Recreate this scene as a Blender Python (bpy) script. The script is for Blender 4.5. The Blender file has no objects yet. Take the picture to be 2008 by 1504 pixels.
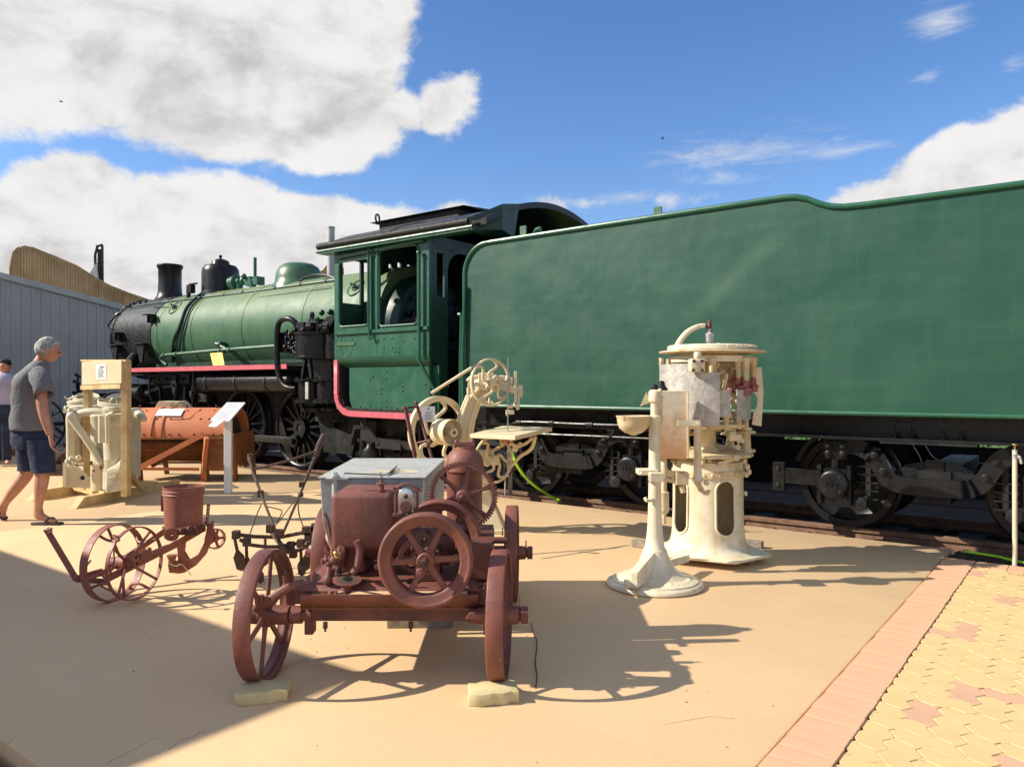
import bpy, bmesh, math, random
from mathutils import Vector as V, Matrix as M4, noise as mnoise
random.seed(7)
PI = math.pi
sc = bpy.context.scene
COL = sc.collection

# ------------------------------------------------------------------ camera
FP, CH, HZ = 1500.0, 1.33, 755.0
cd = bpy.data.cameras.new("camera"); cam = bpy.data.objects.new("camera", cd); COL.objects.link(cam)
cam.location = (0, 0, CH); cam.rotation_euler = (math.radians(90), 0, 0)
cd.sensor_width = 36; cd.lens = 36 * FP / 2008; cd.shift_y = 3 / 2008
cd.clip_start = 0.05; cd.clip_end = 3000
sc.camera = cam
sc.view_settings.view_transform = 'Standard'; sc.view_settings.look = 'None'
sc.view_settings.exposure = 0.58; sc.view_settings.gamma = 1; sc.view_settings.use_curve_mapping = False

# ------------------------------------------------------------------ light
SUNV = V((-1.46, -0.12, 1.0)).normalized()
sl = bpy.data.lights.new("sun", 'SUN'); sun = bpy.data.objects.new("sun", sl); COL.objects.link(sun)
sl.energy = 5.0; sl.angle = math.radians(0.53); sl.color = (1.0, 0.93, 0.80)
sun.rotation_euler = (-SUNV).to_track_quat('-Z', 'Y').to_euler()
sun.location = (-8, -3, 12)

wd = bpy.data.worlds.new("World"); sc.world = wd; wd.use_nodes = True
nt = wd.node_tree; nt.nodes.clear()
def wn(t, **k):
    n = nt.nodes.new(t)
    for a, b in k.items(): setattr(n, a, b)
    return n
def wl(a, b): nt.links.new(a, b)
def wm(op, a, b=None, c=None, clamp=False):
    n = wn('ShaderNodeMath', operation=op, use_clamp=clamp)
    for i, x in enumerate((a, b, c)):
        if x is None: continue
        if isinstance(x, (int, float)): n.inputs[i].default_value = x
        else: wl(x, n.inputs[i])
    return n.outputs[0]
sky = wn('ShaderNodeTexSky', sky_type='NISHITA', sun_disc=False)
sky.sun_elevation = math.asin(SUNV.z); sky.sun_rotation = math.atan2(SUNV.x, SUNV.y)
sky.altitude = 100; sky.air_density = 1.0; sky.dust_density = 0.3; sky.ozone_density = 2.5
tc = wn('ShaderNodeTexCoord'); sep = wn('ShaderNodeSeparateXYZ'); wl(tc.outputs['Generated'], sep.inputs[0])
DX, DY, DZ = sep.outputs
AZ = wm('ARCTAN2', DX, DY); EL = wm('ARCSINE', DZ)
def skynoise(scale, detail, rough, off=(0, 0, 0), stretch=(1, 1, 1), dist=0.0):
    mp = wn('ShaderNodeMapping'); mp.inputs['Location'].default_value = off; mp.inputs['Scale'].default_value = stretch
    wl(tc.outputs['Generated'], mp.inputs['Vector'])
    n = wn('ShaderNodeTexNoise'); n.inputs['Scale'].default_value = scale; n.inputs['Detail'].default_value = detail
    n.inputs['Roughness'].default_value = rough; n.inputs['Distortion'].default_value = dist
    wl(mp.outputs[0], n.inputs['Vector']); return n.outputs['Fac']
N1 = skynoise(5.5, 9, 0.62, (3.1, 0, 0.4), (1, 1, 1.6), 0.25)
N1b = skynoise(5.5, 9, 0.62, (3.1 + 0.022, 0, 0.4 - 0.05), (1, 1, 1.6), 0.25)
N2 = skynoise(19, 6, 0.65, (1.2, 5, 0), (1, 1, 1.3), 0.4)
def blob_field(blobs):
    out = None
    for px, py, rx, ry, k in blobs:
        u = (px - 1004) / FP; v = (HZ - py) / FP
        a = math.atan(u); e = math.atan(v / math.sqrt(1 + u * u)); cs = 1 / (1 + u * u) ** .5
        ax = wm('DIVIDE', wm('SUBTRACT', AZ, a), rx / FP * cs); ey = wm('DIVIDE', wm('SUBTRACT', EL, e), ry / FP * cs)
        r = wm('SQRT', wm('ADD', wm('MULTIPLY', ax, ax), wm('MULTIPLY', ey, ey)))
        f = wm('MULTIPLY', wm('SUBTRACT', 1.0, r), k)
        out = f if out is None else wm('MAXIMUM', out, f)
    return out
CUM = [(-60, 20, 500, 225, 1.4), (330, 50, 460, 225, 1.5), (570, 100, 270, 215, 1.4), (470, 215, 260, 100, 1.1), (640, 240, 190, 105, 1.2), (785, 215, 110, 65, .55), (868, 210, 85, 75, .7), (900, 170, 55, 32, .4), (735, 10, 100, 110, .9),
       (-70, 440, 210, 95, 1.1), (165, 405, 150, 108, 1.2), (300, 430, 120, 95, 1.0), (420, 440, 200, 105, 1.2), (600, 455, 220, 85, 1.1), (50, 560, 450, 105, 1.2), (730, 440, 120, 50, .8), (560, 540, 330, 75, 1.0), (350, 590, 500, 90, 1.2),
       (1960, 330, 220, 105, 1.2), (1800, 390, 180, 55, 1.0), (2150, 280, 260, 150, 1.2),
       (905, 415, 50, 14, .18), (1180, 395, 120, 12, .12)]
F0 = blob_field(CUM)
# beyond the photographed part of the sky the same broken cumulus goes on
side = wm('SUBTRACT', wm('ABSOLUTE', AZ), 0.72); hi = wm('SUBTRACT', EL, 0.56)
outm = wm('MULTIPLY', wm('MAXIMUM', side, hi), 5.0, clamp=True)
NB = skynoise(2.3, 3, 0.5, (7, 2, 1), (1, 1, 2.2), 0.0)
FB = wm('MULTIPLY', wm('SUBTRACT', NB, 0.50), 3.0)
F1 = wm('ADD', wm('MULTIPLY', F0, wm('SUBTRACT', 1.0, outm)), wm('MULTIPLY', FB, outm))
F1 = wm('MAXIMUM', F1, -0.9)
def cloudF(n): return wm('ADD', wm('ADD', F1, wm('MULTIPLY', wm('SUBTRACT', n, 0.5), 1.05)), wm('MULTIPLY', wm('SUBTRACT', N2, 0.5), 0.55))
Fa = cloudF(N1); Fb = cloudF(N1b)
def ss(x, lo, hi_):
    n = wn('ShaderNodeMapRange', interpolation_type='SMOOTHSTEP'); wl(x, n.inputs[0])
    n.inputs[1].default_value = lo; n.inputs[2].default_value = hi_; n.inputs[3].default_value = 0; n.inputs[4].default_value = 1
    return n.outputs[0]
DENS = ss(Fa, -0.02, 0.22)
NS = skynoise(3.4, 3, 0.45, (1.1, 4, 0.4), (1, 1, 2.2), 0.1)
GCORE = blob_field([(300, 130, 420, 150, 1.0), (640, 190, 190, 90, .7), (60, 510, 260, 70, .9), (330, 560, 330, 40, .5), (1950, 390, 200, 30, .3)])
GOUT = wm('MULTIPLY', wm('SUBTRACT', F1, 0.25), outm)
THICK = ss(wm('ADD', wm('MAXIMUM', GCORE, GOUT), wm('MULTIPLY', wm('SUBTRACT', NS, 0.5), 1.5)), -0.45, 1.15)
NR = skynoise(7.5, 7, 0.58, (3.1, 0, 0.4), (1, 1, 1.6), 0.3); NR2 = skynoise(7.5, 7, 0.58, (3.1 + 0.022, 0, 0.4 - 0.035), (1, 1, 1.6), 0.3)
RELF = wm('MULTIPLY', wm('SUBTRACT', NR, NR2), 1.5)
# wisps
WB = blob_field([(1230, 385, 190, 20, .55), (1480, 295, 290, 50, .42), (1640, 300, 150, 24, .4), (1840, 45, 75, 45, .55), (1825, 160, 40, 24, .5), (1985, 130, 40, 22, .5), (1420, 345, 190, 26, .33)])
NW = skynoise(9, 9, 0.72, (2, 2, 5), (1, 1, 5.0), 0.6)
WISP = wm('MULTIPLY', ss(wm('ADD', WB, wm('MULTIPLY', wm('SUBTRACT', NW, 0.56), 1.6)), 0.0, 0.75), 0.62)
ALPHA = wm('MAXIMUM', DENS, WISP)
br = wm('ADD', wm('SUBTRACT', 1.03, wm('MULTIPLY', THICK, 0.34)), RELF)
br = wm('ADD', br, wm('MULTIPLY', wm('SUBTRACT', N2, 0.5), 0.07))
# soft shoulder instead of a hard clip
cr = wn('ShaderNodeFloatCurve'); wl(br, cr.inputs['Value']); cv_ = cr.mapping.curves[0]
cr.mapping.use_clip = False
cv_.points[0].location = (0.3, 0.52); cv_.points[1].location = (1.25, 0.985)
for x_, y_ in ((0.5, 0.58), (0.65, 0.68), (0.8, 0.82), (0.95, 0.93)): cv_.points.new(x_, y_)
cr.mapping.update()
br = cr.outputs[0]
cc = wn('ShaderNodeMix', data_type='RGBA'); wl(br, cc.inputs[0])
cc.inputs[6].default_value = (-.03, -.05, -.02, 1); cc.inputs[7].default_value = (0.97, 0.955, 0.945, 1)
sb = wn('ShaderNodeVectorMath', operation='SCALE'); wl(sky.outputs[0], sb.inputs[0]); SKYK = sb.inputs[3]; SKYK.default_value = 1.0
hs = wn('ShaderNodeHueSaturation'); hs.inputs['Saturation'].default_value = 1.22; tn_ = wn('ShaderNodeVectorMath', operation='MULTIPLY'); wl(sb.outputs[0], tn_.inputs[0]); tn_.inputs[1].default_value = (1.08, 1.01, 1.07); wl(tn_.outputs[0], hs.inputs['Color'])
ck = wn('ShaderNodeVectorMath', operation='SCALE'); wl(cc.outputs[2], ck.inputs[0]); ck.inputs[3].default_value = 5.7
mx = wn('ShaderNodeMix', data_type='RGBA'); wl(ALPHA, mx.inputs[0]); wl(hs.outputs[0], mx.inputs[6]); wl(ck.outputs[0], mx.inputs[7])
bg = wn('ShaderNodeBackground'); bg.inputs['Strength'].default_value = 0.112; wl(mx.outputs[2], bg.inputs['Color'])
wo = wn('ShaderNodeOutputWorld'); wl(bg.outputs[0], wo.inputs['Surface'])

# ------------------------------------------------------------------ frames of reference
TH = math.radians(52.5); SI, CO = math.sin(TH), math.cos(TH); T0 = 8.06
TRK = M4(((-SI, -CO, 0, CO * T0), (CO, -SI, 0, SI * T0), (0, 0, 1, 0), (0, 0, 0, 1)))   # track frame: s along the rails, y towards the yard, z up
ID = M4.Identity(4)
def d(px, py, Y): return V(((px - 1004) / FP * Y, Y, CH + (HZ - py) / FP * Y))
def g(px, py, z=0.0):
    Y = FP * (CH - z) / (py - HZ); return V(((px - 1004) / FP * Y, Y, z))
def L(px, py, y):
    u = (px - 1004) / FP; Y = (T0 - y) / (CO * u + SI)
    return V((Y * (-SI * u + CO), y, CH + (HZ - py) / FP * Y))

# ------------------------------------------------------------------ materials
MATS = {}
def mat(name, col, col2=None, rough=.6, metal=0., scale=6., bump=0., bscale=40., spots=None, spot_scale=9., spot_t=.62, streak=None, streak_amt=.3, coat=0., mixlo=.35, mixhi=.65, wave=0.):
    m = bpy.data.materials.new(name); m.use_nodes = True; t = m.node_tree; n = t.nodes; b = n['Principled BSDF']
    def N(ty, **k):
        x = n.new(ty)
        for a, c in k.items(): setattr(x, a, c)
        return x
    co = N('ShaderNodeTexCoord').outputs['Object']
    def noise(sc_, det=5, ro=.6, vec=co):
        x = N('ShaderNodeTexNoise'); x.inputs['Scale'].default_value = sc_; x.inputs['Detail'].default_value = det; x.inputs['Roughness'].default_value = ro
        t.links.new(vec, x.inputs['Vector']); return x.outputs['Fac']
    def rng(f, lo, hi):
        x = N('ShaderNodeMapRange', interpolation_type='SMOOTHSTEP'); t.links.new(f, x.inputs[0]); x.inputs[1].default_value = lo; x.inputs[2].default_value = hi; return x.outputs[0]
    def mix(f, a, c):
        x = N('ShaderNodeMix', data_type='RGBA'); t.links.new(f, x.inputs[0])
        for i, q in ((6, a), (7, c)):
            if isinstance(q, tuple): x.inputs[i].default_value = (*q, 1)
            else: t.links.new(q, x.inputs[i])
        return x.outputs[2]
    col2 = col2 or tuple(c * .8 for c in col)
    c = mix(rng(noise(scale, 6), mixlo, mixhi), col, col2)
    if streak:
        mp = N('ShaderNodeMapping'); mp.inputs['Scale'].default_value = (1, 1, .06); t.links.new(co, mp.inputs[0])
        f = rng(noise(22, 5, .6, mp.outputs[0]), .5, .78); mm = N('ShaderNodeMath', operation='MULTIPLY'); t.links.new(f, mm.inputs[0]); mm.inputs[1].default_value = streak_amt
        c = mix(mm.outputs[0], c, streak)
    if spots:
        c = mix(rng(noise(spot_scale, 8, .7), spot_t, spot_t + .06), c, spots)
    t.links.new(c, b.inputs['Base Color'])
    b.inputs['Metallic'].default_value = metal
    r = N('ShaderNodeMapRange'); t.links.new(noise(scale * 2.3, 4), r.inputs[0]); r.inputs[1].default_value = .3; r.inputs[2].default_value = .7
    r.inputs[3].default_value = max(0.03, rough - .1); r.inputs[4].default_value = min(1, rough + .1); t.links.new(r.outputs[0], b.inputs['Roughness'])
    b.inputs['Coat Weight'].default_value = coat
    last = None
    if wave:
        x = N('ShaderNodeBump'); x.inputs['Strength'].default_value = 1; x.inputs['Distance'].default_value = wave; t.links.new(noise(2.2, 2), x.inputs['Height']); last = x.outputs[0]
    if bump:
        x = N('ShaderNodeBump'); x.inputs['Strength'].default_value = 1; x.inputs['Distance'].default_value = bump; t.links.new(noise(bscale, 6, .65), x.inputs['Height'])
        if last: t.links.new(last, x.inputs['Normal'])
        last = x.outputs[0]
    if last: t.links.new(last, b.inputs['Normal'])
    MATS[name] = m; return m

GREEN = mat('loco_green', (.012, .078, .043), (.016, .092, .052), rough=.36, scale=3, bump=.0006, bscale=30, streak=(.04, .14, .085), streak_amt=.35)
GREENB = mat('boiler_green', (.035, .105, .055), (.075, .145, .065), rough=.36, scale=1.6, bump=.0008, bscale=25, streak=(.16, .24, .13), streak_amt=.35, wave=.003)
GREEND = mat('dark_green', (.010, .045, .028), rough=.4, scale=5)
BLACK = mat('black_gloss', (.006, .006, .0065), (.011, .011, .0115), rough=.34, scale=8, bump=.0005, bscale=60, spots=(.04, .036, .03), spot_scale=30, spot_t=.70)
BLACKM = mat('black_matt', (.008, .008, .008), (.015, .014, .013), rough=.6, scale=8, bump=.001)
SMOKE = mat('smokebox_black', (.010, .0105, .0105), (.019, .020, .019), rough=.42, scale=4, bump=.001, bscale=18, streak=(.06, .065, .06), streak_amt=.3)
PINK = mat('running_board_red', (.52, .095, .125), (.45, .08, .105), rough=.55, scale=5, streak=(.72, .3, .3), streak_amt=.25)
RUSTRAIL = mat('rusty_rail', (.13, .062, .035), (.21, .115, .065), rough=.75, scale=12, bump=.002)
RED = mat('red_oxide', (.215, .070, .047), (.140, .048, .036), rough=.58, scale=5, bump=.0022, bscale=45, spots=(.34, .16, .09), spot_scale=20, spot_t=.66, streak=(.27, .12, .08), streak_amt=.3)
REDP = mat('planter_red', (.30, .098, .065), (.23, .075, .05), rough=.55, scale=7, bump=.0012, bscale=45, spots=(.36, .17, .1), spot_scale=24, spot_t=.68)
REDD = mat('red_oxide_dark', (.15, .045, .032), (.09, .03, .022), rough=.6, scale=9, bump=.002)
RUSTY = mat('raw_rust', (.11, .055, .035), (.05, .03, .022), rough=.8, scale=14, bump=.002)
ORANGE = mat('orange_oxide', (.62, .21, .085), (.54, .17, .065), rough=.65, scale=3, bump=.001)
ORANGED = mat('orange_brown', (.33, .12, .03), (.24, .085, .025), rough=.7, scale=5, bump=.001)
CREAM = mat('cream_paint', (.66, .56, .37), (.60, .50, .31), rough=.45, scale=6, bump=.0008, spots=(.38, .24, .10), spot_scale=16, spot_t=.66)
CREAMS = mat('sterilizer_cream', (.60, .55, .40), (.52, .47, .33), rough=.5, scale=5, bump=.001, spots=(.28, .2, .12), spot_scale=17, spot_t=.73)
CREAMR = mat('cream_rusty', (.68, .57, .36), (.56, .44, .25), rough=.45, scale=7, bump=.0012, spots=(.40, .22, .08), spot_scale=20, spot_t=.58, streak=(.46, .28, .11), streak_amt=.65)
WHITEC = mat('white_enamel', (.74, .665, .49), (.64, .55, .37), rough=.32, scale=8, bump=.0008, spots=(.34, .22, .11), spot_scale=30, spot_t=.635, streak=(.50, .32, .13), streak_amt=.65)
RUSTEDGE = mat('rusted_cream_plate', (.70, .60, .44), (.58, .30, .09), rough=.5, scale=9, bump=.001, spots=(.45, .2, .05), spot_scale=30, spot_t=.6, mixlo=.5, mixhi=.7)
BAREMET = mat('pitted_aluminium', (.50, .47, .42), (.36, .33, .29), rough=.45, metal=.35, scale=16, bump=.004, bscale=90)
GALV = mat('galvanised_tin', (.40, .40, .375), (.30, .30, .285), rough=.48, metal=.15, scale=9, bump=.001, wave=.008, streak=(.48, .47, .43), streak_amt=.4, spots=(.25, .17, .1), spot_scale=16, spot_t=.72)
GALVW = mat('galvanised_lid', (.52, .52, .48), (.42, .42, .38), rough=.5, metal=.15, scale=7, bump=.001)
BRASS = mat('brass', (.62, .42, .12), rough=.35, metal=.9)
CHROME = mat('polished_magneto', (.72, .72, .70), (.35, .33, .30), rough=.22, metal=.9, scale=14)
WOODC = mat('cream_timber', (.66, .50, .25), (.50, .33, .13), rough=.7, scale=6, bump=.001, spots=(.45, .25, .08), spot_scale=8, spot_t=.66)
SLEEPM = mat('tarred_sleeper', (.07, .055, .04), (.04, .03, .022), rough=.95, scale=10, bump=.003)
WOODG = mat('weathered_timber', (.33, .28, .22), (.20, .16, .12), rough=.85, scale=16, bump=.003)
SLAT = mat('timber_slats', (.50, .32, .15), (.33, .20, .09), rough=.75, scale=1.3, bump=.001)
WALLG = mat('grey_wall_sheet', (.37, .36, .35), (.33, .32, .31), rough=.5, scale=1.5, streak=(.3, .3, .31), streak_amt=.35)
WHITE = mat('sign_white', (.80, .80, .78), (.76, .76, .74), rough=.4, scale=3)
PAPER = mat('paper_white', (.78, .79, .78), rough=.6, scale=3)
INK = mat('printed_ink', (.10, .10, .11), rough=.7)
YELS = mat('sign_yellow', (.85, .50, .01), (.80, .46, .01), rough=.5)
PIPEG = mat('grey_pipe', (.42, .42, .40), rough=.5)
HOSEM = mat('hose_lime', (.42, .80, .03), rough=.35)
SKIN = mat('skin', (.50, .25, .16), (.42, .19, .12), rough=.5, scale=9)
HAIRG = mat('grey_hair', (.50, .48, .42), (.20, .19, .17), rough=.8, scale=26, bump=.012, bscale=45)
SHIRT = mat('shirt_grey', (.165, .165, .175), (.135, .135, .145), rough=.9, scale=3, bump=.03, bscale=5)
SHORTS = mat('denim_navy', (.012, .020, .050), (.022, .035, .075), rough=.85, scale=7, bump=.02, bscale=9)
SHIRT2 = mat('shirt_lavender', (.42, .40, .52), rough=.9, bump=.005, bscale=8)
RUBBER = mat('sandal_rubber', (.035, .025, .022), rough=.7)
GRASS = mat('leaf_green', (.05, .11, .015), (.09, .17, .02), rough=.7, scale=9)
BLOCKM = mat('yellow_concrete', (.60, .50, .27), (.53, .43, .22), rough=.9, scale=12, bump=.002, bscale=120)
PAVEY = mat('paver_yellow', (.64, .47, .215), (.58, .42, .19), rough=.9, scale=5, bump=.0015, bscale=150)
PAVER = mat('paver_red', (.60, .36, .22), (.55, .32, .20), rough=.9, scale=5, bump=.0015, bscale=150)
PAVEB = mat('border_brick', (.67, .385, .225), (.61, .345, .20), rough=.9, scale=4, bump=.0015, bscale=150)
JOINT = mat('joint_sand', (.36, .25, .13), (.28, .19, .10), rough=1, scale=30)
BALLAST = mat('ballast_dirt', (.065, .047, .033), (.03, .024, .018), rough=1, scale=9, bump=.02, bscale=25)
EARTH = mat('sandy_earth', (.30, .20, .12), (.22, .15, .09), rough=1, scale=1, bump=.01)

def concrete():
    m = mat('tinted_concrete', (.73, .50, .268), (.69, .465, .245), rough=.8, scale=.9, bump=.0010, bscale=120)
    t = m.node_tree; n = t.nodes; b = n['Principled BSDF']; src = b.inputs['Base Color'].links[0].from_socket
    co = [x for x in n if x.type == 'TEX_COORD'][0].outputs['Object']
    mp = n.new('ShaderNodeMapping'); mp.inputs['Rotation'].default_value = (0, 0, .35); mp.inputs['Scale'].default_value = (1, 5, 1); t.links.new(co, mp.inputs[0])
    a = n.new('ShaderNodeTexNoise'); a.inputs['Scale'].default_value = 2.2; a.inputs['Detail'].default_value = 9; a.inputs['Roughness'].default_value = .7; t.links.new(mp.outputs[0], a.inputs['Vector'])
    r = n.new('ShaderNodeMapRange'); t.links.new(a.outputs['Fac'], r.inputs[0]); r.inputs[1].default_value = .42; r.inputs[2].default_value = .80; r.inputs[4].default_value = .6
    x = n.new('ShaderNodeMix'); x.data_type = 'RGBA'; t.links.new(r.outputs[0], x.inputs[0]); t.links.new(src, x.inputs[6]); x.inputs[7].default_value = (.63, .43, .235, 1)
    # fine sandy speckle and a few small stains
    s = n.new('ShaderNodeTexNoise'); s.inputs['Scale'].default_value = 260; s.inputs['Detail'].default_value = 2; t.links.new(co, s.inputs['Vector'])
    r2 = n.new('ShaderNodeMapRange'); t.links.new(s.outputs['Fac'], r2.inputs[0]); r2.inputs[1].default_value = .35; r2.inputs[2].default_value = .7; r2.inputs[3].default_value = .84; r2.inputs[4].default_value = 1.10
    y = n.new('ShaderNodeVectorMath'); y.operation = 'SCALE'; t.links.new(x.outputs[2], y.inputs[0]); t.links.new(r2.outputs[0], y.inputs[3])
    q = n.new('ShaderNodeTexNoise'); q.inputs['Scale'].default_value = 7; q.inputs['Detail'].default_value = 10; q.inputs['Roughness'].default_value = .8; t.links.new(co, q.inputs['Vector'])
    r3 = n.new('ShaderNodeMapRange'); t.links.new(q.outputs['Fac'], r3.inputs[0]); r3.inputs[1].default_value = .70; r3.inputs[2].default_value = .78; r3.inputs[4].default_value = .6
    z = n.new('ShaderNodeMix'); z.data_type = 'RGBA'; t.links.new(r3.outputs[0], z.inputs[0]); t.links.new(y.outputs[0], z.inputs[6]); z.inputs[7].default_value = (.30, .19, .10, 1)
    t.links.new(z.outputs[2], b.inputs['Base Color']); return m
CONC = concrete()
for m_ in (BLACK, BLACKM, SMOKE): m_.node_tree.nodes['Principled BSDF'].inputs['Specular IOR Level'].default_value = .30
def zfade(m, col, lo, hi_, amt, ns=3.0, axis=2):
    """weathering, with sky sheen added on the boiler, that grows towards one side of the object itself"""
    t = m.node_tree; n = t.nodes; b = n['Principled BSDF']; src = b.inputs['Base Color'].links[0].from_socket
    co = [x for x in n if x.type == 'TEX_COORD'][0].outputs['Object']; sx = n.new('ShaderNodeSeparateXYZ'); t.links.new(co, sx.inputs[0])
    nz = n.new('ShaderNodeTexNoise'); nz.inputs['Scale'].default_value = ns; nz.inputs['Detail'].default_value = 8; nz.inputs['Roughness'].default_value = .7; t.links.new(co, nz.inputs['Vector'])
    ad = n.new('ShaderNodeMath'); ad.operation = 'MULTIPLY_ADD'; t.links.new(nz.outputs['Fac'], ad.inputs[0]); ad.inputs[1].default_value = (hi_ - lo) * .9; t.links.new(sx.outputs[axis], ad.inputs[2])
    r = n.new('ShaderNodeMapRange'); r.interpolation_type = 'SMOOTHSTEP'; t.links.new(ad.outputs[0], r.inputs[0]); r.inputs[1].default_value = lo + (hi_ - lo) * .45; r.inputs[2].default_value = hi_ + (hi_ - lo) * .45; r.inputs[4].default_value = amt
    x = n.new('ShaderNodeMix'); x.data_type = 'RGBA'; t.links.new(r.outputs[0], x.inputs[0]); t.links.new(src, x.inputs[6]); x.inputs[7].default_value = (*col, 1); t.links.new(x.outputs[2], b.inputs['Base Color'])
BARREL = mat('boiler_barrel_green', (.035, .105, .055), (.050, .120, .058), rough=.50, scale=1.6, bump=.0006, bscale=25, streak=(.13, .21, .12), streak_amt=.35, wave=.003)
zfade(BARREL, (.20, .25, .12), .05, .75, .7, 2.5); BARREL.node_tree.nodes['Principled BSDF'].inputs['Specular IOR Level'].default_value = .35  # pale boiler top: faded paint plus bright sky sheen put into the colour
CABM = mat('rusted_cabinet', (.76, .66, .50), (.66, .50, .32), rough=.45, scale=7, bump=.0008, spots=(.45, .2, .06), spot_scale=22, spot_t=.66)
zfade(CABM, (.52, .22, .05), .12, -.24, .8, 14.0)

# ------------------------------------------------------------------ mesh building
def axis_m(p, dr, roll=0.0, up=None):
    """matrix whose z axis points along dr, origin at p"""
    z = V(dr).normalized(); u = V(up) if up is not None else (V((0, 0, 1)) if abs(z.z) < .95 else V((0, 1, 0)))
    x = u.cross(z).normalized(); y = z.cross(x)
    m = M4(((x.x, y.x, z.x, p[0]), (x.y, y.y, z.y, p[1]), (x.z, y.z, z.z, p[2]), (0, 0, 0, 1)))
    return m @ M4.Rotation(roll, 4, 'Z')
class MB:
    def __init__(s): s.v = []; s.f = []
    def add(s, vs, fs, m=None):
        o = len(s.v)
        s.v += [(m @ V(p)) if m is not None else V(p) for p in vs]; s.f += [[i + o for i in f] for f in fs]; return s
    def box(s, a, b, m=None):
        x0, y0, z0 = a; x1, y1, z1 = b
        if x0 > x1: x0, x1 = x1, x0
        if y0 > y1: y0, y1 = y1, y0
        if z0 > z1: z0, z1 = z1, z0
        vs = [(x0, y0, z0), (x1, y0, z0), (x1, y1, z0), (x0, y1, z0), (x0, y0, z1), (x1, y0, z1), (x1, y1, z1), (x0, y1, z1)]
        return s.add(vs, [(3, 2, 1, 0), (4, 5, 6, 7), (0, 1, 5, 4), (1, 2, 6, 5), (2, 3, 7, 6), (3, 0, 4, 7)], m)
    def cb(s, c, sz, m=None): return s.box([c[i] - sz[i] / 2 for i in range(3)], [c[i] + sz[i] / 2 for i in range(3)], m)
    def beam(s, p, q, w, h, up=(0, 0, 1)):
        p = V(p); q = V(q); l = (q - p).length
        return s.box((-w / 2, -h / 2, 0), (w / 2, h / 2, l), axis_m(p, q - p, up=up if abs((q - p).normalized().dot(V(up))) < .95 else (0, 1, 0)))
    def lathe(s, prof, m=None, n=24, ang=None, closed=False):
        full = ang is None; k = n if full else n + 1; vs = []; fs = []
        for r, z in prof:
            for i in range(k):
                a = 2 * PI * i / n if full else ang[0] + (ang[1] - ang[0]) * i / n
                vs.append((r * math.cos(a), r * math.sin(a), z))
        P_ = len(prof)
        for j in range(P_ - 1 + (1 if closed else 0)):
            j2 = (j + 1) % P_
            for i in range(n):
                i2 = (i + 1) % k
                fs.append((j * k + i, j * k + i2, j2 * k + i2, j2 * k + i))
        if full and not closed:
            if prof[0][0] > 1e-6: fs.append(tuple(reversed(range(k))))
            if prof[-1][0] > 1e-6: fs.append(tuple(range((P_ - 1) * k, P_ * k)))
        return s.add(vs, fs, m)
    def cyl(s, p, q, r, r2=None, n=12):
        p = V(p); q = V(q); r2 = r if r2 is None else r2
        return s.lathe([(r, 0), (r2, (q - p).length)], axis_m(p, q - p), n)
    def ring(s, m, ri, ro, w, n=32): return s.lathe([(ri, -w / 2), (ro, -w / 2), (ro, w / 2), (ri, w / 2)], m, n, closed=True)
    def ball(s, c, r, n=10, sx=1, sy=1, sz=1):
        k = max(4, n // 2); pr = [(max(1e-7, r * math.sin(PI * i / k)), -r * math.cos(PI * i / k)) for i in range(k + 1)]
        return s.lathe(pr, M4.Translation(c) @ M4.Diagonal((sx, sy, sz, 1)), n)
    def tube(s, pts, r, n=8, closed=False, smooth=0):
        pts = [V(p) for p in pts]
        rr = r if isinstance(r, (list, tuple)) else [r] * len(pts)
        if smooth: pts, rr = catmull(pts, rr, smooth, closed)
        N_ = len(pts); prev = None; vs = []; fs = []
        for i, p in enumerate(pts):
            if closed: tg = pts[(i + 1) % N_] - pts[i - 1]
            else: tg = pts[min(i + 1, N_ - 1)] - pts[max(i - 1, 0)]
            if tg.length < 1e-9: tg = V((0, 0, 1))
            tg.normalize()
            if prev is None:
                x = (V((0, 0, 1)) if abs(tg.z) < .9 else V((1, 0, 0))).cross(tg).normalized()
            else:
                x = (prev - tg * prev.dot(tg)).normalized()
            prev = x; y = tg.cross(x)
            for k in range(n):
                a = 2 * PI * k / n; vs.append(p + (x * math.cos(a) + y * math.sin(a)) * rr[i])
        for i in range(N_ if closed else N_ - 1):
            j = (i + 1) % N_
            for k in range(n): fs.append((i * n + k, i * n + (k + 1) % n, j * n + (k + 1) % n, j * n + k))
        if not closed: fs += [tuple(reversed(range(n))), tuple(range((N_ - 1) * n, N_ * n))]
        return s.add(vs, fs)
    def prism(s, poly, z0, z1, m=None):
        n = len(poly); ar = sum(poly[i][0] * poly[(i + 1) % n][1] - poly[(i + 1) % n][0] * poly[i][1] for i in range(n))
        if ar < 0: poly = poly[::-1]
        vs = [(x, y, z0) for x, y in poly] + [(x, y, z1) for x, y in poly]
        return s.add(vs, [tuple(reversed(range(n))), tuple(range(n, 2 * n))] + [(i, (i + 1) % n, n + (i + 1) % n, n + i) for i in range(n)], m)
    def ribbon(s, pts, w, z0, z1, m=None):
        """flat bar of width w following 2-D points, extruded z0..z1"""
        pts = [V((p[0], p[1])) for p in pts]; A = []; B = []
        for i, p in enumerate(pts):
            t_ = (pts[min(i + 1, len(pts) - 1)] - pts[max(i - 1, 0)]).normalized(); n_ = V((-t_.y, t_.x)); A.append(p + n_ * w / 2); B.append(p - n_ * w / 2)
        for i in range(len(pts) - 1): s.prism([A[i], A[i + 1], B[i + 1], B[i]], z0, z1, m)
        return s
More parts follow.
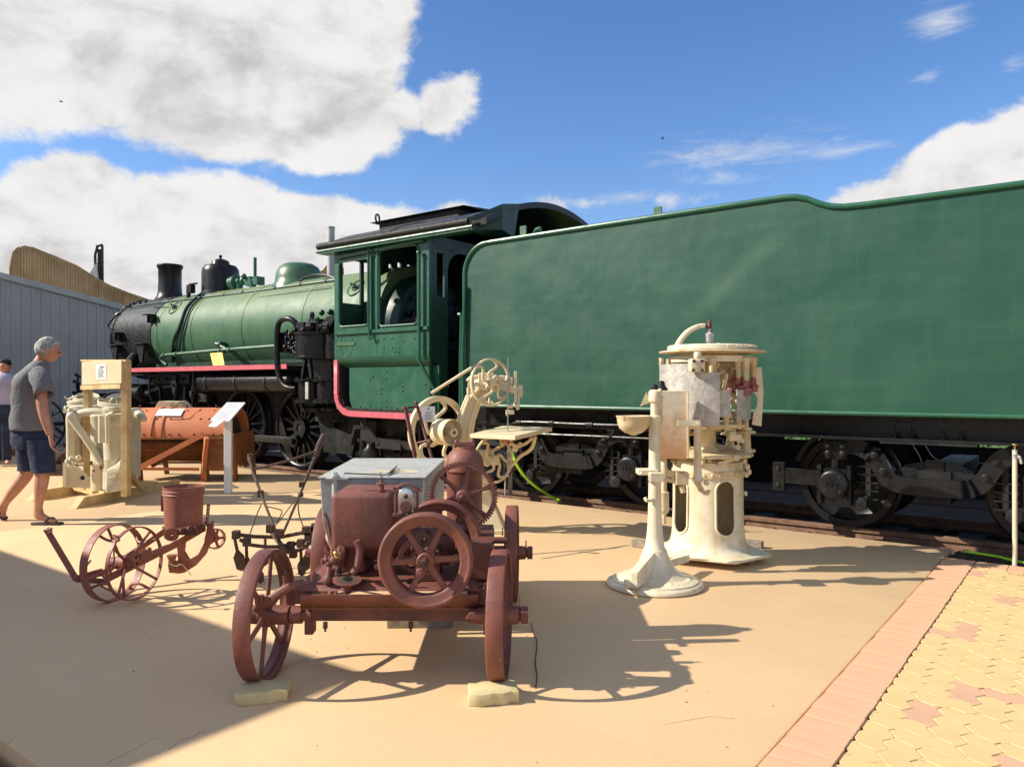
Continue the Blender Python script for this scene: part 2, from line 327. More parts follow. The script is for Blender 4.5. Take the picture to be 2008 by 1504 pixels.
    def loft(s, rings, cap=True):
        n = len(rings[0]); o = len(s.v); s.v += [V(p) for r in rings for p in r]
        for j in range(len(rings) - 1):
            for i in range(n): s.f.append([o + j * n + i, o + j * n + (i + 1) % n, o + (j + 1) * n + (i + 1) % n, o + (j + 1) * n + i])
        if cap: s.f.append([o + i for i in reversed(range(n))]); s.f.append([o + (len(rings) - 1) * n + i for i in range(n)])
        return s
def catmull(pts, rr, k, closed=False):
    out = []; ro = []; n = len(pts)
    for i in range(n if closed else n - 1):
        g_ = (lambda j: pts[j % n]) if closed else (lambda j: pts[min(max(j, 0), n - 1)])
        p0, p1, p2, p3 = g_(i - 1), g_(i), g_(i + 1), g_(i + 2)
        for q in range(k):
            t = q / k; t2 = t * t; t3 = t2 * t
            out.append(.5 * ((2 * p1) + (p2 - p0) * t + (2 * p0 - 5 * p1 + 4 * p2 - p3) * t2 + (3 * p1 - p0 - 3 * p2 + p3) * t3))
            ro.append(rr[i] * (1 - t) + rr[(i + 1) % n] * t)
    if not closed: out.append(pts[-1]); ro.append(rr[-1])
    return out, ro
def arc2(cx, cy, r, a0, a1, n=8): return [(cx + r * math.cos(math.radians(a0 + (a1 - a0) * i / n)), cy + r * math.sin(math.radians(a0 + (a1 - a0) * i / n))) for i in range(n + 1)]

WM = {}
def mesh_of(name, mb, m, smooth=35, bevel=0.0, seg=1):
    me = bpy.data.meshes.new(name); me.from_pydata([tuple(v) for v in mb.v], [], [tuple(f) for f in mb.f])
    bm = bmesh.new(); bm.from_mesh(me)
    bmesh.ops.remove_doubles(bm, verts=bm.verts, dist=1e-5)
    if bevel:
        es = [e for e in bm.edges if len(e.link_faces) == 2 and e.calc_face_angle(0) > .6]
        bmesh.ops.bevel(bm, geom=es, offset=bevel, segments=seg, affect='EDGES', clamp_overlap=True, profile=.5)
    bmesh.ops.recalc_face_normals(bm, faces=bm.faces)
    bm.to_mesh(me); bm.free(); me.materials.append(m)
    if smooth:
        me.polygons.foreach_set('use_smooth', [True] * len(me.polygons)); me.set_sharp_from_angle(angle=math.radians(smooth))
    return me
def thing(name, label, cat, loc=(0, 0, 0), group=None, space=ID, rot=0.0):
    o = bpy.data.objects.new(name, None); COL.objects.link(o); o.empty_display_size = .1
    w = space @ M4.Translation(V(loc)) @ M4.Rotation(rot, 4, 'Z')
    o.matrix_world = w; WM[o.name] = w; tag(o, label, cat, group); return o
def tag(o, label=None, cat=None, group=None, kind=None):
    if label: o['label'] = label
    if cat: o['category'] = cat
    if group: o['group'] = group
    if kind: o['kind'] = kind
    return o
SPLIT = dict(rod_block='rod_block', pipe_sleeves='pipe_sleeve', crank_pins='crank_pin', mount_bolts='mount_bolt', bar_bolts='bar_bolt', tank_seam='tank_seam', hand_grip='hand_grip', handle_brace='handle_brace', brackets='hanger_bracket', small_steps='small_step',
             arm_bolts='arm_bolt', handle_clamps='handle_clamp', spoke_bolts='spoke_bolt', horn_bolts='horn_bolt', foot_nuts='foot_nut', valve_bolts='valve_bolt', pipe_manifold='manifold_pipe', oil_tubes='oil_tube', control_rods='control_rod', clamp_straps='clamp_strap', pipe_elbow='pipe_elbow',
             brace_rod='brace_rod', tool_bar='tool_bar', tender_handrail='tender_handrail', motion_details='motion_fitting', slide_bars='slide_bar', eyes='eye', eyebrows='eyebrow', lever_pins='lever_pin', beam_bolt='beam_bolt', magneto_bolts='magneto_bolt', release_catch='catch_piece',
             quadrant_holes='quadrant_hole', connecting_rod='connecting_rod', pump_body='pump_body', axle_cap='axle_cap', main_frame='frame_plate', chain_links='chain', ashpan_gear='ashpan_box', casing_rib='casing_rib', sill_rail='sill_rail', drip_strip='drip_strip', pump_bottom='pump_bottom', shafts='shaft', wooden_step='step', clip_row='clip', guide_post='guide_post', blade_guide='blade_guide', saw_blade='saw_blade', oiler_wire='oiler_wire', small_fitting='fitting')
def islands(mb, gap=.012):
    n = len(mb.v); p = list(range(n))
    def f(i):
        while p[i] != i: p[i] = p[p[i]]; i = p[i]
        return i
    for fc in mb.f:
        r = f(fc[0])
        for i in fc[1:]: p[f(i)] = r
    gr = {}
    for i in range(n): gr.setdefault(f(i), []).append(i)
    bx = []
    for k, ix in gr.items():
        if not any(True for _ in ix): continue
        bx.append([[min(mb.v[i][a] for i in ix) - gap for a in range(3)], [max(mb.v[i][a] for i in ix) + gap for a in range(3)], {k}])
    ch = True
    while ch:
        ch = False
        for i in range(len(bx)):
            for j in range(i + 1, len(bx)):
                if all(bx[i][0][a] <= bx[j][1][a] and bx[j][0][a] <= bx[i][1][a] for a in range(3)):
                    bx[i] = [[min(bx[i][0][a], bx[j][0][a]) for a in range(3)], [max(bx[i][1][a], bx[j][1][a]) for a in range(3)], bx[i][2] | bx[j][2]]; bx.pop(j); ch = True; break
            if ch: break
    out = []
    used = {i for fc in mb.f for i in fc}
    for lo, hi_, ks in bx:
        sub = MB(); mp_ = {}
        for fc in mb.f:
            if f(fc[0]) in ks:
                for i in fc:
                    if i not in mp_: mp_[i] = len(sub.v); sub.v.append(mb.v[i])
                sub.f.append([mp_[i] for i in fc])
        if sub.f: out.append(sub)
    return out
def part(name, mb, m, parent=None, space=ID, label=None, kind=None, smooth=35, bevel=0.0, seg=1, cat=None, group=None, whole=False):
    if name in SPLIT and kind is None and not whole:
        o = None
        for sub in islands(mb):
            q = part(SPLIT[name], sub, m, parent, space, label, kind, smooth, bevel, seg, cat, group, True); o = o or q
        return o
    lo = V([min(v[i] for v in mb.v) for i in range(3)]); hi_ = V([max(v[i] for v in mb.v) for i in range(3)]); c = (lo + hi_) / 2
    mb.v = [v - c for v in mb.v]
    o = bpy.data.objects.new(name, mesh_of(name, mb, m, smooth, bevel, seg)); COL.objects.link(o)
    w = space @ M4.Translation(c)
    if parent: o.parent = parent; o.matrix_local = WM[parent.name].inverted() @ w
    else: o.matrix_world = w
    WM[o.name] = w; return tag(o, label, cat, group, kind)
def inst(name, me, parent, w, label=None, kind=None):
    o = bpy.data.objects.new(name, me); COL.objects.link(o)
    if parent: o.parent = parent; o.matrix_local = WM[parent.name].inverted() @ w
    else: o.matrix_world = w
    WM[o.name] = w; return tag(o, label, kind=kind)
def spoked(name, parent, w, m, R, rw, rt, hr, hl, n, spoke_mb, roll=0, label=None, prof=None, hubprof=None, spoke_m=None, seg=40):
    """wheel (rim) with hub and spokes below it; w: world matrix, axle along z"""
    a = MB()
    if prof: a.lathe(prof, None, seg, closed=True)
    else: a.ring(ID, R - rt, R, rw, seg)
    rim = inst(name, mesh_of(name, a, m, 40, bevel=min(.003, rt * .2)), parent, w, label)
    h = MB(); h.lathe(hubprof or [(hr * .45, -hl / 2), (hr, -hl / 2), (hr, hl / 2), (hr * .45, hl / 2)], None, 16, closed=not hubprof)
    inst('hub', mesh_of('hub', h, m, 40), rim, w)
    sm = mesh_of('spoke', spoke_mb, spoke_m or m, 40)
    for i in range(n): inst('spoke', sm, rim, w @ M4.Rotation(roll + 2 * PI * i / n, 4, 'Z'))
    return rim
def domes(mb, pts, nrm, r, n=6):
    nrm = V(nrm)
    for p in pts: mb.lathe([(r, 0), (r * .75, r * .5), (1e-6, r * .75)], axis_m(p, nrm), n)
    return mb
def text_mesh(s, size, depth, m, world, parent, name='lettering', align='CENTER'):
    cu = bpy.data.curves.new(name, 'FONT'); cu.body = s; cu.size = size; cu.extrude = depth; cu.align_x = align; cu.align_y = 'CENTER'
    to = bpy.data.objects.new(name, cu); COL.objects.link(to); dg = bpy.context.evaluated_depsgraph_get(); me = bpy.data.meshes.new_from_object(to.evaluated_get(dg))
    bpy.data.objects.remove(to); me.materials.clear(); me.materials.append(m)
    return inst(name, me, parent, world)

# ================================================================== THE SETTING
def struct(name, mb, m, space=ID, parent=None, **k): return part(name, mb, m, parent, space, kind='structure', **k)
def tp(px, py, z=0.0):
    p = TRK.inverted() @ g(px, py, z); return p
struct('ground', MB().box((-900, -900, -.6), (900, 900, -.14)), EARTH)
struct('track_bed', MB().box((-8, -2.2, -.3), (18.7, .94, -.10)), BALLAST, TRK)
struct('lawn', MB().box((-30, -60, -.3), (18, -3.2, -.06)), GRASS, TRK)
struct('far_verge', MB().box((-8, -3.2, -.3), (18.6, -2.2, -.09)), BALLAST, TRK)
def stones():
    mb = MB(); rnd = random.Random(3)
    for i in range(2600):
        s_ = rnd.uniform(-1.5, 14); y_ = rnd.uniform(-.5, .93); r = rnd.uniform(.008, .024)
        mb.lathe([(1e-5, -r * .6), (r, -r * .1), (r * .7, r * .5), (1e-5, r * .65)], M4.Translation((s_, y_, -.095)) @ M4.Rotation(rnd.random() * 6, 4, (rnd.random(), rnd.random(), 1)), 5)
    for i in range(500):
        s_ = rnd.uniform(-1.2, .9); y_ = rnd.uniform(.9, 1.34); r = rnd.uniform(.006, .018)
        mb.lathe([(1e-5, -r * .6), (r, 0), (1e-5, r * .65)], M4.Translation((s_, y_, -.012)), 5)
    part('ballast_stones', mb, BALLAST, None, TRK, kind='stuff', smooth=0)
stones()

slabs = thing('concrete_slab', 'x', 'x', space=TRK); del slabs['label']; del slabs['category']; slabs['kind'] = 'structure'
for a, b_ in ((.95, 7.917), (7.923, 13.9), (13.906, 18.6)):
    mb = MB(); z0 = -.13
    mb.box((a, .955, z0), (b_, 6.95, 0)); part('slab_panel', mb, CONC, slabs, TRK, bevel=.012, seg=2)
struct('slab_bed', MB().box((.9, .9, -.3), (18.6, 7.0, -.125)), JOINT, TRK)
# strip of brown brick paving past the near edge of the slab
pb = MB().box((.5, 6.99, -.2), (12, 13, -.05)); struct('brick_footpath', pb, mat('footpath_brick', (.30, .19, .12), (.24, .15, .09), rough=.9), TRK)

# paved path on the right: header bricks, then interlocking zig-zag pavers
path = thing('paved_path', 'x', 'x', space=TRK); del path['label']; del path['category']; path['kind'] = 'structure'
struct('path_bed', MB().box((-9, 1.36, -.3), (.92, 9, -.012)), JOINT, TRK)
struct('garden_bed', MB().box((-8, .94, -.3), (.92, 1.36, -.02)), BALLAST, TRK)
bm_ = MB().cb((0, 0, 0), (.205, .1022, .05)); hdr = mesh_of('border_brick', bm_, PAVEB, bevel=.0015)
bm_ = MB().cb((0, 0, 0), (.1005, .205, .05)); hdr2 = mesh_of('border_brick', bm_, PAVEB, bevel=.0015)
rb = random.Random(5)
for i in range(56):
    y = 1.42 + i * .104
    inst('border_brick', hdr, path, TRK @ M4.Translation((.8385 + rb.uniform(-.002, .002), y, -.019 + rb.uniform(-.0018, .0018))) @ M4.Rotation(rb.uniform(-.008, .008), 4, 'Z'))
for i in range(30):
    inst('border_brick', hdr2, path, TRK @ M4.Translation((.6785 - i * .104, 1.478, -.019 + rb.uniform(-.002, .002))))
U = .1125
def tri(t): t = t % 1.0; return 4 * t - 1 if t < .5 else 3 - 4 * t
def warp(x, y): return (x + .017 * tri(y / U + .25), y + .011 * tri(x / U + .25) )
def paver_mesh(hor, m):
    w, h = (2 * U, U) if hor else (U, 2 * U); n = 4; pts = []
    def line(x0, y0, x1, y1, k): return [(x0 + (x1 - x0) * i / k, y0 + (y1 - y0) * i / k) for i in range(k)]
    kx = int(round(w / U * n)); ky = int(round(h / U * n))
    raw = line(0, 0, w, 0, kx) + line(w, 0, w, h, ky) + line(w, h, 0, h, kx) + line(0, h, 0, 0, ky)
    pts = [warp(*p) for p in raw]; cx, cy = w / 2, h / 2
    pts = [(cx + (x - cx) * (1 - .0014 / cx), cy + (y - cy) * (1 - .0014 / cy)) for x, y in pts]
    mb = MB(); n_ = len(pts)
    ins = [(cx + (x - cx) * (1 - .0026 / cx), cy + (y - cy) * (1 - .0026 / cy)) for x, y in pts]
    mb.v = [V((x, y, -.04)) for x, y in pts] + [V((x, y, -.0018)) for x, y in pts] + [V((x, y, 0)) for x, y in ins]
    mb.f = [[i, (i + 1) % n_, n_ + (i + 1) % n_, n_ + i] for i in range(n_)] + [[n_ + i, n_ + (i + 1) % n_, 2 * n_ + (i + 1) % n_, 2 * n_ + i] for i in range(n_)] + [list(range(2 * n_, 3 * n_))]
    return mb
pv = {(h, c): mesh_of('paver', paver_mesh(h, m), m, 20) for h in (0, 1) for c, m in ((0, PAVEY), (1, PAVER))}
far = MB(); cnt = 0; cells = []
for j in range(-4, 60):
    for i in range(-60, 60):
        # herringbone on the unit grid: every cell class decides which brick starts there
        k = (i - j) % 4
        if k == 0: cells.append((i, j, 1))
        if k == 2: cells.append((i, j, 0))
for i, j, hor in cells:
    # the pattern: horizontal brick covers (i,j),(i+1,j); vertical brick covers (i,j),(i,j+1) shifted
    x = i * U; y = j * U
    if hor: w, h = 2 * U, U
    else: w, h = U, 2 * U; y -= U
    sx = .738 - x - w; sy = 1.54 + y
    if sx + w > .743 or sy < 1.535 or sx < -3.2 or sy > 7.3: continue
    cells_ok = True
    P_ = TRK @ V((sx, sy, 0)); inview = P_.y > 2.2 and P_.x < .75 * P_.y + .1
    red = (hash((i * 31 + 7, j * 17 + 3)) // 7) % 9 == 0
    M_ = TRK @ M4.Translation((sx, sy, 0.001 + rb.uniform(-.002, .0015)))
    if inview and cnt < 290:
        inst('paver', pv[(hor, int(red))], path, M_); cnt += 1
    else:
        mm = paver_mesh(hor, PAVEY); far.add([v + V((sx, sy, 0)) for v in mm.v], mm.f)
def unit_paver():
    n = 4; raw = [(U * k / n, 0) for k in range(n)] + [(U, U * k / n) for k in range(n)] + [(U - U * k / n, U) for k in range(n)] + [(0, U - U * k / n) for k in range(n)]
    pts = [(U / 2 + (x - U / 2) * .97, U / 2 + (y - U / 2) * .97) for x, y in [warp(*p) for p in raw]]
    return MB().prism(pts, -.04, 0)
um = mesh_of('paver', unit_paver(), PAVEY, 20)
for i, j, hor in cells:
    x = i * U; y = j * U
    if hor: w = 2 * U
    else: w = U; y -= U
    sx = .738 - x - w; sy = 1.54 + y
    if hor and sx < .738 - .001 and sx + w > .743 and 1.535 < sy < 7.3: inst('paver', um, path, TRK @ M4.Translation((sx, sy, 0)))
part('far_pavers', far, PAVEY, path, TRK, kind='stuff', smooth=20)

# rails and sleepers
track = thing('railway_track', 'x', 'x', space=TRK); del track['label']; del track['category']; track['kind'] = 'structure'
rp = [(-.06, -.10), (.06, -.10), (.06, -.09), (.012, -.078), (.010, -.025), (.033, -.018), (.035, .018), (.028, .022), (-.028, .022), (-.035, .018), (-.033, -.018), (-.010, -.025), (-.012, -.078), (-.06, -.09)]
for y0 in (.53, -.53):
    mb = MB(); m_ = M4(((0, 0, 1, 0), (1, 0, 0, y0), (0, 1, 0, 0), (0, 0, 0, 1))); mb.prism(rp, -8, 18.5, m_); part('rail', mb, RUSTRAIL, track, TRK, smooth=0, bevel=.002)
slm = mesh_of('sleeper', MB().cb((0, 0, 0), (.22, 2.0, .12)), SLEEPM, bevel=.008)
for i in range(40): inst('sleeper', slm, track, TRK @ M4.Translation((-7.5 + i * .65, 0, -.135)))
mb = MB()
for i in range(18):
    mb.cb((-.7 + .65 * i * .5, .60, -.075), (.09, .09, .03))
part('rail_clip', mb, RUSTRAIL, track, TRK, kind='stuff')

# verandah-roofed building beside the photographer: its eave throws the big shadow on the slab
bl = thing('verandah_building', 'pale building with deep flat verandah roof standing on the shaded edge of the slab', 'building', (6, 9, 0), space=TRK)
part('roof', MB().box((6.0, 8.75, 2.93), (22, 20, 3.08)), GALV, bl, TRK, bevel=.01)
part('wall', MB().box((7.5, 11, -.1), (21, 19.5, 2.93)), CREAM, bl, TRK)
part('gutter', MB().box((6.0, 8.68, 2.90), (22, 8.75, 3.05)), WHITE, bl, TRK)

# grey sheet-metal shed closing the yard
def tz(t): return 3.73 - .184 * (t - 6.39)
shed = thing('sheet_metal_shed', 'long grey ribbed sheet metal shed wall behind the locomotive front and visitors', 'shed', (18.9, 0, 0), space=TRK)
t = 1.0; SW = .8
while t < 15:
    mb = MB(); pr = []
    k = 0
    xs = []
    for r in range(4):
        x0 = t + r * .2; xs += [(x0, 0), (x0 + .012, .028), (x0 + .035, .028), (x0 + .047, 0), (x0 + .105, 0), (x0 + .110, .007), (x0 + .125, .007), (x0 + .130, 0)]
    xs.append((t + SW - .002, 0)); vs = []; fs = []
    for x, e in xs: vs += [(18.9 - e, T0 - x, -.12), (18.9 - e, T0 - x, tz(x) - .02)]
    for q in range(len(xs) - 1): fs.append((2 * q, 2 * q + 1, 2 * q + 3, 2 * q + 2))
    mb.add(vs, fs); part('wall_sheet', mb, WALLG, shed, TRK, smooth=0); t += SW
mb = MB(); a, b_ = 1.0, 15.4
mb.add([(18.84, T0 - a, tz(a) - .10), (18.84, T0 - a, tz(a) + .04), (21.3, T0 - a, tz(a) + .04), (21.3, T0 - a, tz(a) - .10), (18.84, T0 - b_, tz(b_) - .10), (18.84, T0 - b_, tz(b_) + .04), (21.3, T0 - b_, tz(b_) + .04), (21.3, T0 - b_, tz(b_) - .10)],
       [(0, 1, 5, 4), (1, 2, 6, 5), (2, 3, 7, 6), (3, 0, 4, 7), (0, 3, 2, 1), (4, 5, 6, 7)])
part('roof', mb, PIPEG, shed, TRK, smooth=0, bevel=.01)
part('back_wall', MB().box((21.2, T0 - 15, -.1), (21.25, T0 - 1, 2.0)), WALLG, shed, TRK)
for tt in (1.03, 14.95): part('end_wall', MB().box((18.93, T0 - tt - .02, -.1), (21.2, T0 - tt + .02, tz(tt) - .1)), WALLG, shed, TRK)

# curved timber screen rising behind the shed
prof = [(20, 512), (24, 494), (34, 485), (48, 482), (65, 485), (110, 503), (150, 520), (190, 545), (215, 559), (250, 573), (300, 590), (380, 600), (470, 590), (515, 563), (545, 556), (600, 548), (632, 530), (648, 512), (660, 506), (669, 512), (674, 532), (675, 570)]
scr = thing('timber_screen', 'tall wavy-topped screen of vertical timber slats rising behind the grey shed', 'screen', (22.5, 0, 0), space=TRK)
mb = MB(); px = 20.0; rr = random.Random(2)
def screen_pt(px, py, s_=22.5):
    u = (px - 1004) / FP; Y = s_ / (-SI * u + CO); return V((s_, T0 - Y * (CO * u + SI), CH + (HZ - py) / FP * Y))
while px < 675:
    for (x0, y0), (x1, y1) in zip(prof, prof[1:]):
        if x0 <= px <= x1: py = y0 + (y1 - y0) * (px - x0) / (x1 - x0); break
    q = screen_pt(px, py); e = rr.uniform(0, .025)
    qa = screen_pt(px - .45 * .068 / abs(screen_pt(px + 1, py).y - q.y), py); dz = 0
    for (x0, y0), (x1, y1) in zip(prof, prof[1:]):
        if x0 <= px <= x1: dz = (y1 - y0) / (x1 - x0) * (.03 / abs(screen_pt(px + 1, py).y - q.y)) / FP * 21
    mb.prism([(q.y - .030, -.1), (q.y + .030, -.1), (q.y + .030, q.z + dz * 1.0), (q.y - .030, q.z - dz * 1.0)], 22.5 - e, 22.53 - e, M4(((0, 0, 1, 0), (1, 0, 0, 0), (0, 1, 0, 0), (0, 0, 0, 1))))
    q2 = screen_pt(px + 1, py); px += .068 / abs(q2.y - q.y)
part('slat', mb, SLAT, scr, TRK, kind='stuff', smooth=0)
bk_ = []
for x_, y_ in prof: q = screen_pt(x_, y_ + 3); bk_.append((q.y, q.z))
part('backing_board', MB().prism(bk_ + [(bk_[-1][0], -.1), (bk_[0][0], -.1)], 22.535, 22.55, M4(((0, 0, 1, 0), (1, 0, 0, 0), (0, 1, 0, 0), (0, 0, 0, 1)))), WOODG, scr, TRK, smooth=0)
a, b_ = screen_pt(22, 560), screen_pt(672, 560)
for z in (.5, 2.0): part('rail_board', MB().box((22.56, b_.y, z), (22.62, a.y, z + .1)), WOODG, scr, TRK)

# dark slatted vane tower above the screen
vn = thing('vane_tower', 'narrow dark slatted tower with pale triangular vane poking above the timber screen', 'tower', d(195, 880, 24))
mb = MB(); p = d(190, 545, 24.0)
part('mast', MB().box((p.x + .02, 24, -.1), (p.x + .10, 24.1, p.z + .9)), BLACKM, vn)
fr = MB()
for k in range(9):
    z = p.z - .15 + k * .125; w_ = .19 - .010 * k
    fr.beam((p.x + .06 - w_ / 2, 24.05, z - .03), (p.x + .06 + w_ / 2 + .03, 24.05, z + .04), .04, .05)
part('slats', fr, BLACKM, vn, kind='stuff')
fr = MB(); fr.beam(d(188, 548, 23.95), d(186.5, 500, 23.95), .06, .05); fr.beam(d(186.5, 500, 23.95), d(192, 481, 23.95), .06, .05); fr.beam(d(201, 555, 23.95), d(200.5, 482, 23.95), .06, .05); fr.beam(d(189, 484, 23.95), d(201, 480, 23.95), .06, .05)
part('frame', fr, BLACKM, vn)
tri_ = [d(176, 536, 23.9), d(189, 515, 23.9), d(193, 552, 23.9), d(178, 552, 23.9)]
part('vane', MB().add([tuple(q) for q in tri_] + [(q.x, q.y + .04, q.z) for q in tri_], [(0, 1, 2, 3), (7, 6, 5, 4), (0, 4, 5, 1), (1, 5, 6, 2), (2, 6, 7, 3), (3, 7, 4, 0)]), PIPEG, vn, smooth=0)

# grey flue pole behind the cab
pl = part('flue_pole', MB().cyl((-3.67, 15.5, -.1), (-3.67, 15.5, 4.50), .078, n=20).cyl((-3.67, 15.5, 4.50), (-3.67, 15.5, 4.53), .084, n=20), PIPEG)
tag(pl, 'plain round grey pole rising behind the locomotive cab', 'pole')

# hedge, and low fence with black sheets added to darken beyond the track
def leaves(name, mb, n, box, size, m, parent, space, rnd):
    for i in range(n):
        c = V([rnd.uniform(box[0][k], box[1][k]) for k in range(3)]); q = M4.Translation(c) @ M4.Rotation(rnd.uniform(0, 6.3), 4, (rnd.uniform(-1, 1), rnd.uniform(-1, 1), rnd.uniform(-1, 1) + .01)); s_ = size * rnd.uniform(.6, 1.3)
        mb.add([(-s_, 0, 0), (0, -s_ * .45, 0), (s_, 0, s_ * .2), (0, s_ * .45, 0)], [(0, 1, 2, 3)], q)
    return part(name, mb, m, parent, space, kind='stuff', smooth=0)
hd = thing('garden_hedge', 'low leafy green hedge seen under the tender beyond the track', 'hedge', (3, -6, 0), space=TRK)
leaves('foliage', MB(), 9000, ((-6, -7.0, -.05), (14, -5.6, 1.05)), .06, GRASS, hd, TRK, random.Random(4))
part('trunk', MB().cyl((3, -6.3, -.1), (3, -6.3, .7), .04).cyl((6, -6.3, -.1), (6, -6.3, .7), .04).cyl((0, -6.3, -.1), (0, -6.3, .7), .04), WOODG, hd, TRK, kind='stuff')
bf = thing('darkening_fence', 'low black sheet fence standing in shade beyond the track under the tender', 'fence', (3, -3.0, 0), space=TRK)
sheetm = mesh_of('darkening_sheet', MB().cb((0, 0, 0), (.78, .02, .80)), BLACKM)
for i in range(26):
    inst('darkening_sheet', sheetm, bf, TRK @ M4.Translation((-4 + i * .8, -3.0, .29 + (-.13 if i in (6, 9) else .03 * math.sin(i * 2.1)))))
part('top_rail', MB().box((-4.4, -3.03, .62), (16.6, -2.98, .66)), BLACKM, bf, TRK)
for i in range(27): part('fence_post', MB().box((-4.42 + i * .8, -3.05, -.1), (-4.37 + i * .8, -3.0, .72)), BLACKM, bf, TRK)

for px_, py_, s_, lab in ((120, 200, 1.0, 'tiny dark bird crossing the big grey cloud'), (1299, 272, 1.3, 'tiny dark bird flying in blue sky beside thin wispy cloud')):
    c_ = d(px_, py_, 60.0); mb = MB()
    mb.loft([ell_r for ell_r in [[c_ + V((x_, r * math.cos(a), r * math.sin(a))) for a in [k * PI / 3 for k in range(6)]] for x_, r in ((-.14, .01), (-.06, .04), (.06, .04), (.16, .008))]])
    mb.add([tuple(c_ + V(q)) for q in ((-.05, 0, 0), (.06, 0, .01), (.02, -.28, .10), (-.06, 0, .02))] , [(0, 1, 2), (1, 3, 2)]); mb.add([tuple(c_ + V(q)) for q in ((-.05, 0, 0), (.06, 0, .01), (-.02, .28, .10), (-.06, 0, .02))], [(0, 1, 2), (1, 3, 2)])
    o = part('bird', mb, BLACKM, smooth=0); tag(o, lab, 'bird', 'birds in the sky')

# hairline cracks and small scuffs in the slab
ck_ = MB(); rc = random.Random(77)
for pts in ([(330, 1470), (352, 1452), (380, 1444), (402, 1430)], [(392, 1241), (412, 1230), (418, 1232), (445, 1215)], [(0, 1468), (40, 1440)], [(205, 1498), (240, 1480), (290, 1452), (318, 1443)], [(180, 1315), (230, 1300), (262, 1292)], [(1640, 1060), (1700, 1066), (1760, 1064)], [(1300, 1420), (1390, 1405), (1450, 1409)]):
    P0 = [g(*p_, .0006) for p_ in pts]; q_ = []
    for A, B in zip(P0, P0[1:]):
        for k in range(6): q_.append(A.lerp(B, k / 6) + V((rc.uniform(-.006, .006), rc.uniform(-.006, .006), 0)))
    for A, B in zip(q_, q_[1:]):
        n_ = (B - A).normalized().cross(V((0, 0, 1))) * rc.uniform(.0006, .0016); ck_.add([A + n_, B + n_, B - n_, A - n_], [(0, 1, 2, 3)])
part('cracks', ck_, JOINT, slabs, kind='stuff', smooth=0)
lt = MB()
for k in range(420):
    P0 = TRK @ V((rc.uniform(1, 12), rc.uniform(1, 6.9), .0012)); s_ = rc.uniform(.002, .006) * (1 if k % 6 else 1.8); a = rc.uniform(0, 6.3)
    lt.add([P0 + V((s_ * math.cos(a + t_), s_ * .6 * math.sin(a + t_), 0)) for t_ in (0, 1.7, 3.1, 4.6)] + [P0 + V((0, 0, s_ * .5))], [(0, 1, 4), (1, 2, 4), (2, 3, 4), (3, 0, 4)])
part('grit_and_crumbs', lt, WOODG, slabs, kind='stuff', smooth=0)
wd_ = MB()
for k in range(160):
    P0 = TRK @ V((rc.uniform(-1.4, .85), rc.uniform(.95, 1.3), -.02)); h_ = rc.uniform(.02, .07); a = rc.uniform(0, 6.3); l_ = V((math.cos(a), math.sin(a), 0)) * .02
    wd_.add([P0 - l_ * .15, P0 + l_ * .15, P0 + l_ + V((0, 0, h_))], [(0, 1, 2)])
part('weeds', wd_, GRASS, kind='stuff', smooth=0)

# ================================================================== STEAM LOCOMOTIVE (track frame)
loco = thing('steam_locomotive', 'green steam locomotive with black smokebox and pink running board edge', 'locomotive', (11.5, 0, 0), space=TRK)
def lp(name, mb, m, parent=None, **k): return part(name, mb, m, parent or loco, TRK, **k)
AXS = lambda s0: axis_m((s0, 0, 2.27), (1, 0, 0))     # lathe axis along the boiler
ZC = 2.27; RB = .80
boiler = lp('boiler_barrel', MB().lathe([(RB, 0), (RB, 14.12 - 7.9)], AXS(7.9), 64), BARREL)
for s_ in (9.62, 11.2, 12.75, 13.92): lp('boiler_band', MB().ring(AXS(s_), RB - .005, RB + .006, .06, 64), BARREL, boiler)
smb = lp('smokebox', MB().lathe([(RB + .012, 14.12 - 14.12), (RB + .012, 1.50), (RB + .03, 1.505), (RB + .03, 1.58), (RB - .02, 1.60), (RB - .12, 1.605), (.55, 1.68), (.2, 1.74), (1e-5, 1.75)], AXS(14.12), 64), SMOKE)
rv = MB()
for s_ in (14.17, 15.55, 15.66):
    for k in range(56):
        a = 2 * PI * k / 56; nrm = V((0, math.cos(a), math.sin(a))); domes(rv, [V((s_, 0, ZC)) + nrm * (RB + (.012 if s_ < 15.6 else .03))], nrm, .016)
rr = random.Random(9)
for k in range(50):
    a = rr.uniform(-.9, 1.9); nrm = V((0, math.cos(a), math.sin(a))); domes(rv, [V((rr.choice((14.5, 14.8, 15.1, 15.35)), 0, ZC)) + nrm * (RB + .012)], nrm, .012)
lp('rivets', rv, SMOKE, smb, kind='stuff')
# steps, brackets and lamp iron on the smokebox
def surf_s(px, a, R=RB):
    y = R * math.cos(a); return L(px, 600, y).x
for (pa, aa) in ((297, .38), (233, .02)):
    s_ = surf_s(pa, aa, .86); q = V((s_, .84 * math.cos(aa), ZC + .84 * math.sin(aa)))
    lp('step_bracket', MB().cb(q + V((0, .06, .06)), (.22, .16, .02)).cb(q + V((-.08, .02, -.02)), (.03, .12, .17)).cb(q + V((.06, .02, -.02)), (.03, .1, .13)), BLACK, smb, bevel=.004)
for pa in (236, 288):
    s_ = surf_s(pa, -.3, .86); yv = .80
    lp('wedge_bracket', MB().prism([(0, 0), (.30, -.02), (.16, -.34), (.08, -.36)], -.02, .02, M4(((1, 0, 0, s_), (0, 0, 1, yv + .06), (0, 1, 0, ZC - .16), (0, 0, 0, 1)))).box((s_ - .02, yv - .1, ZC - .17), (s_ + .32, yv + .12, ZC - .15)), SMOKE, smb, bevel=.003)
hr = [L(241, 618, .62), L(236, 615, .66), L(229, 616, .70), L(222, 624, .74), L(214, 634, .78), L(212, 640, .80), L(216, 645, .80), L(224, 647, .80)]
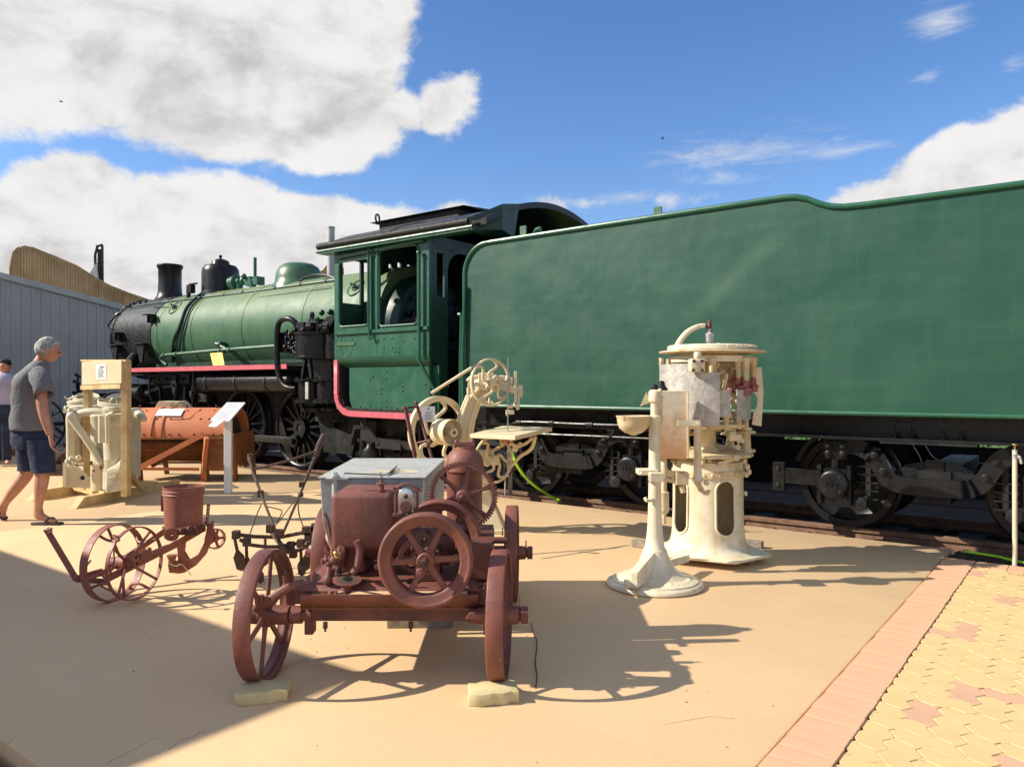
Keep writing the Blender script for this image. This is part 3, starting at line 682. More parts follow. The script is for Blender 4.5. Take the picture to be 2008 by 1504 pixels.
lp('front_handrail', MB().tube(hr, .018, 8, smooth=3), BLACK, smb)
# chimney, sandbox, turret, dome
lp('chimney', MB().lathe([(.36, 2.98), (.30, 3.04), (.245, 3.12), (.225, 3.22), (.218, 3.40), (.222, 3.66), (.245, 3.70), (.25, 3.73), (.235, 3.755), (.20, 3.74), (.19, 3.3)], M4.Translation((14.9, 0, 0)), 32), BLACK)
sand = lp('sandbox', MB().lathe([(.36, 2.96), (.34, 3.06), (.335, 3.10), (.335, 3.42), (.325, 3.50), (.28, 3.56), (.17, 3.585), (.165, 3.60), (.15, 3.65), (.08, 3.685), (.02, 3.70), (.02, 3.72), (.035, 3.74), (.02, 3.765), (1e-5, 3.77)], M4.Translation((13.08, 0, 0)), 32), BLACK)
lp('sand_bracket', MB().cb((13.45, .38, 3.12), (.16, .1, .16)).cb((13.50, .40, 3.0), (.07, .06, .25)).cb((13.3, .42, 3.20), (.25, .05, .03)), SMOKE, sand, bevel=.01)
tb = MB(); tb.lathe([(.04, 0), (.10, .01), (.115, .03), (.115, .13), (.13, .15), (.13, .20), (.07, .23), (.07, .3)], axis_m((12.58, .1, 3.19), (-1, 0, 0)), 20)
tb.cyl((12.25, .1, 3.19), (11.7, .1, 3.17), .045).ball((12.18, .1, 3.2), .08).cb((11.98, .1, 3.17), (.16, .12, .16)).cb((11.72, .1, 3.16), (.12, .16, .14)).cyl((12.3, .1, 3.0), (12.3, .1, 3.2), .06).cyl((11.9, .1, 2.98), (11.9, .1, 3.2), .06).cyl((11.83, .1, 3.15), (11.83, .1, 3.58), .028).ball((12.05, .18, 3.26), .05)
lp('turret', tb, GREEN)
lp('steam_dome', MB().lathe([(.46, 2.90), (.44, 2.99), (.395, 3.05), (.385, 3.12), (.37, 3.22), (.325, 3.31), (.24, 3.365), (.12, 3.385), (1e-5, 3.39)], M4.Translation((10.72, 0, 0)), 40), GREENB)
# handrails and pipes along the boiler
r1 = [L(241, 604, .50), L(300, 595, .50), L(400, 583, .50), L(500, 571, .50), L(600, 557, .50), L(660, 549, .50)]
rail = lp('handrail', MB().tube(r1, .019, 8), GREEND)
r2 = [L(236, 616, .64), L(300, 605, .60), L(370, 598, .57), L(450, 588, .57), L(560, 572, .57), L(656, 559, .57)]
lp('ejector_pipe', MB().tube(r2, .014, 8), GREEND)
r3 = [L(300, 602, .62), L(370, 603, .62), L(440, 594, .62), L(540, 579, .62), L(650, 565, .62)]
lp('lubricator_pipe', MB().tube(r3, .009, 6), BLACKM)
for px_ in (262, 290, 330, 388, 440, 476, 540, 590, 640):
    q = L(px_, 604 - (px_ - 241) * .1335, .50); lp('handrail_post', MB().cyl(q, q - V((0, .08, .12)), .014, n=6).ball(q, .03), GREEND, rail)
lp('clip_row', MB().cb(L(252, 601, .52), (.2, .03, .03)).cb(L(275, 596, .45), (.03, .03, .14)).cb(L(263, 601, .45), (.03, .03, .14)).cb(L(286, 596, .45), (.03, .03, .14)), BLACK, rail)
lp('pipe_over_dome', MB().tube([L(582, 563, .30), L(592, 548, .32), L(615, 540, .34), L(640, 540, .36), L(656, 546, .38)], .018, 8, smooth=4), BLACK)
def wrap(pts, r, off=.03):
    out = []
    for px_, deg in pts:
        a = math.radians(deg); s_ = surf_s(px_, a, RB + off); out.append(V((s_, (RB + off) * math.cos(a), ZC + (RB + off) * math.sin(a))))
    return MB().tube(out, r, 8, smooth=3)
lp('sand_pipe', wrap([(394, 62), (384, 50), (372, 40), (362, 28), (356, 15), (350, 4), (342, -6), (339, -18), (338, -38)], .026), GREEND)
lp('sand_pipe', wrap([(400, 60), (392, 48), (380, 38), (371, 28), (364, 15), (358, 2), (353, -14), (352, -22)], .020), GREEND)
wo = [(px_, py_) for px_, py_ in ((352, 610), (705, 582))]
for px_, deg in ((343, 38), (697, 36)):
    a = math.radians(deg); s_ = surf_s(px_, a); nrm = V((0, math.cos(a), math.sin(a))); c0 = V((s_, 0, ZC)) + nrm * RB
    wp = lp('washout_plug', MB().ring(axis_m(c0, nrm), .135, .155, .014, 32).ring(axis_m(c0, nrm), .05, .065, .03, 16).ball(c0 + nrm * .03, .035), GREENB, boiler)
    lp('plug_handle', MB().beam(c0 + nrm * .05 + V((-.06, 0, -.03)), c0 + nrm * .05 + V((.06, 0, .03)), .03, .03), BLACK, wp, bevel=.004)
gp_ = lp('side_pipe', MB().tube([L(327, 716, .84), L(317, 706, .86), L(316, 700, .88), L(322, 697, .88), L(340, 695, .88), L(430, 687, .88), L(552, 678, .88), L(600, 675, .88)], .030, 10, smooth=3), GREENB)
for px_ in (322, 346, 432, 450): q = L(px_, 697 - (px_ - 322) * .085, .88); lp('pipe_joint', MB().cyl(q - V((.03, 0, 0)), q + V((.03, 0, 0)), .046, n=10), GREENB, gp_)
q = L(432, 676, .86); lp('clack_valve', MB().ball(q, .06).cyl(q, q - V((0, .1, 0)), .05).cyl(q + V((.1, .01, .02)), q - V((.18, 0, .08)), .035).ball(q - V((.14, 0, .1)), .045), GREEND, gp_)
# yellow notice leaning on the running board
ys = thing('yellow_notice', 'bright yellow notice card leaning on the locomotive running board', 'sign', L(428, 716, 1.05), space=TRK)
c0 = L(412, 693, .98); c1 = L(435, 691, .98); c2 = L(440, 716, 1.12); c3 = L(418, 717, 1.12)
ysb = part('card', MB().add([tuple(c) for c in (c0, c1, c2, c3)] + [(c.x, c.y - .01, c.z) for c in (c0, c1, c2, c3)], [(0, 1, 2, 3), (7, 6, 5, 4), (0, 4, 5, 1), (1, 5, 6, 2), (2, 6, 7, 3), (3, 7, 4, 0)]), YELS, ys, TRK, smooth=0)
tl = MB()
for k, (f0, f1, hgt) in enumerate(((.12, .62, .10), (.1, .8, .02), (.1, .86, .02), (.1, .8, .02), (.1, .7, .02), (.1, .84, .02))):
    t_ = .10 + k * .15; A = c0.lerp(c3, t_); B = c1.lerp(c2, t_); A2 = c0.lerp(c3, t_ + hgt * .6); B2 = c1.lerp(c2, t_ + hgt * .6)
    vs = [A.lerp(B, f0), A.lerp(B, f1), A2.lerp(B2, f1), A2.lerp(B2, f0)]; tl.add([tuple(v + V((0, .004, 0))) for v in vs] + [tuple(v + V((0, .002, 0))) for v in vs], [(0, 1, 2, 3), (7, 6, 5, 4), (0, 4, 5, 1), (1, 5, 6, 2), (2, 6, 7, 3), (3, 7, 4, 0)])
part('lettering', tl, INK, ysb, TRK, smooth=0)
# running board with pink edge
rbd = lp('running_board', MB().box((9.35, .62, 1.585), (15.75, 1.225, 1.61)), BLACKM)
lp('edge_strip', MB().box((9.35, 1.228, 1.562), (15.75, 1.25, 1.634)), PINK, rbd, bevel=.003)
lp('edge_lip', MB().box((9.36, 1.19, 1.612), (15.74, 1.226, 1.634)), PINK, rbd)
lp('brackets', MB().tube([L(283, 725, 1.2), L(287, 730, 1.2), L(293, 736, 1.16), L(293, 775, 1.16), L(299, 784, 1.1)], .022, 8, smooth=3).tube([L(375, 722, 1.2), L(379, 730, 1.16), L(380, 740, 1.16), L(380, 762, 1.16), L(384, 768, 1.1)], .022, 8, smooth=3), BLACK, rbd)
lp('small_steps', MB().cb(L(343, 727, 1.2), (.22, .08, .015)).cb(L(271, 735, .95), (.2, .1, .02)), PIPEG, rbd)
lp('steam_pipe', MB().cyl(L(266, 700, .72), L(244, 727, 1.0), .11, n=20), SMOKE)
# air reservoir
res = lp('air_reservoir', MB().lathe([(1e-5, 0), (.1, .012), (.165, .06), (.170, .1), (.170, 2.55), (.165, 2.6), (.1, 2.65), (1e-5, 2.66)], axis_m((9.45, .98, 1.38), (1, 0, 0)), 32), BLACK)
for s_ in (10.05, 10.85, 11.7): lp('strap', MB().ring(axis_m((s_, .98, 1.38), (1, 0, 0)), .170, .180, .05, 32), BLACKM, res)
# valve gear
vg = MB(); z0 = 1.44; y0 = 1.0
sA = L(375, 740, y0).x; sB = L(296, 740, y0).x
def slot_bar(mb, s0, s1, z_, h, y_, n, th=.04):
    w_ = (s1 - s0) / n; sh = h * .32
    mb.box((s0, y_, z_ - h / 2), (s1, y_ + th, z_ - sh / 2)); mb.box((s0, y_, z_ + sh / 2), (s1, y_ + th, z_ + h / 2))
    for k in range(n + 1): mb.box((s0 + w_ * k - w_ * .2 if k else s0, y_ + .001, z_ - sh / 2), (s0 + w_ * k + w_ * .2 if k < n else s1, y_ + th - .001, z_ + sh / 2))
slot_bar(vg, sA, sB, z0, .17, y0, 5)
lp('motion_bracket', vg, SMOKE, bevel=.004)
q = L(343, 754, 1.06); lp('expansion_link', MB().lathe([(1e-5, 0), (.13, 0), (.14, .02), (.14, .05), (.11, .06), (1e-5, .065)], M4.Translation(q - V((0, .03, 0))) @ M4.Rotation(-PI / 2, 4, 'X') @ M4.Diagonal((.62, 1.25, 1, 1)), 24).cyl(q + V((0, 0, -.0)), q + V((0, .06, 0)), .03), SMOKE)
vc = lp('valve_chest', MB().lathe([(.13, 0), (.17, .02), (.17, .08), (.15, .1), (.15, .42), (.17, .44), (.17, .5), (.1, .52), (.06, .6)], axis_m((13.95, .98, 1.17), (1, 0, 0)), 24).lathe([(.06, 0), (.06, .2)], axis_m((13.75, .98, 1.17), (1, 0, 0)), 12), BLACK)
lp('studs', domes(MB(), [V((13.94, .98 + .11 * math.cos(a), 1.17 + .11 * math.sin(a))) for a in [k * PI / 4 for k in range(8)]], (-1, 0, 0), .018), BLACK, vc, kind='stuff')
cyl = MB(); cyl.lathe([(.24, 0), (.33, .02), (.33, .08), (.30, .1), (.30, 1.0), (.33, 1.02), (.33, 1.08), (.2, 1.12)], axis_m((14.2, .92, .86), (1, 0, 0)), 36)
cy = lp('cylinder', cyl, BLACK)
cs = MB()
for k in range(16): s_ = 14.33 + k * .055; cs.ring(axis_m((s_, .92, .86), (1, 0, 0)), .299, .312, .012, 36)
lp('cladding_ribs', cs, PIPEG, cy, kind='stuff')
lp('slide_bars', MB().box((12.6, .86, .98), (14.2, .98, 1.03)).box((12.6, .86, .70), (14.2, .98, .75)).box((12.55, .84, .68), (12.62, 1.0, 1.3)), BLACK)
lp('crosshead', MB().cb((13.2, .92, .865), (.28, .16, .24)).cyl((13.2, .92, .865), (14.2, .92, .865), .035), SMOKE, bevel=.01)
mo = MB(); mo.beam((13.2, 1.03, .865), (11.45, 1.08, .66), .05, .11).beam((12.0, 1.0, 1.45), (13.9, 1.0, 1.2), .03, .05).beam((13.2, 1.05, .8), (13.3, 1.05, 1.3), .03, .05).beam((12.7, 1.05, 1.5), (12.75, 1.05, 1.05), .04, .08).beam((12.35, .95, 1.55), (12.35, .95, 1.0), .05, .08).beam((11.0, .9, 1.5), (12.5, .9, .95), .02, .02).beam((13.5, .98, 1.25), (13.7, .98, 1.55), .04, .06)
lp('connecting_rod', mo, BLACK, bevel=.004)
lp('motion_details', MB().ball((12.3, 1.0, 1.15), .06).ball((12.5, 1.02, 1.02), .06).cyl((12.2, .9, 1.2), (12.2, 1.1, 1.2), .04).beam((12.9, .98, 1.28), (13.25, .98, 1.28), .015, .02).ball((12.9, 1.0, 1.29), .03).cb((12.0, .95, 1.12), (.25, .1, .14)), BLACKM)
# main frames, ash pan, cab under-structure
lp('main_frame', MB().box((6.4, .42, .50), (15.9, .47, 1.35)).box((6.4, -.47, .50), (15.9, -.42, 1.35)).box((8.3, -.7, .78), (9.4, .7, 1.6)).box((6.3, -.9, .70), (8.4, .9, .92)), BLACKM)
lp('firebox', MB().box((8.25, -.62, .95), (9.7, .62, 1.9)), BLACKM)
lp('boiler_cleading', MB().box((9.4, -.60, 1.35), (14.3, .60, 1.75)), GREEND)
lp('side_step_plate', MB().prism([(L(620, 800, .95).x, 1.05), (L(648, 790, .95).x, 1.05), (L(655, 845, .95).x, .72), (L(700, 858, .95).x, .60), (L(690, 880, .95).x, .36), (L(636, 878, .95).x, .36)], .93, .96, M4(((1, 0, 0, 0), (0, 0, 1, 0), (0, 1, 0, 0), (0, 0, 0, 1)))), SMOKE, smooth=0, bevel=.003)
eq = [L(686, 870, 1.0), L(696, 838, 1.0), L(727, 838, 1.0), L(742, 872, 1.0)]
lp('step_hanger', MB().ribbon([(p_.x, p_.z) for p_ in eq], .06, .97, 1.01, M4(((1, 0, 0, 0), (0, 0, 1, 0), (0, 1, 0, 0), (0, 0, 0, 1)))).beam(L(714, 812, 1.0), L(718, 838, 1.0), .06, .03), SMOKE, bevel=.003)
lp('foot_plate_step', MB().prism([(L(775, 868, 1.1).x, .60), (L(812, 868, 1.1).x, .60), (L(810, 885, 1.1).x, .48), (L(785, 884, 1.1).x, .50)], 1.0, 1.03, M4(((1, 0, 0, 0), (0, 0, 1, 0), (0, 1, 0, 0), (0, 0, 0, 1)))).beam((6.9, 1.0, .6), (6.9, 1.0, .95), .04, .03), SMOKE)
qv = L(727, 893, 1.0); lp('drain_valve', MB().lathe([(.07, -.14), (.11, -.08), (.12, 0), (.11, .07), (.06, .12), (.05, .17), (1e-5, .18)], M4.Translation(qv), 18).cyl(qv + V((.16, 0, -.1)), qv + V((.16, 0, .2)), .04).cyl(qv + V((.16, 0, .0)), qv + V((.16, 0, .06)), .06), SMOKE)
bx = MB()
for k, (s_, z_, w_, h_) in enumerate(((7.5, .55, .5, .16), (6.9, .82, .7, .1), (7.9, .7, .3, .3))): bx.cb((s_, .9, z_), (w_, .2, h_))
lp('ashpan_gear', bx, BLACKM, bevel=.01)
# driving wheels
def drive_spokes(R=.60, r0=.11):
    return MB().add([(r0, -.026, -.028), (r0, .026, -.028), (r0, .022, .028), (r0, -.022, .028), (R, -.017, -.018), (R, .017, -.018), (R, .015, .018), (R, -.015, .018)], [(0, 3, 2, 1), (4, 5, 6, 7), (0, 1, 5, 4), (1, 2, 6, 5), (2, 3, 7, 6), (3, 0, 4, 7)])
def driver(s_, sign):
    w = TRK @ M4.Translation((s_, .53 * sign, .66)) @ M4.Rotation(-sign * PI / 2, 4, 'X')
    R = .64; prof_ = [(R - .085, -.05), (R - .02, -.055), (R + .025, -.055), (R + .025, -.03), (R, -.02), (R - .004, .07), (R - .05, .078), (R - .085, .05)]
    rim = spoked('driving_wheel', loco, w, BLACK, R, .13, .06, .15, .17, 16, drive_spokes(R - .08, .13), roll=.1, prof=prof_, seg=56)
    cr = M4.Rotation(math.radians(0), 4, 'Z')
    cm = MB(); ca = math.radians(205 if sign > 0 else 25)
    cm.prism([(R * .88 * math.cos(a), R * .88 * math.sin(a)) for a in [ca + PI + k * .16 for k in range(-5, 6)]], -.03, .05)
    inst('counterweight', mesh_of('counterweight', cm, BLACK), rim, w)
    return rim
for s_ in (9.9, 11.45, 13.0):
    for sg in (1, -1): driver(s_, sg)
    lp('axle', MB().cyl((s_, -.6, .66), (s_, .6, .66), .08), BLACKM)
cr_ = MB(); zr = .45; ys_ = .74
for s_ in (9.82, 11.37, 12.92): cr_.cyl((s_, .6, zr + .02), (s_, .82, zr + .02), .055, n=16).cyl((s_, .70, zr + .02), (s_, .79, zr + .02), .10, n=20).cyl((s_, .82, zr + .02), (s_, .84, zr + .02), .045, n=6)
crd = lp('crank_pins', cr_, BLACK)
lp('coupling_rod', MB().box((9.85, .72, zr - .035), (11.35, .76, zr + .075)).box((11.4, .72, zr - .035), (12.9, .76, zr + .075)), SMOKE, bevel=.012, seg=2)
# bogie and trailing wheels
def disc_wheel(name, parent, s_, y_, R, sign, m=BLACK):
    w = TRK @ M4.Translation((s_, y_, R + .022)) @ M4.Rotation(-sign * PI / 2, 4, 'X')
    pr = [(.05, .06), (.09, .055), (.10, .02), (R - .14, -.005), (R - .075, .03), (R - .065, .062), (R - .004, .066), (R, -.03), (R + .028, -.04), (R + .028, -.06), (R - .07, -.06), (R - .1, -.04), (.1, -.05), (.05, -.06)]
    return inst(name, mesh_of(name, MB().lathe(pr, None, 48, closed=True), m, 40), parent, w)
for s_ in (14.05, 15.35, 7.75):
    for sg in (1, -1): disc_wheel('carrying_wheel', loco, s_, .53 * sg, .40, sg)
lp('bogie_frame', MB().box((13.8, -.6, .35), (15.8, .6, .5)), BLACKM)
# front buffer beam
bb = lp('buffer_beam', MB().box((16.05, -1.2, .72), (16.14, 1.2, 1.12)), PINK, bevel=.006)
lp('front_platform', MB().box((15.7, -1.2, 1.12), (16.14, 1.2, 1.16)), BLACKM)
lp('platform_post', MB().cyl((15.72, 1.15, .9), (15.72, 1.15, 1.7), .02), PINK)
q0 = L(152, 735, .9); hs_ = MB()
for k, (a_, b__) in enumerate((((150, 735), (158, 742)), ((146, 748), (150, 760)), ((154, 752), (148, 775)), ((157, 765), (150, 790)), ((147, 785), (156, 800)), ((145, 770), (140, 795)))):
    hs_.tube([L(*a_, .95), L((a_[0] + b__[0]) / 2 + 3, (a_[1] + b__[1]) / 2, .95), L(*b__, .95)], .022, 6, smooth=2).ball(L(*a_, .95), .04)
hs_.cyl(L(153, 738, .93), L(149, 812, .93), .02)
lp('brake_hoses', hs_, BLACK)
lp('coupler', MB().box((16.14, -.12, .70), (16.5, .12, .94)).cyl((16.45, 0, .66), (16.45, 0, .98), .1), BLACKM, bevel=.02)
# cowcatcher bars
for k in range(9):
    y_ = -1.0 + k * .25; lp('pilot_bar', MB().beam((16.1, y_, .75), (16.7, y_ * .35, .12), .05, .03), BLACKM)

# air pump
PX = 8.80; PY = 1.06
pm = lp('air_pump', MB().lathe([(.30, 1.70), (.325, 1.705), (.325, 1.73), (.31, 1.74), (.31, 2.03), (.33, 2.04), (.33, 2.075), (.2, 2.08)], M4.Translation((PX + .08, PY, 0)), 32), BLACK)
lp('pump_body', MB().lathe([(.25, 1.70), (.25, 2.06)], M4.Translation((PX - .28, PY - .12, 0)), 24), BLACK, pm)
lp('pump_strut', MB().beam((PX + .36, PY, 1.70), (PX + .40, PY + .02, 1.42), .05, .05).beam((PX - .02, PY + .22, 1.70), (PX - .1, PY + .24, 1.42), .05, .05).beam((PX - .35, PY + .05, 1.70), (PX - .38, PY + .05, 1.42), .05, .05).box((PX - .22, PY - .2, 1.42), (PX + .2, PY + .0, 1.7)), BLACK, pm, bevel=.004)
fl = [(PX + .22, .24), (PX - .20, .24)]
for z_ in (1.385, 1.075):
    f_ = MB()
    for s_, r_ in fl: f_.lathe([(r_, 0), (r_ + .012, .004), (r_ + .012, .026), (r_, .03)], M4.Translation((s_, PY, z_ + (.0003 if s_ > PX else 0))), 28)
    lp('pump_flange', f_, BLACK, pm)
bo = MB()
for s_, r_ in fl:
    for k in range(14):
        a = 2 * PI * k / 14
        for z_ in (1.415, 1.105): bo.lathe([(.018, 0), (.018, .016), (.008, .018), (.008, .03)], M4.Translation((s_ + (r_ - .03) * math.cos(a), PY + (r_ - .03) * math.sin(a), z_)), 6)
        for z_ in (1.385, 1.075): bo.lathe([(.018, -.016), (.018, 0)], M4.Translation((s_ + (r_ - .03) * math.cos(a), PY + (r_ - .03) * math.sin(a), z_)), 6)
lp('flange_bolts', bo, SMOKE, pm, kind='stuff')
for s_ in (PX + .22, PX - .20): lp('pump_cylinder', MB().lathe([(.185, 1.10), (.185, 1.39)], M4.Translation((s_, PY, 0)), 24), BLACK, pm)
lp('pump_plate', MB().cb((PX + .06, PY + .20, 1.25), (.07, .02, .24)), PIPEG, pm, bevel=.003)
lp('pump_bottom', MB().lathe([(.05, .93), (.14, .95), (.16, 1.0), (.12, 1.03), (.12, 1.07)], M4.Translation((PX + .2, PY, 0)), 16).lathe([(.05, .95), (.12, .97), (.14, 1.0), (.1, 1.07)], M4.Translation((PX - .2, PY, 0)), 16).cyl((PX - .5, PY, 1.14), (PX - .4, PY, 1.14), .06), BLACK, pm)
hd_ = MB(); rr = random.Random(12)
for k in range(26): hd_.ball((PX + rr.uniform(-.36, .34), PY + rr.uniform(-.1, .22), 2.10 + rr.uniform(0, .10)), rr.uniform(.035, .085), 8)
for k in range(9): p_ = V((PX + rr.uniform(-.34, .32), PY + rr.uniform(0, .2), 2.08)); hd_.cyl(p_, p_ + V((0, 0, rr.uniform(.1, .2))), .022, n=8)
hd_.cb((PX + .24, PY + .1, 2.15), (.2, .2, .14)).cb((PX - .02, PY + .08, 2.16), (.16, .2, .2)).prism([(-.16, 0), (.1, 0), (-.16, .2), (-.34, .2)], -.03, .03, M4(((1, 0, 0, PX - .2), (0, 0, 1, PY + .15), (0, 1, 0, 2.08), (0, 0, 0, 1))))
lp('pump_head', hd_, BLACK, pm)
qe = L(612, 620, 1.15); lp('lifting_eye', MB().ring(axis_m(qe, (.35, 1, 0)), .035, .062, .03, 16).cyl(qe - V((0, 0, .05)), qe - V((0, 0, .16)), .02), BLACK, pm)
vb = MB(); vb.cb(L(567, 672, 1.1), (.16, .22, .30))
for k in range(22): p_ = L(rr.uniform(559, 582), rr.uniform(645, 695), 1.2); vb.ball(p_, rr.uniform(.02, .045), 7)
lp('valve_block', vb, BLACK, pm, bevel=.01)
up = [L(584, 646, 1.22), L(578, 632, 1.24), L(566, 625, 1.26), L(552, 628, 1.26), L(545, 640, 1.26), L(543, 670, 1.26), L(544, 715, 1.26), L(548, 740, 1.26), L(557, 755, 1.26), L(568, 761, 1.25), L(580, 762, 1.22)]
lp('exhaust_pipe', MB().tube(up, .042, 14, smooth=4), BLACK)
lp('mount_plate', MB().box((8.25, .98, L(640, 645, 1.0).z), (8.66, 1.0, L(640, 608, 1.0).z)), GREENB, bevel=.01)
lp('mount_bolts', MB().ball(L(631, 613, 1.02), .045).ball(L(647, 612, 1.02), .045), GREEND)

# cab
CY = 1.30
def panel_holes(s0, s1, z0, z1, holes, y0, y1, rad=.07):
    """sheet in the s-z plane with rectangular openings whose corners are rounded"""
    mb = MB(); ss_ = sorted({s0, s1, *[h[0] for h in holes], *[h[1] for h in holes]}); zs = sorted({z0, z1, *[h[2] for h in holes], *[h[3] for h in holes]})
    for i in range(len(ss_) - 1):
        run = None
        for j in range(len(zs) - 1):
            cs_, cz = (ss_[i] + ss_[i + 1]) / 2, (zs[j] + zs[j + 1]) / 2
            inside = any(h[0] < cs_ < h[1] and h[2] < cz < h[3] for h in holes)
            if not inside: mb.box((ss_[i], y0, zs[j]), (ss_[i + 1], y1, zs[j + 1]))
    mp = M4(((1, 0, 0, 0), (0, 0, 1, 0), (0, 1, 0, 0), (0, 0, 0, 1)))
    for a, b__, c, e in holes:
        for cx, cz, sx, sz in ((a, c, 1, 1), (b__, c, -1, 1), (a, e, 1, -1), (b__, e, -1, -1)):
            pts = [(cx, cz)] + [(cx + sx * (rad - rad * math.cos(t_)), cz + sz * (rad - rad * math.sin(t_))) for t_ in [k * PI / 12 for k in range(7)]][::-1]
            mb.prism(pts, y0 + .001, y1 - .001, mp)
    return mb
SF, SR = 8.22, 6.46
W1 = (7.52, 8.12, 2.11, 2.98); W2 = (6.64, 7.34, 2.08, 3.06)
cab = lp('cab_side', panel_holes(SR, SF, 1.70, 3.16, [W1, W2], CY - .03, CY), GREEN, smooth=0)
for W_ in (W1, W2):
    a, b__, c, e = W_; r_ = .07
    path_ = [V((x_, CY + .004, z_)) for x_, z_ in arc2(a + r_, c + r_, r_, 180, 270, 5) + arc2(b__ - r_, c + r_, r_, 270, 360, 5) + arc2(b__ - r_, e - r_, r_, 0, 90, 5) + arc2(a + r_, e - r_, r_, 90, 180, 5)]
    lp('window_frame', MB().tube(path_, .014, 6, closed=True), GREEN, cab)
lp('drip_strip', MB().beam((6.52, CY + .03, 3.09), (8.14, CY + .03, 3.04), .03, .04).beam((7.36, CY + .01, 2.05), (7.36, CY + .01, 3.1), .03, .03), GREEN, cab, bevel=.004)
lp('sill_rail', MB().box((SR, CY + .0, 2.00), (SF - .03, CY + .03, 2.045)).box((7.46, CY + .0, 2.05), (7.50, CY + .02, 3.0)), GREEN, cab, bevel=.004)
lp('cab_waist', MB().loft([[(s_, CY, 1.705), (s_, CY - .03, 1.705), (s_, CY - .15, 1.58), (s_, CY - .12, 1.555), (s_, CY - .05, 1.60), (s_, CY - .008, 1.65)] for s_ in (SR - .0, SF - .0)]), GREEN, smooth=60)
low = [(6.38, .975), (6.38, 1.57), (8.02, 1.57), (8.02, 1.20)] + [(7.82 + .2 * math.cos(a), 1.175 - .2 * math.sin(a)) for a in [k * PI / 10 for k in range(6)]]
MXZ = M4(((1, 0, 0, 0), (0, 0, 1, 0), (0, 1, 0, 0), (0, 0, 0, 1)))
lp('cab_lower_side', MB().prism(low, CY - .12, CY - .09, MXZ), GREEN, smooth=0)
pk = [(8.20, 1.67), (8.20, 1.25)] + arc2(7.93, 1.22, .27, 0, -90, 8) + [(7.6, .945), (6.35, .935)]
lp('cab_skirt_edge', MB().ribbon(pk, .075, CY - .04, CY + .0, MXZ), PINK, bevel=.004)
lp('cab_skirt', MB().ribbon([(p_[0] - (.035 if i < 6 else 0), p_[1] + (.03 if i >= 8 else 0)) for i, p_ in enumerate(pk)], .09, CY - .13, CY - .045, MXZ), BLACKM)
rv = MB()
for k in range(17): domes(rv, [V((6.52 + k * .102, CY, 3.135 - .0))], (0, 1, 0), .014)
for k in range(16): domes(rv, [V((SR + .03, CY, 1.75 + k * .09))], (0, 1, 0), .010)
for (a_, b__) in ((7.25, 1.92), (7.1, 1.92), (7.25, 1.8), (7.1, 1.8), (7.05, 1.7 + .05), (6.98, 1.74), (7.9, 3.08), (7.6, 3.08), (7.95, 1.88), (6.9, 1.88), (6.7, 1.9), (6.55, 1.80)): domes(rv, [V((a_, CY, b__))], (0, 1, 0), .014)
for (a_, b__) in ((7.55, 1.45), (7.6, 1.4), (7.3, 1.5), (7.3, 1.42), (7.4, 1.28), (7.4, 1.22), (7.3, 1.12), (7.0, 1.32), (6.6, 1.34), (7.0, 1.26), (7.55, 1.43)): domes(rv, [V((a_, CY - .09, b__))], (0, 1, 0), .016)
for k in range(14): domes(rv, [V((6.5 + k * .1, CY - .09, 1.03 + (k % 3) * .012))], (0, 1, 0), .014)
lp('cab_rivets', rv, GREEND, cab, kind='stuff')
npl = L(672, 677, CY); lp('name_plate', MB().box((8.16, CY + .001, 1.855), (7.80, CY + .012, 1.90)), GREENB, cab, bevel=.003)
lp('plate_ring', MB().add([], []).ring(M4.Translation((7.97, CY + .002, 1.87)) @ M4.Rotation(PI / 2, 4, 'X') @ M4.Diagonal((.7, 1, 1, 1)), .165, .17, .006, 32), GREENB, cab)
# cab front (spectacle) plate with openings and small round holes
def plate_yz(s0, s1, y0, y1, z0, z1, holes, arch=None):
    mb = MB(); ys = sorted({y0, y1, *[h[0] for h in holes], *[h[1] for h in holes]}); zs = sorted({z0, z1, *[h[2] for h in holes], *[h[3] for h in holes]})
    for i in range(len(ys) - 1):
        for j in range(len(zs) - 1):
            cy_, cz = (ys[i] + ys[i + 1]) / 2, (zs[j] + zs[j + 1]) / 2
            if not any(h[0] < cy_ < h[1] and h[2] < cz < h[3] for h in holes): mb.box((s0, ys[i], zs[j]), (s1, ys[i + 1], zs[j + 1]))
    return mb
hl = [(.50, .80, 2.50, 3.05), (.86, 1.18, 2.45, 3.05)]
for (y_, z_, r_) in ((.30, 3.06, .030), (.22, 2.98, .02), (.12, 3.10, .034), (.04, 2.97, .022), (-.08, 3.10, .030), (-.10, 3.02, .016), (-.22, 2.93, .014), (-.36, 3.0, .030), (.30, 2.88, .012), (0.05, 2.86, .014)): hl.append((y_ - r_, y_ + r_, z_ - r_, z_ + r_))
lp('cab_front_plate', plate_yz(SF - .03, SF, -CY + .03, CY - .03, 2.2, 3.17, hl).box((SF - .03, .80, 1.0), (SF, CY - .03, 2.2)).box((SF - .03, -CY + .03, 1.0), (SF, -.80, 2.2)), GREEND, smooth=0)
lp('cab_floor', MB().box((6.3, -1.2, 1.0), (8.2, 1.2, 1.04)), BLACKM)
lp('cab_far_side', panel_holes(SR, SF, 1.0, 3.16, [(6.62, 6.80, 2.62, 2.84), (6.90, 6.98, 2.66, 2.86)], -CY, -CY + .03, .02), GREEND, smooth=0)
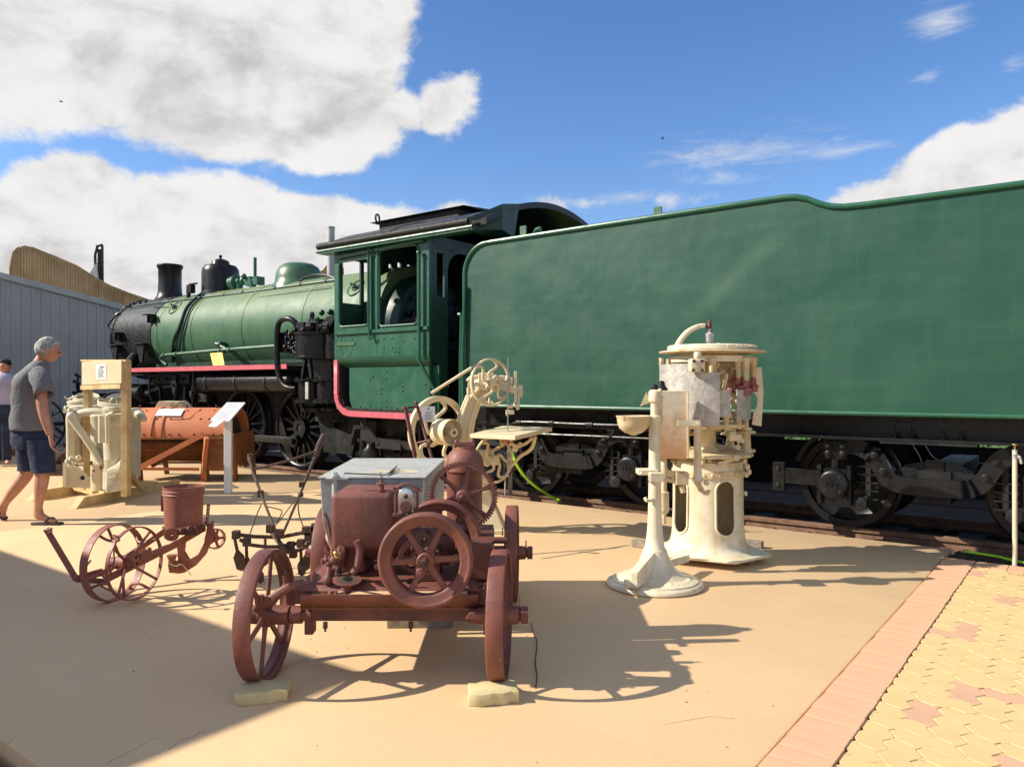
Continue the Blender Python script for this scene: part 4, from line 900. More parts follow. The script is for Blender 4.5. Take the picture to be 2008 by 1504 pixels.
# rear corner sheet with narrow slot, door opening beyond
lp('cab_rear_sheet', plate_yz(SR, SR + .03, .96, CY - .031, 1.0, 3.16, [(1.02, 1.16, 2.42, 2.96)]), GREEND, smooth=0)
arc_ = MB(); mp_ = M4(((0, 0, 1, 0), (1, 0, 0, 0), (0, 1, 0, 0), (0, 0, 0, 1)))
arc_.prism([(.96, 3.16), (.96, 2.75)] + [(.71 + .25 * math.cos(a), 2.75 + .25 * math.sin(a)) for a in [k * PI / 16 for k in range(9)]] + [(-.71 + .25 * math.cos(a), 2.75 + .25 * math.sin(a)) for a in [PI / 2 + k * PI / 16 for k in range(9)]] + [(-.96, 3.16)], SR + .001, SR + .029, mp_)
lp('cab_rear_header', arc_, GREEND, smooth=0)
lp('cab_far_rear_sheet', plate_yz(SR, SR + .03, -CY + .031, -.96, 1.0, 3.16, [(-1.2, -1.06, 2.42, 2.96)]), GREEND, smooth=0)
bh = lp('boiler_backhead', MB().lathe([(1e-5, 0), (.5, .01), (.70, .06), (.74, .14), (.74, .5)], axis_m((7.55, 0, 2.18), (1, 0, 0)), 40), GREEND)
bp = MB()
for k in range(14): bp.ball((7.5 + rr.uniform(-.04, .04), rr.uniform(-.5, .6), 2.2 + rr.uniform(-.4, .5)), rr.uniform(.025, .06), 8)
for k in range(6): y_ = rr.uniform(-.5, .6); bp.tube([(7.5, y_, 2.6), (7.42, y_ + .1, 2.4), (7.5, y_ + .2, 2.0)], .014, 6, smooth=3)
bp.ring(axis_m((7.44, .35, 2.62), (1, 0, 0)), .05, .07, .03, 16).ring(axis_m((7.44, .52, 2.52), (1, 0, 0)), .04, .055, .03, 16)
lp('backhead_fittings', bp, BLACK, bh)
lp('reversing_stand', MB().box((6.9, .75, 1.04), (7.2, 1.0, 2.2)).ring(axis_m((6.9, .8, 2.35), (1, .2, 0)), .19, .22, .03, 24), BLACK, bh)
# roof: shallow arch, rolled eaves, ventilator
def roof_pt(y): return 3.20 + .40 * math.cos(min(1, abs(y) / 1.42) * PI / 2) ** .9
rs = []
ysn = [-1.42 + 2.84 * k / 28 for k in range(29)]
for s_ in (5.50, 8.40):
    rs.append([(s_, y_, roof_pt(y_)) for y_ in ysn] + [(s_, y_, roof_pt(y_) - .035) for y_ in reversed(ysn)])
fa = [(y_, roof_pt(y_) - .036) for y_ in [1.26 - 2.52 * k / 24 for k in range(25)]] + [(-1.26, 3.171), (1.26, 3.171)]
lp('cab_front_arch', MB().prism(fa, SF - .029, SF - .001, M4(((0, 0, 1, 0), (1, 0, 0, 0), (0, 1, 0, 0), (0, 0, 0, 1)))), GREEND, smooth=0)
roof = lp('cab_roof', MB().loft(rs), BLACK, smooth=40)
rr2 = [[(s_, y_, roof_pt(y_) + .012) for y_ in ysn] + [(s_, y_, roof_pt(y_) - .06) for y_ in reversed(ysn)] for s_ in (5.46, 5.54)]
lp('roof_end_rib', MB().loft(rr2), BLACK, roof, smooth=40)
rr2 = [[(s_, y_, roof_pt(y_) + .008) for y_ in ysn] + [(s_, y_, roof_pt(y_) - .0) for y_ in reversed(ysn)] for s_ in (7.24, 7.28)]
lp('roof_seam', MB().loft(rr2), BLACK, roof, smooth=40)
lp('eave_roll', MB().cyl((5.72, 1.41, 3.205), (8.42, 1.41, 3.205), .045, n=16), BLACKM, roof)
lp('eave_trim', MB().cyl((5.66, 1.42, 3.135), (8.44, 1.42, 3.135), .022, n=10), GREEND, roof)
lp('eave_soffit', MB().box((5.66, 1.27, 3.10), (8.40, 1.43, 3.16)).box((5.5, -1.43, 3.10), (8.4, -1.27, 3.16)), GREEN, roof)
lp('eave_end', MB().loft([[(5.70, 1.44, 3.24), (5.70, 1.44, 3.10), (5.70, 1.2, 3.06), (5.70, 1.0, 3.3)], [(5.46, 1.12, 3.42), (5.46, 1.12, 3.12), (5.46, .9, 3.06), (5.46, .8, 3.48)]]), GREEND, roof, smooth=0)
hb = lp('roof_ventilator', MB().box((6.75, -.42, 3.50), (8.30, .42, 3.682)), BLACKM, roof, bevel=.01)
lp('ventilator_lid', MB().add([(6.6, -.5, 3.685), (8.42, -.5, 3.685), (8.42, .5, 3.685), (6.6, .5, 3.685), (6.6, 0, 3.725), (8.42, 0, 3.725)], [(0, 4, 5, 1), (3, 2, 5, 4), (0, 3, 4), (1, 5, 2), (0, 1, 2, 3)]), SMOKE, hb, smooth=0)
lp('lifting_ring', MB().ring(axis_m((7.75, .95, 3.58), (1, .4, 0)), .05, .068, .02, 18), BLACK, roof)
# hand rails on the cab
lp('cab_handrail', MB().tube([(6.58, CY + .05, 2.93), (6.58, CY + .05, 1.75), (6.57, CY + .05, 1.62), (6.42, CY - .02, 1.32), (6.40, CY - .03, 1.24)], .022, 10, smooth=3).ball((6.58, CY + .05, 2.94), .035).ball((6.40, CY - .04, 1.22), .045), GREEN)
lp('window_rod', MB().tube([(7.40, CY + .05, 3.05), (7.45, CY + .05, 3.07), (7.49, CY + .05, 3.02), (7.48, CY + .05, 2.0), (7.40, CY + .05, 1.96)], .013, 8, smooth=3), GREEN)

# ================================================================== TENDER
ten = thing('locomotive_tender', 'long green tender with raised top edge and two black bogies behind the cab', 'tender', (2, 0, 0), space=TRK)
def tn(name, mb, m, parent=None, **k): return part(name, mb, m, parent or ten, TRK, **k)
TY = 1.28
top = [(5.90, 1.10), (5.90, 2.62)] + arc2(5.56, 2.62, .34, 0, 90, 8) + [(2.20, 2.975)] + [(2.20 - .1 * k - .0, z) for k, z in ((1, 2.965), (2, 2.935), (3, 2.88), (4, 2.84), (5, 2.822))] + [(1.5, 2.815), (-1.9, 2.815), (-1.9, 1.10)]
TANK = mat('tender_green', (.0085, .056, .034), (.0125, .066, .040), rough=.45, scale=1.1, bump=.0006, bscale=30, streak=(.04, .12, .075), streak_amt=.16, wave=.009)
# weathering on the tender: faint sideways bands and one long scuffed diagonal
t_ = TANK.node_tree; n_ = t_.nodes; b_s = n_['Principled BSDF']; src = b_s.inputs['Base Color'].links[0].from_socket; co_ = [x for x in n_ if x.type == 'TEX_COORD'][0].outputs['Object']
def tmix(fac_sock, amt, col, prev):
    m1 = n_.new('ShaderNodeMath'); m1.operation = 'MULTIPLY'; t_.links.new(fac_sock, m1.inputs[0]); m1.inputs[1].default_value = amt
    x = n_.new('ShaderNodeMix'); x.data_type = 'RGBA'; t_.links.new(m1.outputs[0], x.inputs[0]); t_.links.new(prev, x.inputs[6]); x.inputs[7].default_value = (*col, 1); return x.outputs[2]
mp = n_.new('ShaderNodeMapping'); mp.inputs['Scale'].default_value = (.5, 1, 6); t_.links.new(co_, mp.inputs[0])
na = n_.new('ShaderNodeTexNoise'); na.inputs['Scale'].default_value = 2.0; na.inputs['Detail'].default_value = 5; t_.links.new(mp.outputs[0], na.inputs['Vector'])
ra = n_.new('ShaderNodeMapRange'); t_.links.new(na.outputs['Fac'], ra.inputs[0]); ra.inputs[1].default_value = .48; ra.inputs[2].default_value = .72
src = tmix(ra.outputs[0], .22, (.036, .11, .065), src)
sx = n_.new('ShaderNodeSeparateXYZ'); t_.links.new(co_, sx.inputs[0])
def mm(op, a, b):
    x = n_.new('ShaderNodeMath'); x.operation = op
    for i, q_ in enumerate((a, b)):
        if isinstance(q_, (int, float)): x.inputs[i].default_value = q_
        else: t_.links.new(q_, x.inputs[i])
    return x.outputs[0]
# object origin sits at the middle of the tank (s=2, z=2.04): the diagonal runs from (3.1,1.95) up to (2.2,2.72)
dist = mm('ABSOLUTE', mm('SUBTRACT', mm('ADD', sx.outputs[2], mm('MULTIPLY', sx.outputs[0], .85)), .83), 0)
wid = n_.new('ShaderNodeMapRange'); wid.interpolation_type = 'SMOOTHSTEP'; t_.links.new(dist, wid.inputs[0]); wid.inputs[1].default_value = .19; wid.inputs[2].default_value = .0
zr_ = n_.new('ShaderNodeMapRange'); zr_.interpolation_type = 'SMOOTHSTEP'; t_.links.new(sx.outputs[2], zr_.inputs[0]); zr_.inputs[1].default_value = -.25; zr_.inputs[2].default_value = .15
zr2 = n_.new('ShaderNodeMapRange'); zr2.interpolation_type = 'SMOOTHSTEP'; t_.links.new(sx.outputs[2], zr2.inputs[0]); zr2.inputs[1].default_value = .72; zr2.inputs[2].default_value = .45
src = tmix(mm('MULTIPLY', mm('MULTIPLY', wid.outputs[0], zr_.outputs[0]), zr2.outputs[0]), .45, (.055, .125, .08), src)
t_.links.new(src, b_s.inputs['Base Color']); b_s.inputs['Specular IOR Level'].default_value = .38
tank = tn('tank_side', MB().prism(top, TY - .02, TY, MXZ), TANK, smooth=0)
tn('tank_far_side', MB().prism(top, -TY, -TY + .02, MXZ), GREEND, smooth=0)
tn('tank_body', MB().box((-1.88, -TY + .02, 1.11), (5.4, TY - .02, 2.70)).box((5.4, -TY + .02, 1.11), (5.88, TY - .02, 2.4)), GREEND)
bd = [V((p_[0], TY + .004, p_[1])) for p_ in top[:-1]]
tn('beading', MB().tube(bd, .026, 10), GREEN)
tn('bottom_angle', MB().cyl((-1.9, TY - .012, 1.095), (5.9, TY - .012, 1.095), .022, n=10), GREEN)
rv = MB()
for s_ in (4.9, 3.55, 2.25, -.2, -1.2):
    for k in range(34): domes(rv, [V((s_ + .005 * math.sin(k), TY - .0012, 1.2 + k * .05))], (0, 1, 0), .0075)
tn('tank_rivets', rv, TANK, tank, kind='stuff')
tn('lamp_bracket', MB().box((5.10, TY - .03, 2.97), (5.02, TY - .01, 3.09)), GREENB); tn('lamp_bracket', MB().tube([L(1049, 462, 1.0), L(1052, 452, 1.0), L(1060, 449, 1.0)], .03, 6), GREENB)
tn('lamp_bracket', MB().box((3.46, TY - .03, 2.97), (3.38, TY - .01, 3.07)), GREENB)
tn('filler_hatch', MB().lathe([(.42, 2.70), (.42, 2.95), (.40, 3.03), (.30, 3.06), (1e-5, 3.07)], M4.Translation((1.75, -.35, 0)), 28), RUSTRAIL)
tn('bunker_coping', MB().box((2.3, -TY + .05, 2.70), (5.2, -TY + .08, 2.97)), BLACKM)
tn('tender_handrail', MB().tube([L(899, 617, 1.2), L(903, 616, 1.2), L(905, 622, 1.2), L(903, 700, 1.2), L(903, 800, 1.2)], .020, 8).tube([L(911, 560, 1.32), L(909, 640, 1.32), L(907, 700, 1.32), L(908, 796, 1.32)], .020, 8), GREEN)
tn('drag_box', MB().box((5.6, -.9, .6), (6.4, .9, 1.0)), BLACKM)
fr = tn('underframe', MB().box((-1.9, .92, .87), (5.95, .98, 1.10)).box((-1.9, -.98, .87), (5.95, -.92, 1.10)).box((-1.9, -.92, 1.0), (5.95, .92, 1.10)), BLACK)
tn('frame_flange', MB().box((-1.9, .98, .865), (5.95, 1.12, .89)), BLACK, fr)
sd = MB()
for k, s_ in enumerate((2.15, 1.35, 1.22, 1.0, .87, 4.3, 3.6, 3.05)): sd.lathe([(.022, 0), (.022, .02), (.01, .024), (.01, .04)], M4.Translation((s_, 1.05, .89)), 6); domes(sd, [V((s_, .98, .95)), V((s_, .98, 1.03))], (0, 1, 0), .014)
tn('frame_bolts', sd, SMOKE, fr, kind='stuff')
tn('packing_plate', MB().box((.75, .99, .845), (1.45, 1.13, .863)), SMOKE, fr)
for k, s_ in enumerate((4.2, 2.7, 1.3)): tn('frame_pad', MB().box((s_ - .06, .981, .93), (s_ + .06, .995, 1.02)), SMOKE, fr, bevel=.004)
tn('brake_pipe', MB().tube([L(990, 850, 1.1), L(1000, 836, 1.12), L(1016, 828, 1.14), L(1060, 828, 1.14), L(1120, 831, 1.14), L(1213, 834, 1.14), L(1330, 838, 1.14)], .018, 10, smooth=3), BLACK)
tn('steam_heat_pipe', MB().tube([L(1040, 850, 1.12), L(1160, 855, 1.12), L(1270, 860, 1.12), L(1330, 862, 1.12)], .013, 8), BLACK)
tn('pipe_sleeves', MB().cyl(L(1014, 828, 1.14), L(1022, 828, 1.14), .028).cyl(L(1078, 829, 1.14), L(1086, 829, 1.14), .028).cyl(L(1150, 832, 1.14), L(1163, 832.5, 1.14), .03).cyl(L(1188, 857, 1.12), L(1196, 857.5, 1.12), .026).beam(L(1206, 842, 1.12), L(1196, 858, 1.12), .04, .02), SMOKE)
tn('brace_rod', MB().cyl(L(1400, 855, 1.1), L(1478, 882, .9), .02).cyl(L(1405, 868, 1.1), L(1470, 890, .9), .016), BLACK)
# bogies
def bogie(sc_):
    a = sc_ + .76; b2 = sc_ - .76; half = .40
    bar = [(a + .10, .80), (a - .12, .80)]
    for (x_, z_) in ((.56, .79), (.47, .74), (.41, .66), (.36, .57), (.29, .51), (.18, .487)): bar.append((sc_ + x_, z_))
    for (x_, z_) in ((-.18, .487), (-.29, .51), (-.36, .57), (-.41, .66), (-.47, .74), (-.56, .79)): bar.append((sc_ + x_, z_))
    bar += [(b2 + .12, .80), (b2 - .10, .80)]
    pts, _ = catmull([V((x_, z_, 0)) for x_, z_ in bar], [0] * len(bar), 3); pts = [(p_.x, p_.y) for p_ in pts]
    bg_ = tn('bogie_frame', MB().ribbon(pts, .14, .93, 1.00, MXZ), BLACK, smooth=28)
    bk = MB(); bk.ribbon(pts, .11, -1.0, -.93, MXZ); bk.box((sc_ - .12, -.93, .35), (sc_ + .12, .93, .62)); tn('bolster', bk, BLACKM, bg_)
    for x_, dr in ((a, 1), (b2, -1)):
        w_ = MB(); w_.box((x_ - .10, .94, .36), (x_ + .10, 1.02, .60)).box((x_ - .14, .93, .28), (x_ - .105, 1.04, .63)).box((x_ + .105, .93, .28), (x_ + .14, 1.04, .63))
        w_.lathe([(.128, 0), (.128, .05), (.115, .065), (.09, .07), (1e-5, .078)], axis_m((x_, 1.02, .465), (0, 1, 0)), 28).cyl((x_, .985, .60), (x_, .985, .70), .035)
        w_.box((x_ - .10, .95, .68), (x_ + .08, 1.015, .84))
        ab = tn('axle_box', w_, BLACK, bg_, bevel=.005)
        bt = MB()
        for k in range(4): aa = PI / 4 + k * PI / 2; domes(bt, [V((x_ + .09 * math.cos(aa), 1.085, .465 + .09 * math.sin(aa)))], (0, 1, 0), .017)
        for ax, az in ((-.07, .80), (.05, .80), (-.07, .73), (.05, .73)): bt.lathe([(.026, 0), (.026, .03), (.015, .034), (.015, .05)], axis_m((x_ + ax, 1.015, az), (0, 1, 0)), 6)
        for k in range(7): domes(bt, [V((x_ + .145 * dr, 1.0, .33 + k * .045))], (0, 1, 0), .012)
        tn('box_bolts', bt, SMOKE, ab, kind='stuff')
        text_mesh('S V T', .05, .004, BLACK, TRK @ M4.Translation((x_, 1.099, .465)) @ M4(((-1, 0, 0, 0), (0, 0, 1, 0), (0, 1, 0, 0), (0, 0, 0, 1))), ab)
        tn('horn_tie', MB().box((x_ + dr * .14, .95, .43), (x_ + dr * .52, .99, .57)).box((x_ + dr * .44, .94, .36), (x_ + dr * .55, 1.0, .62)), BLACK, bg_, bevel=.006)
        tn('horn_bolts', domes(MB(), [V((x_ + dr * .5, 1.0, z_)) for z_ in (.41, .56)], (0, 1, 0), .024, 8), SMOKE, bg_)
        # coil / packing seen between box and bar
        for k in range(5): tn('spring_plate', MB().box((x_ - dr * .17, .86, .34 + k * .07), (x_ - dr * .34, .95, .352 + k * .07)), SMOKE, bg_)
    sp = tn('spring_buckle', MB().box((sc_ - .075, .86, .50), (sc_ + .075, .925, .70)), BLACK, bg_, bevel=.006)
    for k in range(8):
        hw = .58 - k * .05; zc_ = .565 + k * .0165; rs_ = []
        for q in range(13):
            x_ = -hw + 2 * hw * q / 12; z_ = zc_ - .62 * x_ * x_; rs_.append([(sc_ + x_, .84, z_ - .0055), (sc_ + x_, .92 - k * .004, z_ - .0055), (sc_ + x_, .92 - k * .004, z_ + .0055), (sc_ + x_, .84, z_ + .0055)])
        tn('leaf', MB().loft(rs_), SMOKE, sp, smooth=30)
    for dr in (1, -1):
        x_ = sc_ + dr * .56
        tn('shackle', MB().lathe([(.05, 0), (.06, .01), (.06, .07), (.02, .08)], axis_m((x_, .93, .31), (0, 1, 0)), 16).prism([(x_ - .07, .38), (x_ + .07, .36), (x_ + .05, .30), (x_ - .05, .30)], .93, .98, MXZ), SMOKE, bg_, bevel=.004)
        tn('hanger', MB().box((sc_ + dr * .50 - .02, .90, .33), (sc_ + dr * .50 + .02, .95, .78)), BLACKM, bg_)
    bt = MB()
    for x_, z_ in ((.44, .73), (-.44, .73), (.37, .60), (-.37, .60)): bt.lathe([(.032, 0), (.032, .02), (.018, .024), (.018, .05)], axis_m((sc_ + x_, 1.0, z_), (0, 1, 0)), 8)
    tn('bar_bolts', bt, SMOKE, bg_)
    for x_ in (a, b2):
        for sg in (1, -1): disc_wheel('tender_wheel', ten, x_, .53 * sg, .425, sg)
        tn('axle', MB().cyl((x_, -.95, .447), (x_, .95, .447), .065), BLACKM)
        tn('brake_block', MB().ring(M4.Translation((x_, .55, .447)) @ M4.Rotation(PI / 2, 4, 'X'), .001, .002, .001, 8).lathe([(.455, -.05), (.495, -.05), (.495, .05), (.455, .05)], M4.Translation((x_, .56, .447)) @ M4.Rotation(PI / 2, 4, 'X'), 8, ang=(.35 if x_ == a else PI - .35 - .7, .35 + .7 if x_ == a else PI - .35)), SMOKE, bg_)
for c_ in (1.08, 4.62): bogie(c_)

# ================================================================== THE MACHINES IN THE YARD (world frame)
def wp(name, mb, m, parent, **k): return part(name, mb, m, parent, ID, **k)
AY = lambda p, s=1: axis_m(p, (0, -s, 0))      # z axis of the builder towards the camera

# ---------------- portable engine on four iron wheels
eng = thing('portable_engine', 'red oxide stationary engine on four spoked iron wheels with two flywheels in front', 'engine', (-.6, 3.5, 0))
WZ = .29
def flat_spokes(r0, r1, w0, w1, th=.018):
    return MB().add([(r0, -w0 / 2, -th), (r0, w0 / 2, -th), (r0, w0 / 2, th), (r0, -w0 / 2, th), (r1, -w1 / 2, -th), (r1, w1 / 2, -th), (r1, w1 / 2, th), (r1, -w1 / 2, th)], [(0, 3, 2, 1), (4, 5, 6, 7), (0, 1, 5, 4), (1, 2, 6, 5), (2, 3, 7, 6), (3, 0, 4, 7)])
def oval_spoke(r0, r1, a0, a1, flat=.7):
    return MB().add([], []).loft([[(r, a * math.cos(t), a * flat * math.sin(t)) for t in [k * PI / 4 for k in range(8)]] for r, a in ((r0, a0), (r0 + (r1 - r0) * .2, a0 * .75), (r1 - (r1 - r0) * .2, a1), (r1, a1 * 1.35))])
def cart_wheel(x, y, tilt, sx):
    w = M4.Translation((x, y, WZ)) @ M4.Rotation(tilt, 4, 'Z') @ M4.Rotation(sx * PI / 2, 4, 'Y')
    rim = spoked('cart_wheel', eng, w, RED, .29, .085, .014, .045, .13, 6, oval_spoke(.035, .277, .020, .013), roll=.25, seg=48,
                 prof=[(.272, -.037), (.288, -.038), (.291, -.032), (.291, .032), (.288, .038), (.272, .037), (.274, .012), (.265, .008), (.265, -.008), (.274, -.012)],
                 hubprof=[(.028, -.11), (.042, -.11), (.044, -.03), (.055, -.02), (.055, .02), (.044, .03), (.040, .085), (.028, .085)])
    return rim
cart_wheel(-1.115, 3.47, math.radians(-3), -1); cart_wheel(-.055, 3.47, math.radians(-4), 1)
cart_wheel(-1.14, 4.75, math.radians(0), -1); cart_wheel(.0, 4.75, math.radians(-2), 1)
ax = MB().cyl((-1.22, 3.47, WZ), (.03, 3.47, WZ), .028, n=16).cyl((-.20, 3.47, WZ), (-.12, 3.47, WZ), .038).cyl((-1.0, 3.47, WZ), (-.95, 3.47, WZ), .040, n=16)
wp('front_axle', ax, RED, eng)
wp('rear_axle', MB().cyl((-1.28, 4.75, WZ), (.09, 4.75, WZ), .026), RED, eng)
for x, y in ((.02, 3.47), (.075, 4.75)): wp('axle_cap', MB().cyl((x + .02, y, WZ), (x + .052, y, WZ), .040, n=16).cyl((x + .0, y, WZ), (x + .02, y, WZ), .030).cyl((x + .012, y, WZ + .02), (x + .012, y, WZ + .075), .004, n=6), RED, eng)
# chassis
wp('chassis_beam', MB().box((-.90, 3.42, .275), (-.18, 3.50, .345)).box((-.94, 3.46, .20), (-.90, 3.52, .35)), REDD, eng, bevel=.004)
wp('angle_iron', MB().box((-.93, 3.36, .345), (-.15, 3.43, .352)).box((-.93, 3.36, .352), (-.15, 3.367, .41)), RED, eng, bevel=.001)
wp('chassis_rail', MB().box((-.98, 3.42, .35), (-.90, 5.0, .42)), REDD, eng, bevel=.004); wp('chassis_rail', MB().box((-.20, 3.42, .35), (-.12, 5.0, .42)), REDD, eng, bevel=.004)
wp('cross_plate', MB().box((-.90, 4.1, .33), (-.2, 5.0, .345)), REDD, eng)
wp('drawbar_tab', MB().prism([(-.185, .345), (-.06, .345), (-.075, .32), (-.20, .32)], 3.30, 3.38, M4(((1, 0, 0, 0), (0, 0, 1, 0), (0, 1, 0, 0), (0, 0, 0, 1)))).box((-.125, 3.34, .24), (-.118, 3.40, .32)), RED, eng)
for x in (-.83, -.45): wp('beam_bolt', MB().cyl((x, 3.40, .277), (x, 3.40, .25), .011, n=6).cyl((x, 3.40, .25), (x, 3.40, .235), .005, n=6), RUSTY, eng)
# curved steering arm from the left wheel to the base
wp('steering_arm', MB().tube([d(505, 1185, 3.40), d(525, 1180, 3.40), d(548, 1163, 3.41), d(570, 1150, 3.42), d(592, 1148, 3.45)], [.022, .024, .022, .020, .03], 10, smooth=3).tube([d(500, 1190, 3.42), d(525, 1205, 3.43), d(545, 1205, 3.44)], .02, 8), RED, eng)
wp('arm_bolts', MB().cyl(d(512, 1182, 3.38), d(512, 1166, 3.38), .016, n=8).cyl(d(522, 1182, 3.38), d(521, 1170, 3.38), .012, n=6).cyl(d(504, 1184, 3.38), d(503, 1168, 3.38), .011, n=6), RED, eng)
# cast base
z1 = d(600, 1135, 3.55).z
bs = MB().loft([[(-.96, 3.40, .412), (-.14, 3.40, .412), (-.14, 4.0, .412), (-.96, 4.0, .412)], [(-.93, 3.44, z1 + .01), (-.17, 3.44, z1 + .01), (-.17, 3.96, z1 + .01), (-.93, 3.96, z1 + .01)]])
base = wp('engine_base', bs, RED, eng, bevel=.01, seg=2)
wp('base_slot', MB().lathe([(.0155, 0), (.0155, .004)], M4.Translation((-.68, 3.418, .452)) @ M4.Rotation(PI / 2, 4, 'X') @ M4.Diagonal((2.2, .7, 1, 1)), 16), BLACKM, base)
wp('base_slot', MB().lathe([(.0155, 0), (.0155, .004)], M4.Translation((-.44, 3.418, .450)) @ M4.Rotation(PI / 2, 4, 'X') @ M4.Diagonal((2.0, .7, 1, 1)), 16), BLACKM, base)
for p_ in (d(615, 1138, 3.44), d(560, 1140, 3.44)): wp('hold_down_bolt', MB().cyl(p_, p_ + V((0, 0, .03)), .014, n=6).cyl(p_, p_ + V((0, 0, .045)), .007, n=6), RED, base)
# hopper with rounded edges (water-cooled cylinder)
def rbox(x0, x1, y0, y1, z0, z1, m, name, parent, b=.03, seg=4, **k): return wp(name, MB().box((x0, y0, z0), (x1, y1, z1)), m, parent, bevel=b, seg=seg, smooth=50, **k)
hx0, hx1 = d(650, 1000, 3.58).x, d(771, 1000, 3.58).x
hop = rbox(hx0, hx1, 3.56, 3.92, .56, d(700, 968, 3.56).z, RED, 'water_hopper', eng, b=.026)
wp('hopper_neck', MB().loft([[(hx0 + .02, 3.585, .60), (hx1 - .04, 3.585, .60), (hx1 - .04, 3.9, .60), (hx0 + .02, 3.9, .60)], [(hx0 + .03, 3.60, .53), (hx0 + .14, 3.60, .53), (hx0 + .14, 3.88, .53), (hx0 + .03, 3.88, .53)], [(hx0 + .05, 3.58, .45), (hx0 + .16, 3.58, .45), (hx0 + .16, 3.86, .45), (hx0 + .05, 3.86, .45)]]), RED, eng, bevel=.015, seg=2, smooth=50)
wp('hopper_lid', MB().lathe([(.075, 0), (.075, .004)], M4.Translation((-.66, 3.70, d(700, 968, 3.56).z)) @ M4.Diagonal((1.25, .7, 1, 1)), 24), RED, hop)
q = d(748, 972, 3.62)
wp('oiler', MB().cyl(q, q + V((0, 0, .035)), .012).cyl(q + V((0, 0, .02)), q + V((0, 0, .028)), .018, n=6).lathe([(.012, .035), (.012, .05), (.026, .056), (.026, .060), (.010, .062), (.010, .075)], M4.Translation(q), 14), RED, hop)
wp('oiler_wire', MB().cyl(q + V((0, 0, .07)), q + V((-.006, 0, .115)), .0018, n=5).cyl(q + V((.004, 0, .06)), q + V((.004, 0, .095)), .0025, n=5), RUSTY, hop)
# crank case and barrel
wp('cylinder_barrel', MB().cyl((-.62, 3.70, .565), (-.28, 3.70, .565), .075, n=24).cyl((-.80, 3.70, .54), (-.60, 3.70, .55), .06, n=20), RED, eng)
wp('bearing_pedestal', MB().box((-.42, 3.46, .44), (-.33, 3.50, .58)).box((-.42, 3.62, .44), (-.33, 3.66, .58)).cyl((-.377, 3.45, .565), (-.377, 3.68, .567), .03), REDD, eng, bevel=.006)
# flywheels
FX, FZ = -.377, .564
def flywheel(y, R, roll, x, z, rt=.058):
    w = AY((x, y, z))
    pr = [(R - rt, -.028), (R - rt + .008, -.034), (R - .008, -.034), (R, -.026), (R, .026), (R - .008, .034), (R - .016, .034), (R - .022, .028), (R - rt + .012, .024), (R - rt, .020)]
    return spoked('flywheel', eng, w, RED, R, .06, rt, .040, .085, 6, oval_spoke(.032, R - rt + .006, .021, .013, .6), roll=roll, prof=pr, seg=64, hubprof=[(.016, -.05), (.038, -.05), (.040, .0), (.038, .036), (.034, .040), (.016, .040)])
fw = flywheel(3.35, .208, math.radians(4), FX, FZ)
fw2 = flywheel(3.72, .205, math.radians(30), -.352, .569, rt=.05)
wp('crankshaft', MB().cyl((-.377, 3.27, .565), (-.352, 3.80, .569), .015, n=16), REDD, eng)
wp('shaft_end', MB().cyl((-.378, 3.262, .564), (-.378, 3.31, .564), .0155, n=16).cyl((-.378, 3.255, .564), (-.378, 3.262, .564), .009, n=8).box((-.375, 3.29, .568), (-.368, 3.315, .585)), RUSTY, fw)
sa = V((-.377, 3.30, .564))
for ang in (45, 75, 110, 150, 180, 290): a = math.radians(ang); p_ = sa + V((math.cos(a) * .048, -.0, math.sin(a) * .048)); wp('spoke_bolt', MB().cyl(p_, p_ - V((0, .012, 0)), .007, n=6), REDD, fw)
wp('counter_pin', MB().cyl((-.392, 3.30, .525), (-.392, 3.275, .525), .020, n=14).cyl((-.392, 3.275, .525), (-.392, 3.265, .525), .010, n=6).cb((-.39, 3.30, .535), (.045, .02, .03)), RED, fw, bevel=.003)
wp('wheel_notch', MB().cyl((-.352 + .155, 3.683, .569 - .062), (-.352 + .155, 3.679, .569 - .062), .012, n=16), BLACKM, fw2)
# timing gears and linkage seen through the spokes
def gear_mb(R, r_in, w, n, tooth, m=ID, seg=64):
    mb = MB(); pts = []
    for k in range(n):
        for f, rr_ in ((-.28, R), (-.18, R + tooth), (.18, R + tooth), (.28, R)): a = 2 * PI * (k + f) / n; pts.append((rr_ * math.cos(a), rr_ * math.sin(a)))
    N_ = len(pts); vs = []
    for z in (-w / 2, w / 2): vs += [(x, y, z) for x, y in pts]
    for z in (-w / 2, w / 2): vs += [(x / math.hypot(x, y) * r_in, y / math.hypot(x, y) * r_in, z) for x, y in pts]
    fs = []
    for i in range(N_):
        j = (i + 1) % N_; fs += [(i, j, N_ + j, N_ + i), (2 * N_ + i, 3 * N_ + i, 3 * N_ + j, 2 * N_ + j), (N_ + i, N_ + j, 3 * N_ + j, 3 * N_ + i), (j, i, 2 * N_ + i, 2 * N_ + j)]
    return mb.add(vs, fs, m)
wp('timing_gear', gear_mb(.075, .055, .02, 44, .006, AY((-.44, 3.50, .545))).ring(AY((-.44, 3.50, .545)), .012, .024, .02, 16).beam((-.50, 3.5, .545), (-.38, 3.5, .545), .012, .012).beam((-.44, 3.5, .485), (-.44, 3.5, .6), .012, .012), BRASS if False else REDD, eng)
wp('pinion', gear_mb(.038, .014, .022, 22, .005, AY((-.40, 3.50, .62))), RUSTY, eng)
li = MB(); rr = random.Random(21)
for k in range(16):
    p_ = V((rr.uniform(-.50, -.25), rr.uniform(3.50, 3.6), rr.uniform(.47, .66))); li.cyl(p_, p_ + V((rr.uniform(-.08, .08), 0, rr.uniform(-.05, .05))), rr.uniform(.005, .012), n=6).ball(p_, rr.uniform(.010, .018), 8)
wp('valve_linkage', li, REDD, eng)
